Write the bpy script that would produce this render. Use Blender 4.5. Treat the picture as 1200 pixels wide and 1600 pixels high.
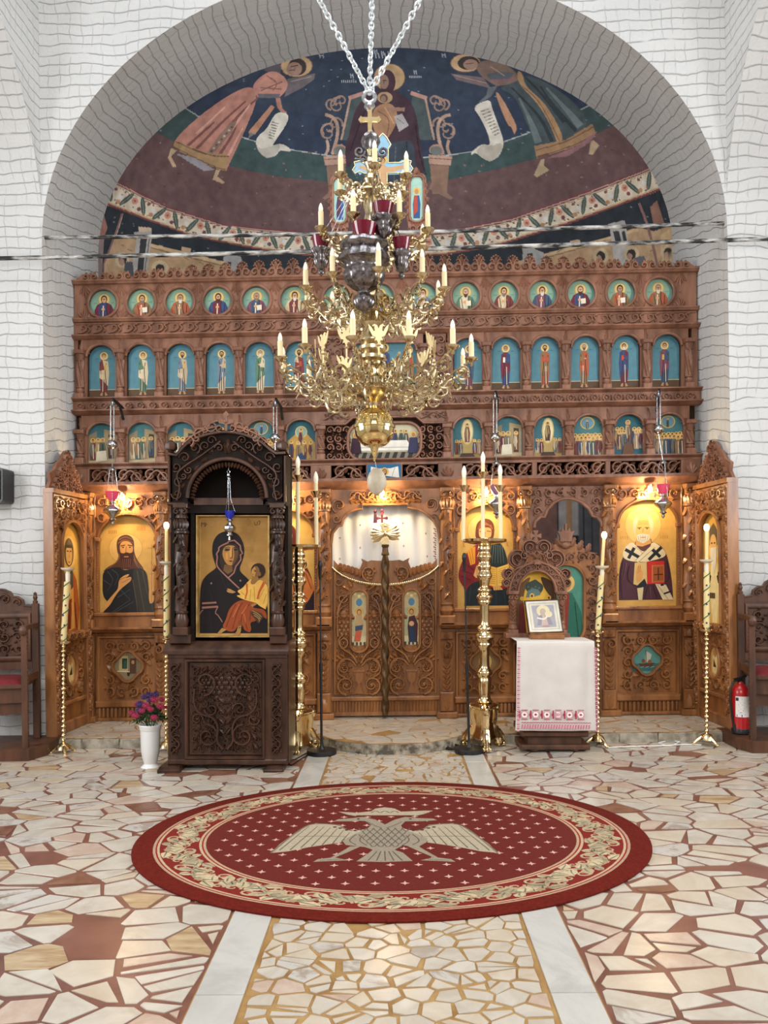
import bpy, math, random
import numpy as np
from mathutils import Vector, Matrix
from mathutils.geometry import tessellate_polygon
for _o in list(bpy.data.objects): bpy.data.objects.remove(_o)
C = bpy.context.scene.collection
PI = math.pi
sin, cos = math.sin, math.cos
# ------------------------------------------------------------------ camera
F_PX = 1250.0; HZ = 892.0; CAM = np.array((0.10, 0.0, 1.5))
ROLL, YAW = math.radians(0.80), math.radians(0.80)
_w = np.array((-sin(YAW), cos(YAW), 0)); _r0 = np.array((cos(YAW), sin(YAW), 0)); _u0 = np.array((0, 0, 1.0))
_u = cos(ROLL)*_u0 + sin(ROLL)*_r0; _r = cos(ROLL)*_r0 - sin(ROLL)*_u0
cd = bpy.data.cameras.new('camera'); cam = bpy.data.objects.new('camera', cd); C.objects.link(cam)
cam.matrix_world = Matrix([[_r[0], _u[0], -_w[0], CAM[0]], [_r[1], _u[1], -_w[1], CAM[1]], [_r[2], _u[2], -_w[2], CAM[2]], [0, 0, 0, 1]])
cd.sensor_fit = 'AUTO'; cd.sensor_width = 36; cd.lens = F_PX*36/1600; cd.shift_y = (HZ-800)/1600; cd.clip_start = .05
bpy.context.scene.camera = cam
# ------------------------------------------------------------------ light
sc = bpy.context.scene
sc.view_settings.view_transform = 'Standard'; sc.view_settings.look = 'None'
sc.view_settings.exposure = -0.55; sc.view_settings.gamma = 1; sc.view_settings.use_curve_mapping = False
W = bpy.data.worlds.new('daylight'); sc.world = W; W.use_nodes = True
W.node_tree.nodes['Background'].inputs[0].default_value = (.86, .93, 1, 1)
W.node_tree.nodes['Background'].inputs[1].default_value = 1.0
def area(name, loc, rot, sx, sy, e, col):
    l = bpy.data.lights.new(name, 'AREA'); l.shape = 'RECTANGLE'; l.size = sx; l.size_y = sy; l.energy = e; l.color = col
    o = bpy.data.objects.new(name, l); o.location = loc; o.rotation_euler = rot; C.objects.link(o); return o
# daylight falling through the dome windows above the crossing, plus an added front fill behind the viewer
area('dome_daylight', (0, 3.6, 8.6), (0, 0, 0), 4.4, 4.4, 360, (.93, .97, 1))
area('west_fill', (0, -3.3, 4.6), (math.radians(78), 0, 0), 3.4, 3.0, 410, (1, .97, .92))
for sx in (-1, 1): area('aisle_fill', (sx*4.75, 3.4, 2.9), (math.radians(90), 0, math.radians(90*sx)), 2.4, 2.0, 260, (.96, .98, 1))  # added fills in the aisles that lift the arch soffit
l_ = bpy.data.lights.new('sanctuary_fill', 'POINT'); l_.energy = 16; l_.color = (1, .9, .78); l_.shadow_soft_size = .08
o_ = bpy.data.objects.new('sanctuary_fill', l_); o_.location = (1.2, 8.5, 2.5); C.objects.link(o_)  # added unseen light that brightens the apse behind the screen
# ------------------------------------------------------------------ pixel helpers (photo frame 1200x1600 -> world)
def ray(px, py):
    a = (px-600)/F_PX; b = -(py-HZ)/F_PX
    return _r*a + _u*b + _w
def at(px, py, Y):
    d = ray(px, py); return CAM + d*((Y-CAM[1])/d[1])
def fl(px, py, z=0.0):
    d = ray(px, py); return CAM + d*((z-CAM[2])/d[2])
def proj(P):
    q = np.asarray(P, float)-CAM; z = q@_w
    return 600+F_PX*(q@_r)/z, HZ-F_PX*(q@_u)/z
def lin(c):
    if isinstance(c, str): c = tuple(int(c[i:i+2], 16) for i in (0, 2, 4))
    return tuple(((x/255/12.92) if x/255 <= .04045 else ((x/255+.055)/1.055)**2.4) for x in c)
class Plane:                       # a vertical plane facing the viewer at depth Y; (u, v, d) in photo pixels, d towards the viewer
    def __init__(s, Y, slope=None): s.Y = Y; s.k = Y/F_PX; s.slope = slope
    def __call__(s, A):
        A = np.asarray(A, float).reshape(-1, 3); u, v, d = A.T
        if s.slope is not None: v = v - np.interp(v, s.slope[0], s.slope[1])*(u-600)
        a = (u-600)/F_PX; b = -(v-HZ)/F_PX
        D = a[:, None]*_r+b[:, None]*_u+_w
        P = CAM+D*((s.Y-CAM[1])/D[:, 1])[:, None]
        P[:, 1] -= d*s.k
        return P
class Affine:                      # origin + axes
    def __init__(s, o, X, Y, Z): s.o = np.array(o, float); s.m = np.array([X, Y, Z], float)
    def __call__(s, A): return s.o + np.asarray(A, float).reshape(-1, 3)@s.m
WORLD_F = Affine((0, 0, 0), (1, 0, 0), (0, 1, 0), (0, 0, 1))
# ------------------------------------------------------------------ mesh builder
class MB:
    def __init__(s, T=None): s.v = []; s.f = []; s.c = None; s.uv = None; s.T = T; s.fc = []
    def add(s, vs, fs):
        n = len(s.v)
        if s.T: vs = [s.T(p) for p in vs]
        s.v.extend(vs); s.f.extend([tuple(i+n for i in f) for f in fs])
    def box(s, a, b, c, e, f, g):
        s.add([(a, c, f), (b, c, f), (b, e, f), (a, e, f), (a, c, g), (b, c, g), (b, e, g), (a, e, g)],
              [(0, 1, 2, 3), (4, 7, 6, 5), (0, 4, 5, 1), (1, 5, 6, 2), (2, 6, 7, 3), (3, 7, 4, 0)])
    def bbox(s, a, b, c, e, f, g, w):   # box with a chamfered front
        p = [(a, c), (b, c), (b, e), (a, e)]; q = [(a+w, c+w), (b-w, c+w), (b-w, e-w), (a+w, e-w)]
        s.add([(x, y, f) for x, y in p]+[(x, y, g-w) for x, y in p]+[(x, y, g) for x, y in q],
              [(0, 1, 2, 3), (8, 11, 10, 9)]+[(i, 4+i, 4+(i+1) % 4, (i+1) % 4) for i in range(4)]+[(4+i, 8+i, 8+(i+1) % 4, 4+(i+1) % 4) for i in range(4)])
    def prism(s, P, d0, d1, back=False):
        n = len(P); tri = tessellate_polygon([[Vector((p[0], p[1], 0)) for p in P]])
        vs = [(p[0], p[1], d0) for p in P]+[(p[0], p[1], d1) for p in P]
        fs = [tuple(n+i for i in t) for t in tri]
        if back: fs += [tuple(reversed(t)) for t in tri]
        fs += [(i, (i+1) % n, n+(i+1) % n, n+i) for i in range(n)]
        s.add(vs, fs)
    def sweep(s, path, prof, closed=False):
        P = np.array(path, float)[:, :2]; n = len(P)
        if closed: t = np.roll(P, -1, 0)-np.roll(P, 1, 0)
        else: t = np.gradient(P, axis=0)
        t /= np.linalg.norm(t, axis=1)[:, None]+1e-9
        N = np.stack([-t[:, 1], t[:, 0]], 1); m = len(prof)
        vs = [(P[i, 0]+N[i, 0]*o, P[i, 1]+N[i, 1]*o, d) for i in range(n) for o, d in prof]
        fs = [(i*m+j, i*m+j+1, ((i+1) % n)*m+j+1, ((i+1) % n)*m+j) for i in range(n if closed else n-1) for j in range(m-1)]
        s.add(vs, fs)
    def ribbon(s, pts, w0, w1, h0, h1, d):   # carved stem: ridge section, tapering
        P = np.array(chaikin(pts, False) if 2 < len(pts) < 10 else pts, float); n = len(P); t = np.gradient(P, axis=0); t /= np.linalg.norm(t, axis=1)[:, None]+1e-9
        vs = []
        for i in range(n):
            k = i/(n-1); w = WK*(w0+(w1-w0)*k)/2; h = (h0+(h1-h0)*k)*HK; x, y = P[i]; nx, ny = -t[i, 1]*w, t[i, 0]*w
            vs += [(x+nx, y+ny, d), (x+nx*.45, y+ny*.45, d+h), (x-nx*.45, y-ny*.45, d+h), (x-nx, y-ny, d)]
        s.add(vs, [(i*4+j, i*4+j+1, i*4+5+j, i*4+4+j) for i in range(n-1) for j in range(3)])
    def leaf(s, x, y, a, L, w, h, d, lobes=2):   # acanthus blade: wavy outline, raised curved midrib
        h *= HK; w *= 1.35; ca, sa = cos(a), sin(a); n = 3 if lobes == 1 else 6; vs = []; bend = .10*L*(1 if (x*7+y*3) % 2 > 1 else -1)
        R = lambda p, q, z: vs.append((x+p*ca-q*sa, y+p*sa+q*ca, z))
        for i in range(n+1):
            t = i/n; c = bend*t*t; ww = w*math.sin(PI*min(1, .12+t*.88))**.7*(1 if n == 3 or i % 2 else .68); p = t*L
            R(p+(.06*L if i % 2 else 0), c+ww, d); R(p, c, d+h*(1-.55*t)); R(p+(.06*L if i % 2 else 0), c-ww, d)
        fs = [(3*i+j, 3*i+j+1, 3*i+j+4, 3*i+j+3) for i in range(n) for j in (0, 1)]
        s.add(vs, fs)
    def blob(s, x, y, d, rx, ry, rd, n=6, m=3, half=True):
        vs = []; lo = 0 if half else -PI/2
        for j in range(m):
            e = lo+(PI/2-lo)*j/m
            if not half and j == 0: e = lo+.35*(PI/2-lo)/m
            vs += [(x+rx*cos(e)*cos(2*PI*i/n), y+ry*cos(e)*sin(2*PI*i/n), d+rd*sin(e)) for i in range(n)]
        vs.append((x, y, d+rd)); t = m*n
        fs = [(j*n+i, j*n+(i+1) % n, (j+1)*n+(i+1) % n, (j+1)*n+i) for j in range(m-1) for i in range(n)]+[((m-1)*n+i, (m-1)*n+(i+1) % n, t) for i in range(n)]
        if not half: fs.append(tuple(range(n)))
        s.add(vs, fs)
    def lathe(s, u, d, prof, n=24, ax=1, flute=0, fa=0.0, fr=None):  # prof: (r, v); axis along component ax
        vs = []
        for r, v in prof:
            for i in range(n):
                a = 2*PI*i/n; rr = r
                if flute and (fr is None or fr[0] <= v <= fr[1]): rr = r*(1+fa*cos(flute*a))
                p = (u+rr*sin(a), v, d+rr*cos(a)) if ax == 1 else (u+rr*cos(a), d+rr*sin(a), v)
                vs.append(p)
        m = len(prof)
        fs = [(j*n+i, j*n+(i+1) % n, (j+1)*n+(i+1) % n, (j+1)*n+i) for j in range(m-1) for i in range(n)]
        fs += [tuple(range(n)), tuple(range((m-1)*n, m*n))]
        s.add(vs, fs)
    def twist(s, u, d, v0, v1, r, turns, ns, dep, n=24, m=30, sq=1.0, ax=1):
        vs = []
        for j in range(m+1):
            k = j/m
            for i in range(n):
                a = 2*PI*i/n; rr = r*(1+dep*cos(ns*a-2*PI*turns*k))
                vs.append((u+rr*sin(a), v0+(v1-v0)*k, d+rr*cos(a)*sq) if ax == 1 else (u+rr*sin(a), d+rr*cos(a), v0+(v1-v0)*k))
        s.add(vs, [(j*n+i, j*n+(i+1) % n, (j+1)*n+(i+1) % n, (j+1)*n+i) for j in range(m) for i in range(n)])
    def tube(s, pts, r, n=6, r1=None, cap=True):
        P = np.array(pts, float); m = len(P); t = np.gradient(P, axis=0) if m > 2 else np.array([P[1]-P[0]]*2)
        t /= np.linalg.norm(t, axis=1)[:, None]+1e-9; ref = np.array((0, 0, 1.0))
        if abs(t[:, 2]).mean() > .8: ref = np.array((0, 1.0, 0))
        vs = []
        for i in range(m):
            a = np.cross(t[i], ref); a /= np.linalg.norm(a)+1e-9; b = np.cross(t[i], a)
            rr = r if r1 is None else r+(r1-r)*i/(m-1)
            for j in range(n): vs.append(tuple(P[i]+rr*(a*cos(2*PI*j/n)+b*sin(2*PI*j/n))))
        fs = [(i*n+j, i*n+(j+1) % n, (i+1)*n+(j+1) % n, (i+1)*n+j) for i in range(m-1) for j in range(n)]
        if cap: fs += [tuple(range(n)), tuple(range((m-1)*n, m*n))]
        s.add(vs, fs)
    def torus(s, c, X, Y, R, r, n=12, m=5, sx=1.0):
        c = np.array(c, float); X = np.array(X, float); Y = np.array(Y, float); Z = np.cross(X, Y); vs = []
        for i in range(n):
            a = 2*PI*i/n; e = X*cos(a)*sx+Y*sin(a)
            for j in range(m): vs.append(tuple(c+e*R+(e*cos(2*PI*j/m)+Z*sin(2*PI*j/m))*r))
        s.add(vs, [(i*m+j, i*m+(j+1) % m, ((i+1) % n)*m+(j+1) % m, ((i+1) % n)*m+j) for i in range(n) for j in range(m)])
ORG = {}
FINE = ('carving', 'openwork_vine', 'cresting', 'interlace_band', 'rosette_band', 'pierced_vine', 'pierced_crest', 'carved_strip', 'openwork_panel', 'supper_frame', 'icon_surround')
WK = 1.3
HK = 1.5                           # depth of the carving
def rnd_hex(rng, c, a):
    return tuple(max(0, min(255, x+rng.uniform(-a, a))) for x in c)
def mesh_of(name, V, Fc, mat, smooth=35):
    me = bpy.data.meshes.new(name); me.from_pydata(V.tolist() if hasattr(V, 'tolist') else V, [], Fc)
    if mat: me.materials.append(mat)
    if smooth:
        me.polygons.foreach_set('use_smooth', [True]*len(me.polygons))
        me.set_sharp_from_angle(angle=math.radians(smooth))
    return me
def obj(name, mb, mat, parent=None, fr=None, smooth=35, org=None, fix=True):
    V = (fr or WORLD_F)(np.array(mb.v, float))
    if org is None:
        lo, hi = V.min(0), V.max(0); org = ((lo[0]+hi[0])/2, (lo[1]+hi[1])/2, lo[2])
    org = np.array(org, float)
    me = mesh_of(name, V-org, mb.f, mat, smooth)
    if fix:
        import bmesh
        bm = bmesh.new(); bm.from_mesh(me); bmesh.ops.recalc_face_normals(bm, faces=bm.faces); bm.to_mesh(me); bm.free()
    if mb.uv is not None:
        ul = me.uv_layers.new(name='UVMap'); li = np.zeros(len(me.loops), int); me.loops.foreach_get('vertex_index', li)
        ul.data.foreach_set('uv', np.array(mb.uv, float)[li].ravel())
    o = bpy.data.objects.new(name, me); C.objects.link(o); ORG[o] = org
    if name in FINE: o['kind'] = 'stuff'      # small relief that nobody could pick apart singly
    if parent is not None: o.parent = parent; o.location = org-ORG[parent]
    else: o.location = org
    return o
def thing(name, label, cat, loc, group=None):
    o = bpy.data.objects.new(name, None); C.objects.link(o); o.location = loc; o.empty_display_size = .1
    ORG[o] = np.array(loc, float); return tag(o, label, cat, group)
def tag(o, label, cat, group=None):
    o['label'] = label; o['category'] = cat; o['kind'] = 'thing'
    if group: o['group'] = group
    return o
def struct(o): o['kind'] = 'structure'; return o
def stuff(o): o['kind'] = 'stuff'; return o
def share(name, src, parent, loc, rotz=0, scale=None):     # another object on the same mesh
    o = bpy.data.objects.new(name, src.data if hasattr(src, 'data') else src); C.objects.link(o)
    o.parent = parent; o.location = np.array(loc, float)-ORG[parent]; o.rotation_euler = (0, 0, rotz)
    if scale: o.scale = scale
    ORG[o] = np.array(loc, float); return o
def dup(root, off, label=None):
    r = root.copy(); C.objects.link(r); r.location = root.location+Vector(off); ORG[r] = ORG[root]+np.array(off)
    if label: r['label'] = label
    for ch in list(root.children):
        c = ch.copy(); C.objects.link(c); c.parent = r; ORG[c] = ORG[ch]+np.array(off) if ch in ORG else ORG[r]
        for g in list(ch.children):
            d = g.copy(); C.objects.link(d); d.parent = c
    return r
# ------------------------------------------------------------------ flat painting (layers of coloured polygons on a real panel)
def chaikin(P, closed, it=2, keep=None):     # corner cutting; kept corners stay sharp
    P = [tuple(q) for q in P]; K = [bool(keep and keep(q)) for q in P]
    for _ in range(it):
        n = len(P); Q, J = [], []
        for i in range(n):
            if not closed and i in (0, n-1) or K[i]: Q.append(P[i]); J.append(K[i]); continue
            a, b, c = P[i-1], P[i], P[(i+1) % n]
            Q += [tuple(.25*x+.75*y for x, y in zip(a, b)), tuple(.75*y+.25*z for y, z in zip(b, c))]; J += [False, False]
        P, K = Q, J
    return P
class Pic:
    def __init__(s, sc=1.0, off=(0, 0)): s.P = []; s.n = 0; s.sc = sc; s.off = off; s.soft = sc != 1.0
    def m(s, p): return [(x/s.sc+s.off[0], y/s.sc+s.off[1]) for x, y in p]
    def poly(s, p, c, k=None): s.P.append((s.m(chaikin(p, True, 2, lambda q, m=max(y for x, y in p): q[1] > m-3) if (s.soft if k is None else k) and 6 < len(p) < 60 else p), c, s.n)); s.n += 1; return s
    def ell(s, x, y, rx, ry, c, n=18, a=0):
        ca, sa = cos(a), sin(a)
        return s.poly([(x+rx*cos(2*PI*i/n)*ca-ry*sin(2*PI*i/n)*sa, y+rx*cos(2*PI*i/n)*sa+ry*sin(2*PI*i/n)*ca) for i in range(n)], c, False)
    def rect(s, a, b, c, d, col): return s.poly([(a, c), (b, c), (b, d), (a, d)], col, False)
    def line(s, p, w, c, w1=None):
        P = np.array(chaikin(p, False) if 2 < len(p) < 12 else p, float); t = np.gradient(P, axis=0); t /= np.linalg.norm(t, axis=1)[:, None]+1e-9
        N = np.stack([-t[:, 1], t[:, 0]], 1); ww = np.linspace(w, w if w1 is None else w1, len(P))[:, None]/2
        A = P+N*ww; B = P-N*ww
        return s.poly([tuple(q) for q in A]+[tuple(q) for q in B[::-1]], c, False)
    def mesh(s, d0, step):
        V = []; Fc = []; col = []
        for p, c, k in s.P:
            tri = tessellate_polygon([[Vector((x, y, 0)) for x, y in p]]); n = len(V)
            V += [(x, y, d0+k*step) for x, y in p]; Fc += [tuple(n+i for i in t) for t in tri]
            col += [lin(c)+(1,)]*len(p)
        return V, Fc, col
def picture(name, pic, mat, parent, fr, d0=0, step=.05, rgh=None):
    V, Fc, col = pic.mesh(d0, step); Wd = fr(np.array(V)); org = Wd.mean(0)
    if parent is not None and False: org = ORG[parent]
    me = mesh_of(name, Wd-org, Fc, mat, 0)
    a = me.color_attributes.new('Col', 'FLOAT_COLOR', 'POINT'); a.data.foreach_set('color', np.array(col, float).ravel())
    o = bpy.data.objects.new(name, me); C.objects.link(o); ORG[o] = org
    if parent is not None: o.parent = parent; o.location = org-ORG[parent]
    else: o.location = org
    return o
# ------------------------------------------------------------------ materials
def mat(name, col, rough=.5, metal=0, **k):
    m = bpy.data.materials.new(name); m.use_nodes = True; nt = m.node_tree; N = nt.nodes; L = nt.links; b = N['Principled BSDF']
    c = lin(col)+(1,)
    b.inputs['Base Color'].default_value = c; b.inputs['Roughness'].default_value = rough; b.inputs['Metallic'].default_value = metal
    if 'spec' in k: b.inputs['Specular IOR Level'].default_value = k['spec']
    if 'emit' in k:
        b.inputs['Emission Color'].default_value = lin(k.get('ecol', col))+(1,); b.inputs['Emission Strength'].default_value = k['emit']
    if 'trans' in k: b.inputs['Transmission Weight'].default_value = k['trans']
    if 'coat' in k: b.inputs['Coat Weight'].default_value = k['coat']; b.inputs['Coat Roughness'].default_value = .12
    tc = N.new('ShaderNodeTexCoord'); src = tc.outputs['Object']
    if 'col2' in k or 'bump' in k:
        mp = N.new('ShaderNodeMapping'); L.new(src, mp.inputs[0]); mp.inputs['Scale'].default_value = k.get('stretch', (1, 1, 1))
        if k.get('rand'):
            oi = N.new('ShaderNodeObjectInfo'); mm = N.new('ShaderNodeMath'); mm.operation = 'MULTIPLY'; mm.inputs[1].default_value = 37
            L.new(oi.outputs['Random'], mm.inputs[0]); L.new(mm.outputs[0], mp.inputs['Location'])
        nz = N.new('ShaderNodeTexNoise'); nz.inputs['Scale'].default_value = k.get('scale', 8); nz.inputs['Detail'].default_value = k.get('detail', 5)
        nz.inputs['Distortion'].default_value = k.get('dist', 0); nz.inputs['Roughness'].default_value = .6
        L.new(mp.outputs[0], nz.inputs[0])
        if 'col2' in k:
            r = N.new('ShaderNodeValToRGB'); r.color_ramp.elements[0].position = k.get('p0', .35); r.color_ramp.elements[1].position = k.get('p1', .65)
            r.color_ramp.elements[0].color = lin(k['col2'])+(1,); r.color_ramp.elements[1].color = c
            if 'col3' in k:
                e = r.color_ramp.elements.new(k.get('p2', .5)); e.color = lin(k['col3'])+(1,)
            L.new(nz.outputs['Fac'], r.inputs[0]); L.new(r.outputs[0], b.inputs['Base Color'])
        if 'bump' in k:
            bp = N.new('ShaderNodeBump'); bp.inputs['Strength'].default_value = k['bump']; bp.inputs['Distance'].default_value = k.get('bdist', .004)
            L.new(nz.outputs['Fac'], bp.inputs['Height']); L.new(bp.outputs[0], b.inputs['Normal'])
    return m
def paint_mat(name, rough, noise=.12, coat=0, metal=0, scale=14):
    m = bpy.data.materials.new(name); m.use_nodes = True; nt = m.node_tree; N = nt.nodes; L = nt.links; b = N['Principled BSDF']
    at_ = N.new('ShaderNodeAttribute'); at_.attribute_name = 'Col'
    tc = N.new('ShaderNodeTexCoord'); nz = N.new('ShaderNodeTexNoise'); nz.inputs['Scale'].default_value = scale; nz.inputs['Detail'].default_value = 6
    L.new(tc.outputs['Object'], nz.inputs[0])
    mr = N.new('ShaderNodeMapRange'); mr.inputs[1].default_value = .3; mr.inputs[2].default_value = .7; mr.inputs[3].default_value = 1-noise; mr.inputs[4].default_value = 1+noise
    L.new(nz.outputs['Fac'], mr.inputs[0])
    mx = N.new('ShaderNodeVectorMath'); mx.operation = 'SCALE'; L.new(at_.outputs['Color'], mx.inputs[0]); L.new(mr.outputs[0], mx.inputs['Scale'])
    L.new(mx.outputs[0], b.inputs['Base Color']); b.inputs['Roughness'].default_value = rough; b.inputs['Metallic'].default_value = metal; b.inputs['Specular IOR Level'].default_value = .22
    if coat: b.inputs['Coat Weight'].default_value = coat; b.inputs['Coat Roughness'].default_value = .1
    return m
def plaster(name, col, dark, sp=.095):
    m = bpy.data.materials.new(name); m.use_nodes = True; nt = m.node_tree; N = nt.nodes; L = nt.links; b = N['Principled BSDF']
    b.inputs['Roughness'].default_value = .8
    uv = N.new('ShaderNodeUVMap'); nz = N.new('ShaderNodeTexNoise'); nz.inputs['Scale'].default_value = 2.2; nz.inputs['Detail'].default_value = 4
    L.new(uv.outputs[0], nz.inputs[0])
    def vm(op, a, bb):
        n = N.new('ShaderNodeVectorMath'); n.operation = op
        for i, x in enumerate((a, bb)):
            if hasattr(x, 'node'): L.new(x, n.inputs[i])
            else: n.inputs[i].default_value = x
        return n.outputs[0]
    def ma(op, a, bb=None, cl=False):
        n = N.new('ShaderNodeMath'); n.operation = op; n.use_clamp = cl
        for i, x in enumerate((a, bb)):
            if x is None: continue
            if hasattr(x, 'node'): L.new(x, n.inputs[i])
            else: n.inputs[i].default_value = x
        return n.outputs[0]
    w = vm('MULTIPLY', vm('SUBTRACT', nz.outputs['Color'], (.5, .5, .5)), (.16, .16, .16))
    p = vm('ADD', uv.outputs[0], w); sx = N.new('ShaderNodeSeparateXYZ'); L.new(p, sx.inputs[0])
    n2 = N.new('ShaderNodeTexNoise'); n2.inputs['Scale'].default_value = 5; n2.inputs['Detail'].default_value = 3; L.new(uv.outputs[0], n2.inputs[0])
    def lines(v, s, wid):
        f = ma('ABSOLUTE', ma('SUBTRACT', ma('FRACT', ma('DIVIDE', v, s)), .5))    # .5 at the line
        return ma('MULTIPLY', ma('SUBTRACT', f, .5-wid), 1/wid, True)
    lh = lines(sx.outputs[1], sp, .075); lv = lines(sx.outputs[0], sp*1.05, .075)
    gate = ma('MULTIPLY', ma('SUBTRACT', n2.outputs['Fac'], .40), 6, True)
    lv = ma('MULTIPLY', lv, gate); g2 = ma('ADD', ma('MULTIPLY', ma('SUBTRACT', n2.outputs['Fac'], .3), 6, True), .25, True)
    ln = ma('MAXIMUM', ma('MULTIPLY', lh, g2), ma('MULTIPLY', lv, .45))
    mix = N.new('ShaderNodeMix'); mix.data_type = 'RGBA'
    L.new(ma('MULTIPLY', ln, .45), mix.inputs[0]); mix.inputs[6].default_value = lin(col)+(1,); mix.inputs[7].default_value = lin(dark)+(1,)  # shadow of the net put into the colour along its lines
    n3 = N.new('ShaderNodeTexNoise'); n3.inputs['Scale'].default_value = 1.3; n3.inputs['Detail'].default_value = 7; L.new(uv.outputs[0], n3.inputs[0])
    hs = N.new('ShaderNodeHueSaturation'); L.new(mix.outputs[2], hs.inputs['Color'])
    L.new(ma('ADD', ma('MULTIPLY', n3.outputs['Fac'], .3), .85), hs.inputs['Value'])
    L.new(hs.outputs[0], b.inputs['Base Color'])
    n4 = N.new('ShaderNodeTexNoise'); n4.inputs['Scale'].default_value = 40; n4.inputs['Detail'].default_value = 3; L.new(uv.outputs[0], n4.inputs[0])
    hgt = ma('SUBTRACT', ma('MULTIPLY', n4.outputs['Fac'], .5), ln)
    bp = N.new('ShaderNodeBump'); bp.inputs['Strength'].default_value = .7; bp.inputs['Distance'].default_value = .012
    L.new(hgt, bp.inputs['Height']); L.new(bp.outputs[0], b.inputs['Normal'])
    return m
M = {}
M['wood'] = mat('red_brown_oak', (150, 106, 84), .36, col2=(106, 71, 54), scale=9, stretch=(1, 1, .18), bump=.12, spec=.4)
M['wood_lo'] = mat('bulb_warmed_oak', (166, 112, 66), .30, col2=(114, 71, 40), scale=9, stretch=(1, 1, .2), bump=.12, spec=.5)  # same oak for the lower tier, warmth of the bulbs put into its colour
M['wood_backing'] = mat('dark_backing_board', (62, 38, 26), .7, col2=(42, 26, 18), scale=8, spec=.2)  # dark boards behind the carving and icons
M['dark'] = mat('dark_walnut', (80, 52, 38), .32, col2=(44, 28, 21), scale=9, stretch=(1, 1, .2), bump=.15, spec=.4)
M['dark_back'] = mat('dark_walnut_board', (34, 24, 20), .7, col2=(22, 16, 13), scale=8, spec=.15)
M['throne'] = mat('stall_walnut', (98, 62, 42), .42, col2=(60, 37, 26), scale=9, stretch=(1, 1, .2), bump=.15)
M['brass'] = mat('polished_brass', (240, 220, 174), .13, 1, col2=(226, 198, 144), scale=30, bump=.06)
M['pale_brass'] = mat('pale_cast_brass', (240, 220, 176), .24, 1, col2=(222, 194, 140), scale=30, bump=.1)
M['chand'] = mat('chandelier_brass', (230, 214, 178), .24, 1, col2=(176, 154, 112), scale=22, bump=.25)
M['silver'] = mat('silver_metal', (215, 218, 222), .22, 1, col2=(160, 162, 166), scale=30, bump=.2)
M['dsilver'] = mat('tarnished_silver', (158, 153, 155), .26, 1, col2=(88, 82, 84), scale=40, bump=.25)
M['chain'] = mat('white_chain', (216, 222, 224), .35, .6)
M['iron'] = mat('painted_iron', (196, 194, 190), .55, .2, col2=(28, 27, 28), scale=26, p0=.42, p1=.62, stretch=(.25, 1, 1), detail=8)
M['black'] = mat('black_metal', (22, 22, 24), .4)
M['candle'] = mat('cream_candle', (228, 208, 150), .5, spec=.3)
M['wax'] = mat('ivory_bulb_tube', (238, 222, 178), .45)
M['bulb'] = mat('frosted_bulb', (250, 240, 222), .25, emit=.25, ecol=(255, 236, 200))
M['lit'] = mat('lit_bulb', (255, 240, 214), .3, emit=9, ecol=(255, 226, 176))
M['spot'] = mat('lit_spot_lens', (255, 240, 214), .3, emit=14, ecol=(255, 222, 160))
M['redglass'] = mat('ruby_glass', (122, 12, 44), .12, trans=.25, spec=.6)
M['pinkglass'] = mat('pink_glass', (232, 84, 120), .15, trans=.2, spec=.6, emit=.12)
M['blueglass'] = mat('cobalt_glass', (28, 44, 168), .12, trans=.2, spec=.6, emit=.05)
M['purpleglass'] = mat('lilac_glass', (168, 124, 168), .15, trans=.2)
M['egg'] = mat('ivory_egg', (206, 196, 176), .45, col2=(176, 164, 142), scale=10)
M['white'] = mat('white_plastic', (232, 232, 230), .35)
M['cloth'] = mat('white_linen', (214, 208, 202), .85, col2=(206, 199, 192), scale=6, bump=.05)
M['satin'] = mat('white_satin', (246, 242, 236), .5)
M['redpl'] = mat('red_paint', (176, 22, 26), .3, coat=.4)
M['cushion'] = mat('red_cushion', (120, 26, 34), .85, col2=(96, 18, 26), scale=20)
M['green'] = mat('green_ribbon', (34, 96, 62), .5)
M['leaf'] = mat('dark_leaf', (52, 74, 34), .5, col2=(30, 48, 22), scale=20)
M['pink'] = mat('pink_petal', (178, 44, 86), .6, col2=(140, 24, 62), scale=30)
M['purple'] = mat('purple_petal', (80, 44, 112), .6, col2=(54, 28, 82), scale=30)
M['paint'] = paint_mat('icon_paint', .5, .10)
M['gloss'] = paint_mat('varnished_icon_paint', .38, .05, .25)
M['gold'] = paint_mat('gilded_icon_paint', .42, .08, .15)
M['print'] = paint_mat('woven_print', .95, .14, scale=60)
M['fresco'] = paint_mat('fresco', .85, .2, scale=9)
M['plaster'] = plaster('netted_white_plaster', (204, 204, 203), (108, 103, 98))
M['platform'] = mat('worn_stone_riser', (168, 158, 140), .8, col2=(86, 78, 66), scale=14, p0=.38, p1=.58, bump=.5)
M['grout_red'] = mat('red_brown_terrazzo', (134, 92, 78), .3, col2=(98, 62, 52), col3=(120, 78, 66), scale=5, detail=9, p0=.3, p1=.75)
M['grout_ochre'] = mat('ochre_mortar', (172, 138, 88), .45, col2=(140, 104, 60), scale=7, detail=8)
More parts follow.
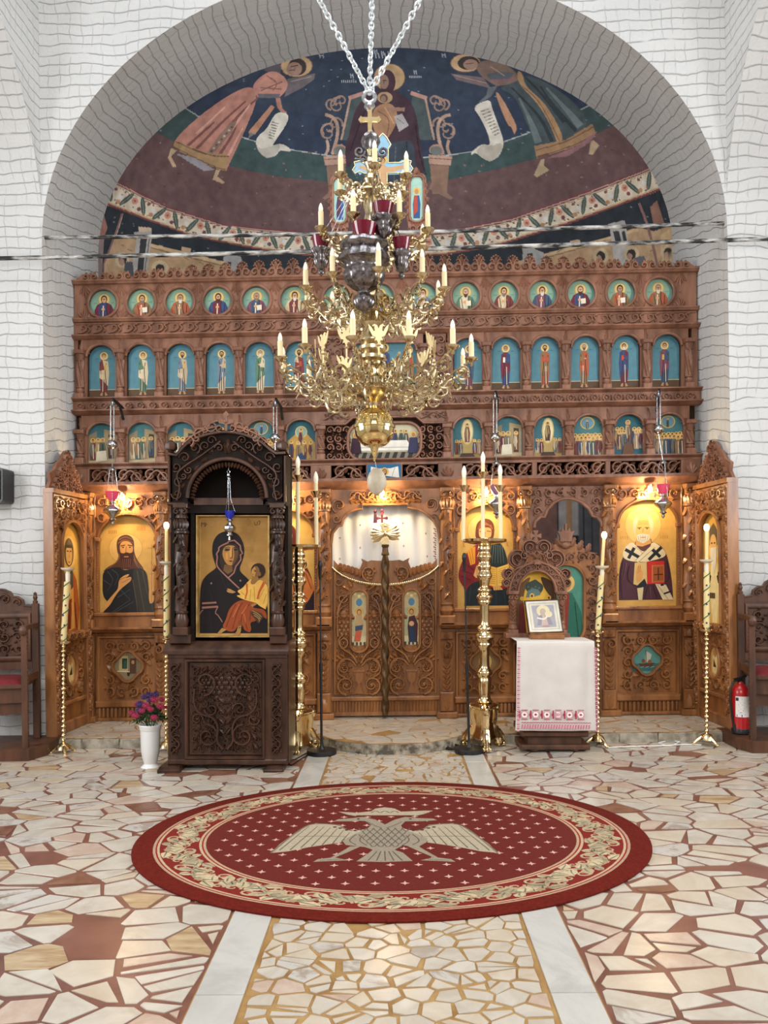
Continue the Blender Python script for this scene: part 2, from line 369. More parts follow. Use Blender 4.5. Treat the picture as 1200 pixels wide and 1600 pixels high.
ST = [mat('white_marble', (196, 189, 178), .24, col2=(178, 168, 153), scale=3.5, detail=9, dist=1.5, rand=1),
      mat('cream_marble', (198, 188, 172), .24, col2=(183, 168, 148), scale=3, detail=9, dist=1.2, rand=1),
      mat('rose_marble', (194, 176, 161), .24, col2=(175, 151, 134), scale=3, detail=9, dist=2, rand=1),
      mat('veined_grey_marble', (188, 182, 174), .24, col2=(158, 147, 135), scale=3, detail=10, dist=3, p0=.4, p1=.52, rand=1),
      mat('striped_tan_marble', (190, 170, 138), .26, col2=(156, 126, 92), scale=5, detail=6, stretch=(1, 5, 1), rand=1),
      mat('brown_red_marble', (138, 98, 78), .28, col2=(104, 66, 52), scale=5, detail=9, dist=1.5, rand=1)]
M['strip'] = mat('grey_veined_slab', (192, 190, 184), .22, col2=(176, 173, 168), scale=1.6, detail=10, dist=2.4, p0=.38, p1=.55, rand=1)
# ================================================================== SETTING
YF, YR = 7.0, 8.35                 # front and rear edge of the sanctuary arch
XC, AH = 0.03, 3.0                 # centre and half width of the arch
Z1, B1, Z2, B2 = 4.42, 2.37, 4.81, 2.15
def wall_obj(name, quads, m=None):
    b = MB(); b.uv = []
    for q, uvs in quads: b.add(q, [tuple(range(len(q)))]); b.uv += uvs
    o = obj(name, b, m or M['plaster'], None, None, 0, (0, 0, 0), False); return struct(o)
def strip(A, B, ua, ub, va):       # quad strip between two point rows with uv
    Q = []
    for i in range(len(A)-1):
        Q.append(([A[i], A[i+1], B[i+1], B[i]], [(ua[i], va[i][0]), (ua[i+1], va[i+1][0]), (ub[i+1], va[i+1][1]), (ub[i], va[i][1])]))
    return Q
NA = 48; TH = [PI*i/NA for i in range(NA+1)]
ZT = 7.6
# arch wall over the sanctuary
A = [(XC+AH*cos(t), YF, Z1+B1*sin(t)) for t in TH]; Bq = [(p[0], YF, ZT) for p in A]
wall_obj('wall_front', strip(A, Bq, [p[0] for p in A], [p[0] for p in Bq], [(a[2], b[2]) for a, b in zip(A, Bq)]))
# soffit of the arch and its jambs: loft from front to rear edge
f_ = [(XC+AH, YF, 0), (XC+AH, YF, Z1/2)]+A+[(XC-AH, YF, Z1/2), (XC-AH, YF, 0)]
r_ = [(XC+AH, YR, 0), (XC+AH, YR, Z2/2)]+[(XC+AH*cos(t), YR, Z2+B2*sin(t)) for t in TH]+[(XC-AH, YR, Z2/2), (XC-AH, YR, 0)]
L_ = [0]
for i in range(1, len(f_)): L_.append(L_[-1]+math.dist(f_[i], f_[i-1]))
NS = 6; Q = []
for k in range(NS):
    g = lambda t: [tuple(np.array(a)*(1-t)+np.array(b)*t) for a, b in zip(f_, r_)]
    y0, y1 = 1.35*k/NS, 1.35*(k+1)/NS
    a_, b_ = g(k/NS), g((k+1)/NS)
    for i in range(len(f_)-1):
        Q.append(([a_[i], a_[i+1], b_[i+1], b_[i]], [(y0, L_[i]), (y0, L_[i+1]), (y1, L_[i+1]), (y1, L_[i])]))
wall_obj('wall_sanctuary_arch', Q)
# side walls with their own arches opening into the aisles
for sx, nm in ((-1, 'left'), (1, 'right')):
    X = XC+sx*AH; XO = XC+sx*4.9
    A = [(X, 4.03+3.0*cos(t)-.0, Z1+B1*sin(t)) for t in TH]
    A = [(p[0], min(p[1], YF), p[2]) for p in A]
    Bq = [(X, p[1], ZT) for p in A]
    Q = strip(A, Bq, [p[1] for p in A], [p[1] for p in Bq], [(a[2], b[2]) for a, b in zip(A, Bq)])
    P0 = [(X, YF, 0), (X, YF, 2.2)]+A+[(X, 1.03, 2.2), (X, 1.03, 0)]; P1 = [(XO, p[1], p[2]) for p in P0]
    L2 = [0]
    for i in range(1, len(P0)): L2.append(L2[-1]+math.dist(P0[i], P0[i-1]))
    Q += [([P0[i], P0[i+1], P1[i+1], P1[i]], [(X, L2[i]), (X, L2[i+1]), (XO, L2[i+1]), (XO, L2[i])]) for i in range(len(P0)-1)]
    Q += [([(X, 1.03, 0), (X, -3.6, 0), (X, -3.6, ZT), (X, 1.03, ZT)], [(1, 0), (-3.6, 0), (-3.6, ZT), (1, ZT)])]
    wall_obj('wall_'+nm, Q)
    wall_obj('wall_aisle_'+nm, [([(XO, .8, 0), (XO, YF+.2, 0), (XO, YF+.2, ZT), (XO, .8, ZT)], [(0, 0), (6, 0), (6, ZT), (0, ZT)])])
X0, X1 = XC-AH, XC+AH
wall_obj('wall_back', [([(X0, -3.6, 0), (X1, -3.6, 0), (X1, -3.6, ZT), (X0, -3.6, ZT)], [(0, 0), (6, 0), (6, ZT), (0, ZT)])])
# ceiling with the open dome drum over the crossing
Q = []
for a, b, c, d in ((X0, X1, -3.6, 1.2), (X0, X1, 6.0, YF), (X0, X0+.7, 1.2, 6.0), (X1-.7, X1, 1.2, 6.0)):
    Q.append(([(a, c, ZT), (b, c, ZT), (b, d, ZT), (a, d, ZT)], [(a, c), (b, c), (b, d), (a, d)]))
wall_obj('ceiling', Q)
# ------------------------------------------------------------------ painted apse
GAIN = 2.1
mu = Pic()
def cr(sc_, off): mu.sc = sc_; mu.off = off; mu.soft = 3.4 < sc_ < 5
FULL = [(-100, -100), (1300, -100), (1300, 1000), (-100, 1000)]
L1 = [(100, 90), (200, 125), (288, 168), (312, 183), (377, 214), (399, 221), (455, 234), (505, 242), (600, 252), (705, 242), (737, 237), (789, 221), (828, 207), (880, 185), (950, 150), (1050, 110)]
L2 = [(100, 160), (200, 190), (244, 207), (272, 221), (357, 260), (430, 275), (510, 284), (600, 290), (704, 280), (783, 263), (839, 247), (920, 215), (980, 185), (1060, 150)]
BT = [(90, 240), (140, 262), (187, 285), (260, 322), (350, 350), (430, 358), (492, 362), (600, 366), (700, 360), (800, 340), (900, 305), (1000, 267), (1060, 240), (1110, 215)]
BB = [(80, 275), (130, 300), (170, 322), (300, 370), (415, 392), (500, 402), (600, 406), (700, 398), (775, 385), (890, 350), (1020, 302), (1070, 280), (1120, 255)]
dn = [(1300, 1000), (-100, 1000)]
mu.poly(FULL, '26364c'); mu.poly([(p[0], p[1]-60) for p in L1]+[(p[0], p[1]) for p in L1[::-1]], '22324a'); mu.poly(L1+dn, '2c4648'); mu.line(L1, 1.6, '8c9698'); mu.poly(L2+dn, '5a3e40')
rg = random.Random(5)
for i in range(150): mu.ell(rg.uniform(180, 1020), rg.uniform(230, 360), rg.uniform(.8, 3), rg.uniform(.8, 2), rg.choice(('6e5250', '4c3236', '7c6058')), 5)
for i in range(120):
    x, y = rg.uniform(240, 960), rg.uniform(70, 235); mu.poly([(x-2, y), (x, y-1), (x+2, y), (x, y+1)], '667686')
mu.poly(BT+dn, '6e2a30'); sh = lambda P, k: [(x, y+k) for x, y in P]
mu.poly(sh(BT, 2.5)+dn, 'a08878'); mu.poly(sh(BT, 4)+dn, '6a2c30'); mu.poly(sh(BT, 6)+dn, 'a2824e'); mu.poly(sh(BB, -8)+dn, 'b4a286')
mid = lambda x, k: np.interp(x, *zip(*BT))*(1-k)+np.interp(x, *zip(*BB))*k
def bandp(a, b):
    xs = np.linspace(80, 1120, 80); return [(x, mid(x, a)) for x in xs]+[(x, mid(x, b)) for x in xs[::-1]]
mu.poly(bandp(.16, .86), 'b0a28c'); mu.poly(bandp(.86, .92), 'a2824e'); mu.poly(bandp(.92, 1.0), '6e2a30')
mu.line([(x, mid(x, .2)) for x in np.linspace(80, 1120, 60)], 1, '8a6c44')
for i, x in enumerate(np.arange(96, 1110, 25.5)):
    y = mid(x, .5); sl = (mid(x+5, .5)-mid(x-5, .5))/10; s_ = 1 if i % 2 else -1; a = math.atan(sl)
    d = 62 if i % 2 else -62; an = a+math.radians(d)
    mu.ell(x, y, 15, 3.8, '3c4a42', 12, an); mu.line([(x-12*cos(an), y-12*sin(an)), (x+12*cos(an), y+12*sin(an))], .8, '6c7a6a')
    if i % 2 == 0: mu.ell(x+13, mid(x+13, .42), 5.2, 5.6, 'b06a4c', 10); mu.ell(x+13, mid(x+13, .42), 2, 2, '7c3c34', 6); mu.ell(x+19, mid(x+19, .68), 3.4, 3.4, '6a2c34', 6)
    else: mu.ell(x+12, mid(x+12, .72), 3.8, 3.8, '9a6a3e', 8); mu.ell(x+9, mid(x+9, .3), 2.8, 2.8, '6a3a38', 6); mu.ell(x+17, mid(x+17, .5), 3.6, 3.6, 'c8bca6', 8)
    for k in range(5): xx = x+rg.uniform(-11, 14); mu.ell(xx, mid(xx, rg.choice((.26, .4, .7, .8))), 1.8, 1.3, rg.choice(('5c3a34', '46503c', '8a5a3c')), 6)
mu.poly(BB+dn, '1d262f')
for i in range(60):
    x = rg.uniform(150, 1050); y = mid(x, 1)+rg.uniform(8, 60); mu.poly([(x-2, y), (x, y-1), (x+2, y), (x, y+1)], '56626c')
# buildings, left then right
Y_, R_, G_ = '95744a', '6e4a46', '8a8682'
cr(3.38, (145, 270))
mu.poly([(110, 335), (200, 345), (300, 370), (690, 470), (720, 900), (0, 900), (60, 507)], Y_).line([(300, 380), (690, 478)], 18, 'a88a5a').line([(300, 394), (690, 492)], 4, '5e4630')
for x, y in ((150, 380), (180, 400), (390, 420), (480, 445), (560, 470), (620, 480), (340, 460)): mu.line([(x, y), (x+26, y+14)], 4, '6c5032')
mu.line([(155, 215), (130, 300), (50, 507), (20, 620)], 12, R_).line([(160, 215), (136, 300), (56, 507)], 3, 'a08070')
mu.poly([(215, 315), (310, 300), (312, 340), (272, 640), (180, 640), (232, 345)], G_).poly([(252, 340), (288, 338), (250, 640), (225, 640)], '2a2d32').line([(300, 340), (262, 600)], 6, '5a5656')
mu.poly([(240, 285), (310, 290), (310, 312), (245, 312)], 'a88e74').poly([(470, 390), (520, 400), (516, 428), (468, 416)], 'a08058').poly([(690, 445), (735, 425), (785, 446), (790, 640), (690, 640)], '7e7e7e').poly([(710, 470), (730, 470), (730, 600), (710, 600)], '2c3034')
mu.ell(155, 460, 40, 44, '8e7c5c').ell(155, 460, 36, 40, 'a08a62').ell(158, 455, 22, 26, '2c2626').ell(152, 470, 15, 20, '8a6450').poly([(170, 470), (210, 470), (220, 560), (160, 560)], '3a3e48')
mu.ell(355, 500, 44, 38, 'a08a62').ell(355, 505, 24, 24, '2c2626')
mu.poly([(60, 225), (78, 290), (46, 380), (0, 420), (0, 330)], '8a5446').poly([(0, 380), (60, 350), (40, 640), (-60, 640)], '6e5c5c')
cr(3.158, (680, 260))
mu.poly([(400, 470), (540, 430), (860, 345), (1000, 300), (1080, 320), (1180, 285), (1230, 900), (400, 900)], Y_).line([(540, 440), (860, 352), (1000, 312)], 14, 'a88a5a').line([(540, 452), (860, 364)], 4, '5e4630')
mu.poly([(850, 285), (935, 265), (942, 300), (980, 560), (895, 560), (862, 310)], G_).poly([(878, 320), (906, 318), (918, 376), (892, 382)], '2a2d32').poly([(920, 320), (935, 318), (946, 370), (930, 372)], '2a2d32')
mu.poly([(430, 400), (487, 378), (495, 410), (535, 425), (548, 600), (440, 600)], '7e7e7e').poly([(455, 430), (480, 425), (485, 560), (460, 560)], '2c3034').poly([(665, 370), (715, 360), (716, 386), (665, 392)], 'a08058')
mu.line([(1005, 180), (1050, 290), (1105, 520), (1120, 700)], 13, R_).poly([(1060, 200), (1095, 168), (1130, 280), (1078, 295)], '7a4e3e').poly([(1110, 340), (1170, 300), (1180, 520), (1120, 520)], 'a2814f')
for x, y in ((600, 425), (700, 400), (780, 385), (1030, 380), (1060, 420), (620, 460), (1130, 420)): mu.line([(x, y), (x+24, y-16)], 4, '6c5032')
for x, y in ((817, 442), (968, 432), (1150, 425)): mu.ell(x, y, 38, 40, 'a08a62').ell(x, y+2, 22, 26, '2a2424').ell(x-8, y+12, 13, 16, '8a6450')
mu.poly([(985, 450), (1030, 440), (1060, 520), (960, 520)], '4a4c58')
# enthroned figure with the child
cr(3.529, (420, 60))
TN, TD = '9a7a64', '6e5044'
def spir(x, y, r, t, a0, dr, k=26): return [(x+r*(1-.82*i/k)*cos(a0+dr*2*PI*t*i/k), y+r*(1-.82*i/k)*sin(a0+dr*2*PI*t*i/k)) for i in range(k+1)]
for mx in (0, 1):
    fx = (lambda x: 1312-x) if mx else (lambda x: x)
    T = lambda P: [(fx(x), y) for x, y in P]
    mu.poly(T([(445, 340), (520, 315), (560, 560), (410, 560)]), '3a4a4e').line(T([(440, 330), (530, 300)]), 22, 'a06e62').line(T([(450, 325), (400, 560)]), 12, TN)
    for x, y, r, a, dr in ((378, 370, 46, -1.2, -1), (345, 360, 34, 1.6, 1), (400, 345, 36, 2.4, 1), (328, 520, 52, -1.0, -1), (330, 500, 40, 2.2, 1), (368, 470, 40, .4, -1)):
        mu.line(T(spir(x, y, r, 1.15, a, dr)), 10, TN, 6); mu.line(T(spir(x, y, r, 1.15, a, dr)), 3, TD)
    mu.line(T([(310, 420), (350, 430), (380, 470), (380, 540), (350, 640)]), 18, TN).line(T([(315, 640), (330, 600), (320, 560)]), 16, TN)
    mu.poly(T([(300, 650), (430, 640), (430, 690), (310, 700)]), 'a27a66').poly(T([(318, 700), (424, 690), (410, 860), (330, 850)]), '7c5a46').line(T([(305, 668), (430, 660)]), 5, TD).line(T([(318, 704), (424, 696)]), 6, TD)
    mu.ell(fx(388), 615, 40, 32, 'a0705c').ell(fx(390), 620, 34, 26, '5c6460').poly(T([(410, 780), (320, 860), (296, 880), (310, 890), (370, 860), (430, 830)]), '7a5848')
mu.poly([(610, 270), (700, 285), (790, 350), (820, 450), (832, 560), (872, 760), (780, 770), (740, 570), (640, 570), (520, 570), (430, 750), (418, 600), (440, 540), (470, 400), (530, 320)], '3e2836')
mu.poly([(720, 565), (800, 560), (805, 700), (860, 780), (740, 830), (560, 830), (560, 640), (640, 590)], '303c4a').line([(760, 570), (770, 790)], 6, '1e2834').line([(700, 600), (690, 800)], 5, '48586a').line([(810, 480), (830, 640), (866, 750)], 6, '2a1a26').line([(560, 330), (500, 470), (450, 620)], 6, '2a1a26')
mu.ell(665, 215, 86, 76, 'a28250').ell(665, 215, 86, 76, 'a28250').line([(665+86*cos(t/20*2*PI), 215+76*sin(t/20*2*PI)) for t in range(21)], 4, '6a4a34')
mu.ell(655, 240, 44, 66, '402634').ell(636, 240, 26, 40, '7e6050').line([(628, 232), (650, 232)], 4, '3a2a28').line([(636, 230), (634, 252)], 4, '4a3830')
mu.ell(640, 326, 42, 32, '9c7c4e').ell(634, 330, 22, 24, '5a4036').ell(632, 334, 15, 18, '866450')
mu.poly([(585, 375), (660, 352), (700, 380), (712, 440), (690, 500), (650, 560), (585, 530), (565, 440)], '96683f').line([(600, 400), (670, 440), (650, 540)], 5, '6a4630').line([(640, 380), (690, 470)], 5, 'b08454').poly([(650, 378), (750, 382), (748, 402), (655, 402)], '8a6450').poly([(690, 430), (735, 415), (772, 480), (718, 516)], '908c90').line([(705, 440), (745, 470)], 3, '5a5658')
for x, y, w in ((280, 95, 26), (955, 92, 22), (580, 70, 20), (620, 80, 16), (450, 205, 18), (800, 185, 16)):   # faint lettering beside the haloes
    for k in range(2): mu.line([(x+k*w*.7, y-10), (x+k*w*.7+4, y+14)], 5, '8c94a0')
    mu.line([(x, y), (x+w*.8, y-2)], 4, '8c94a0')
for k in range(8): mu.line([(402+k*11, 230), (403+k*11, 244)], 4, '98a0a8'); mu.line([(776+k*9, 206), (777+k*9, 218)], 4, '98a0a8')
for k in range(5): mu.line([(585+k*18, 70+10*(k % 2)), (592+k*18, 110)], 6, '8a929c')
# angel on the left
cr(4.2857, (230, 60))
mu.poly([(940, 270), (1010, 262), (1125, 232), (1118, 275), (1040, 330), (920, 392)], '5e565c').line([(960, 290), (1100, 255)], 6, '8a7c70').poly([(770, 205), (900, 165), (892, 230), (830, 240)], '4e4c58')
mu.ell(1000, 185, 110, 76, '6a4a38').ell(1000, 185, 104, 71, 'ac8a58').ell(1005, 190, 62, 58, '362e30').ell(985, 205, 52, 46, '8e6c5a').line([(960, 190), (1010, 180)], 6, '3a2a28').line([(950, 215), (985, 210)], 5, '4a3430').line([(990, 195), (985, 220)], 5, '5a4038')
mu.poly([(700, 310), (745, 400), (640, 650), (530, 885), (440, 862), (178, 735), (182, 680), (280, 580), (400, 480), (560, 370)], 'a26656').poly([(740, 268), (830, 212), (905, 240), (948, 300), (925, 360), (885, 395), (740, 395), (700, 330)], 'aa6e5e')
for P in ([(740, 400), (600, 520), (420, 760)], [(660, 420), (500, 560), (330, 740)], [(450, 560), (270, 720)], [(600, 520), (590, 620), (470, 800)], [(560, 660), (480, 790)]): mu.line(P, 12, '71403a', 20)
for P in ([(690, 440), (560, 620)], [(520, 460), (330, 640)], [(640, 600), (540, 790)]): mu.line(P, 10, 'bc8270', 18)
mu.poly([(600, 560), (560, 640), (440, 770), (400, 770), (480, 650), (560, 560)], '7c5e50')
for k in range(9): mu.ell(430+k*17, 755-k*20, 9, 7, 'a89080' if k % 2 else '54403c', 6)
mu.poly([(182, 680), (174, 738), (440, 865), (528, 888), (556, 770), (430, 775), (300, 730)], '92703e').line([(190, 690), (310, 745), (440, 790), (550, 790)], 7, '5e4228').line([(180, 730), (440, 858), (525, 880)], 6, '5e4228')
mu.poly([(190, 770), (320, 800), (455, 880), (380, 888), (280, 828)], '7c7a84').poly([(160, 735), (200, 750), (160, 790), (196, 860), (172, 862), (138, 800)], 'a0845e').poly([(460, 880), (490, 880), (470, 925), (522, 965), (505, 974), (438, 945)], 'a0845e')
mu.poly([(860, 400), (890, 395), (905, 470), (940, 500), (900, 500), (870, 460)], '9a6250').poly([(740, 370), (890, 372), (885, 400), (745, 398)], '5a5660').line([(760, 330), (900, 340)], 8, '7a4a40').line([(800, 250), (880, 300), (840, 350)], 8, '7a4a40').line([(760, 350), (905, 290)], 8, '7a4a40')
mu.poly([(830, 445), (855, 460), (725, 640), (690, 652), (678, 625)], 'a06a4a').poly([(690, 628), (720, 640), (675, 672)], '5a6468')
SCR = 'b0aca0'
mu.poly([(865, 482), (972, 514), (850, 700), (832, 722), (900, 700), (968, 745), (950, 764), (890, 742), (862, 790), (800, 802), (750, 768), (724, 700), (742, 650), (800, 610)], SCR).poly([(724, 700), (760, 745), (832, 722), (900, 702), (862, 790), (800, 802), (750, 768)], '98948a')
for k in range(7): mu.line([(812+k*-4+22, 560+k*17), (880+k*-6, 572+k*17)], 7, '6a6660')
# angel on the right
cr(4.2857, (690, 60))
mu.poly([(60, 235), (280, 262), (330, 335), (100, 278)], '66545a').line([(80, 245), (300, 300)], 6, '8a746a').ell(160, 165, 104, 64, '6a4a38').ell(160, 165, 98, 59, 'ac8a58').ell(180, 165, 74, 46, '362e30').ell(195, 175, 50, 36, '8e6c5a').line([(160, 172), (215, 165)], 5, '4a3430')
mu.poly([(225, 200), (270, 140), (400, 160), (500, 220), (520, 300), (370, 320), (280, 270)], '6c564a').poly([(300, 240), (400, 220), (490, 232), (440, 290), (330, 285)], '46525c').line([(320, 285), (500, 275)], 14, '7a4a52').line([(330, 190), (420, 250)], 8, '8a7060')
mu.poly([(370, 330), (500, 290), (560, 250), (640, 265), (790, 350), (900, 440), (970, 530), (966, 610), (800, 700), (630, 735), (600, 640), (560, 540), (490, 380)], '37484f')
for P in ([(470, 330), (600, 460), (680, 560), (740, 690)], [(660, 320), (740, 440), (900, 620)], [(560, 260), (680, 380), (820, 560)]): mu.line(P, 12, '25323a', 26)
for P in ([(520, 400), (600, 560), (650, 700)], [(700, 330), (840, 480), (930, 590)]): mu.line(P, 14, '56686c', 50)
mu.poly([(505, 215), (540, 228), (560, 320), (680, 420), (760, 540), (822, 680), (775, 702), (720, 560), (640, 430), (510, 300)], '96703f').line([(540, 320), (660, 420), (790, 690)], 5, '5e4228')
mu.poly([(620, 720), (830, 680), (1010, 570), (1034, 640), (880, 730), (636, 802)], '8c663c').line([(630, 750), (850, 690), (1020, 590)], 6, '5a3e28').line([(634, 795), (880, 722), (1030, 634)], 6, '5a3e28').poly([(700, 802), (880, 735), (1042, 620), (1000, 692), (840, 792)], '80545a')
mu.poly([(665, 810), (690, 805), (685, 850), (722, 882), (640, 930), (618, 916)], '9a825e').poly([(1000, 690), (1015, 680), (1056, 715), (1012, 780), (984, 776)], '9a825e')
mu.poly([(205, 455), (325, 402), (335, 460), (410, 660), (416, 720), (380, 800), (320, 826), (270, 800), (225, 762), (198, 785), (198, 760), (275, 702), (330, 722), (312, 640), (260, 530)], SCR).poly([(275, 702), (330, 722), (416, 690), (380, 800), (320, 826), (270, 800), (225, 762)], '989084')
for k in range(9): mu.line([(262+k*11, 490+k*20), (318+k*9, 470+k*20)], 7, '6e685e')
mu.poly([(355, 360), (382, 362), (440, 460), (512, 600), (486, 642), (468, 592), (440, 582)], 'a2704a').poly([(310, 330), (372, 318), (335, 385), (265, 432), (250, 425), (300, 380)], '545c66')
# sanctuary furnishings glimpsed through the side door are painted on the apse wall
cr(1, (0, 0))
mu.poly([(820, 770), (870, 770), (872, 860), (820, 860)], '6e4a42').poly([(872, 770), (884, 770), (884, 850), (872, 850)], '8a8a90').poly([(884, 770), (894, 770), (894, 840), (884, 840)], '9a7040').poly([(894, 770), (904, 770), (904, 836), (894, 836)], '8e8e92').poly([(904, 770), (960, 770), (960, 870), (904, 870)], '4c525c').line([(912, 770), (912, 870)], 2, '22262c').line([(925, 770), (925, 870)], 3, '2a3648')
def inside(px, py, P):
    r = np.zeros(px.shape, bool); n = len(P); j = n-1
    for i in range(n):
        xi, yi = P[i]; xj, yj = P[j]
        if yi != yj: r ^= ((yi > py) != (yj > py)) & (px < (xj-xi)*(py-yi)/(yj-yi)+xi)
        j = i
    return r
def apse(name, P, nu, nv):
    px, py = proj(P); col = np.zeros((len(P), 3))
    for poly, c, _ in mu.P:
        q = np.array(poly); s_ = np.nonzero((px >= q[:, 0].min()) & (px <= q[:, 0].max()) & (py >= q[:, 1].min()) & (py <= q[:, 1].max()))[0]
        if len(s_): col[s_[inside(px[s_], py[s_], poly)]] = lin(c)
    lum = col@np.array((.3, .55, .15)); col = np.minimum((col*.68+lum[:, None]*.32)*GAIN+.012, .9)  # mural colours mixed towards grey, a haze put into the paint
    Fq = [(j*nu+i, j*nu+i+1, (j+1)*nu+i+1, (j+1)*nu+i) for j in range(nv-1) for i in range(nu-1)]
    me = mesh_of(name, P, Fq, M['fresco'], 0); me.polygons.foreach_set('use_smooth', [True]*len(me.polygons))
    a = me.color_attributes.new('Col', 'FLOAT_COLOR', 'POINT'); a.data.foreach_set('color', np.c_[col, np.ones(len(col))].ravel())
    o = bpy.data.objects.new(name, me); C.objects.link(o); return struct(o)
NU, NV = 860, 400; BD = 1.45
ph = np.linspace(0, PI, NU); el = np.linspace(0, 1, NV)**.9*PI/2
E_, P_ = np.meshgrid(el, ph, indexing='ij')
apse('wall_apse_vault', np.stack([XC+AH*np.cos(E_)*np.cos(P_), YR+BD*np.cos(E_)*np.sin(P_), Z2+B2*np.sin(E_)], -1).reshape(-1, 3), NU, NV)
NU, NV = 420, 90
zz = np.concatenate([np.linspace(0, 1.2, 4), np.linspace(1.25, 2.4, 60), np.linspace(2.5, Z2, 26)]); Zg, P_ = np.meshgrid(zz, ph[np.linspace(0, 859, NU).astype(int)], indexing='ij')
apse('wall_apse', np.stack([XC+AH*np.cos(P_), YR+BD*np.sin(P_), Zg], -1).reshape(-1, 3), NU, NV)
# ------------------------------------------------------------------ floor of crazy paving
def clip(poly, nx, ny, c):        # keep n.p <= c
    out = []; n = len(poly)
    for i in range(n):
        a, b = poly[i], poly[(i+1) % n]; da = nx*a[0]+ny*a[1]-c; db = nx*b[0]+ny*b[1]-c
        if da <= 0: out.append(a)
        if da*db < 0: t = da/(da-db); out.append((a[0]+t*(b[0]-a[0]), a[1]+t*(b[1]-a[1])))
    return out
def parea(p): return .5*abs(sum(p[i][0]*p[(i+1) % len(p)][1]-p[(i+1) % len(p)][0]*p[i][1] for i in range(len(p))))
def cells(x0, x1, y0, y1, cw, ch, rng, edge, gap, split):
    nx, ny = max(1, round((x1-x0)/cw)), max(1, round((y1-y0)/ch)); cw, ch = (x1-x0)/nx, (y1-y0)/ny; S = {}
    for j in range(-1, ny+1):
        for i in range(-1, nx+1): S[i, j] = (x0+(i+.5+rng.uniform(-.46, .46)+.25*(j % 2))*cw, y0+(j+.5+rng.uniform(-.46, .46))*ch)
    ax = (ch/cw)**.6; out = []
    for (i, j), (x, y) in S.items():
        P = [(x0, y0), (x1, y0), (x1, y1), (x0, y1)]
        for di in (-2, -1, 0, 1, 2):
            for dj in (-2, -1, 0, 1, 2):
                q = S.get((i+di, j+dj))
                if q is None or (di == 0 and dj == 0): continue
                dx, dy = (q[0]-x)*ax*ax, q[1]-y
                P = clip(P, dx, dy, dx*(x+q[0])/2+dy*(y+q[1])/2)
                if len(P) < 3: break
            if len(P) < 3: break
        if len(P) < 3: continue
        L = [P]
        if rng.random() < split:
            a = rng.uniform(0, PI); cx = sum(p[0] for p in P)/len(P)+rng.uniform(-.2, .2)*cw; cy = sum(p[1] for p in P)/len(P); k = (cos(a)*.45, sin(a))
            L = [clip(P, k[0], k[1], k[0]*cx+k[1]*cy), clip(P, -k[0], -k[1], -k[0]*cx-k[1]*cy)]
        for P in L:
            if len(P) < 3: continue
            g = gap*rng.uniform(.55, 1.6); Q = P
            sa = sum(P[k][0]*P[(k+1) % len(P)][1]-P[(k+1) % len(P)][0]*P[k][1] for k in range(len(P)))
            for k in range(len(P)):
                a, b = P[k], P[(k+1) % len(P)]; dx, dy = b[0]-a[0], b[1]-a[1]; l = math.hypot(dx, dy)
                if l < 1e-6: continue
                s_ = 1 if sa > 0 else -1; n = (dy/l*s_, -dx/l*s_); gg = g*rng.choice((.5, .8, 1, 1, 1.5))
                n2 = (n[0]+rng.uniform(-.10, .10), n[1]+rng.uniform(-.10, .10)); l2 = math.hypot(*n2); n2 = (n2[0]/l2, n2[1]/l2); mx, my = (a[0]+b[0])/2, (a[1]+b[1])/2
                Q = clip(Q, n2[0], n2[1], n2[0]*mx+n2[1]*my-gg/2)
                if len(Q) < 3: break
            if len(Q) < 3: continue
            q = [Q[0]]
            for p in Q[1:]:
                if math.hypot(p[0]-q[-1][0], p[1]-q[-1][1]) > .012: q.append(p)
            if len(q) >= 3 and parea(q) > .00035 and edge(q): out.append(q)
    return out
def pave(floor, polys, z, thick, weights, rng, limit=290):
    def seen(P):
        x, y = zip(*[proj((p[0], p[1], z)) for p in P]); cx, cy = sum(x)/len(x), sum(y)/len(y)
        if not (-30 < cx < 1230 and cy < 1640): return 0
        a = parea(list(zip(x, y)))
        return a*(.02 if ((cx-605)/400)**2+((cy-1338)/106)**2 < .95 else 1)
    polys = sorted([p for p in polys if min(v[1] for v in p) > .15], key=seen, reverse=True); rest = [MB() for _ in ST]
    for n, P in enumerate(polys):
        k = rng.choices(range(len(ST)), weights)[0]; h = z+thick*rng.uniform(.75, 1.15)
        if n < limit:
            cx, cy = sum(p[0] for p in P)/len(P), sum(p[1] for p in P)/len(P); b = MB()
            q = [(p[0]-cx, p[1]-cy) for p in P]; m_ = len(q)
            b.add([(x, y, -.01) for x, y in q]+[(x, y, h-z-.0012) for x, y in q]+[(x*.985, y*.985, h-z) for x, y in q], [tuple(range(2*m_, 3*m_))]+[(i, (i+1) % m_, m_+(i+1) % m_, m_+i) for i in range(m_)]+[(m_+i, m_+(i+1) % m_, 2*m_+(i+1) % m_, 2*m_+i) for i in range(m_)])
            me = mesh_of('paving_stone', b.v, b.f, ST[k], 0); o = bpy.data.objects.new('paving_stone', me); C.objects.link(o); o.parent = floor; o.location = np.array((cx, cy, z))-ORG[floor]
        else:
            m_ = len(P); rest[k].add([(x, y, z-.01) for x, y in P]+[(x, y, h) for x, y in P], [tuple(range(m_, 2*m_))]+[(i, (i+1) % m_, m_+(i+1) % m_, m_+i) for i in range(m_)])
    for k, b in enumerate(rest):
        if b.v: stuff(obj('paving_stones', b, ST[k], floor, None, 0))
SL = (-.63, .79)                   # outer edges of the two slab strips
SI = (-.45, .62)
def slab(name, x0, x1, y0, y1, m, z=0): b = MB(); b.box(x0, x1, y0, y1, z-.06, z); return struct(obj(name, b, m, None, None, 0))
rng = random.Random(11); ok = lambda q: True
fo = slab('floor', XC-4.9, XC+4.9, -3.6, 8.4, M['grout_red'])
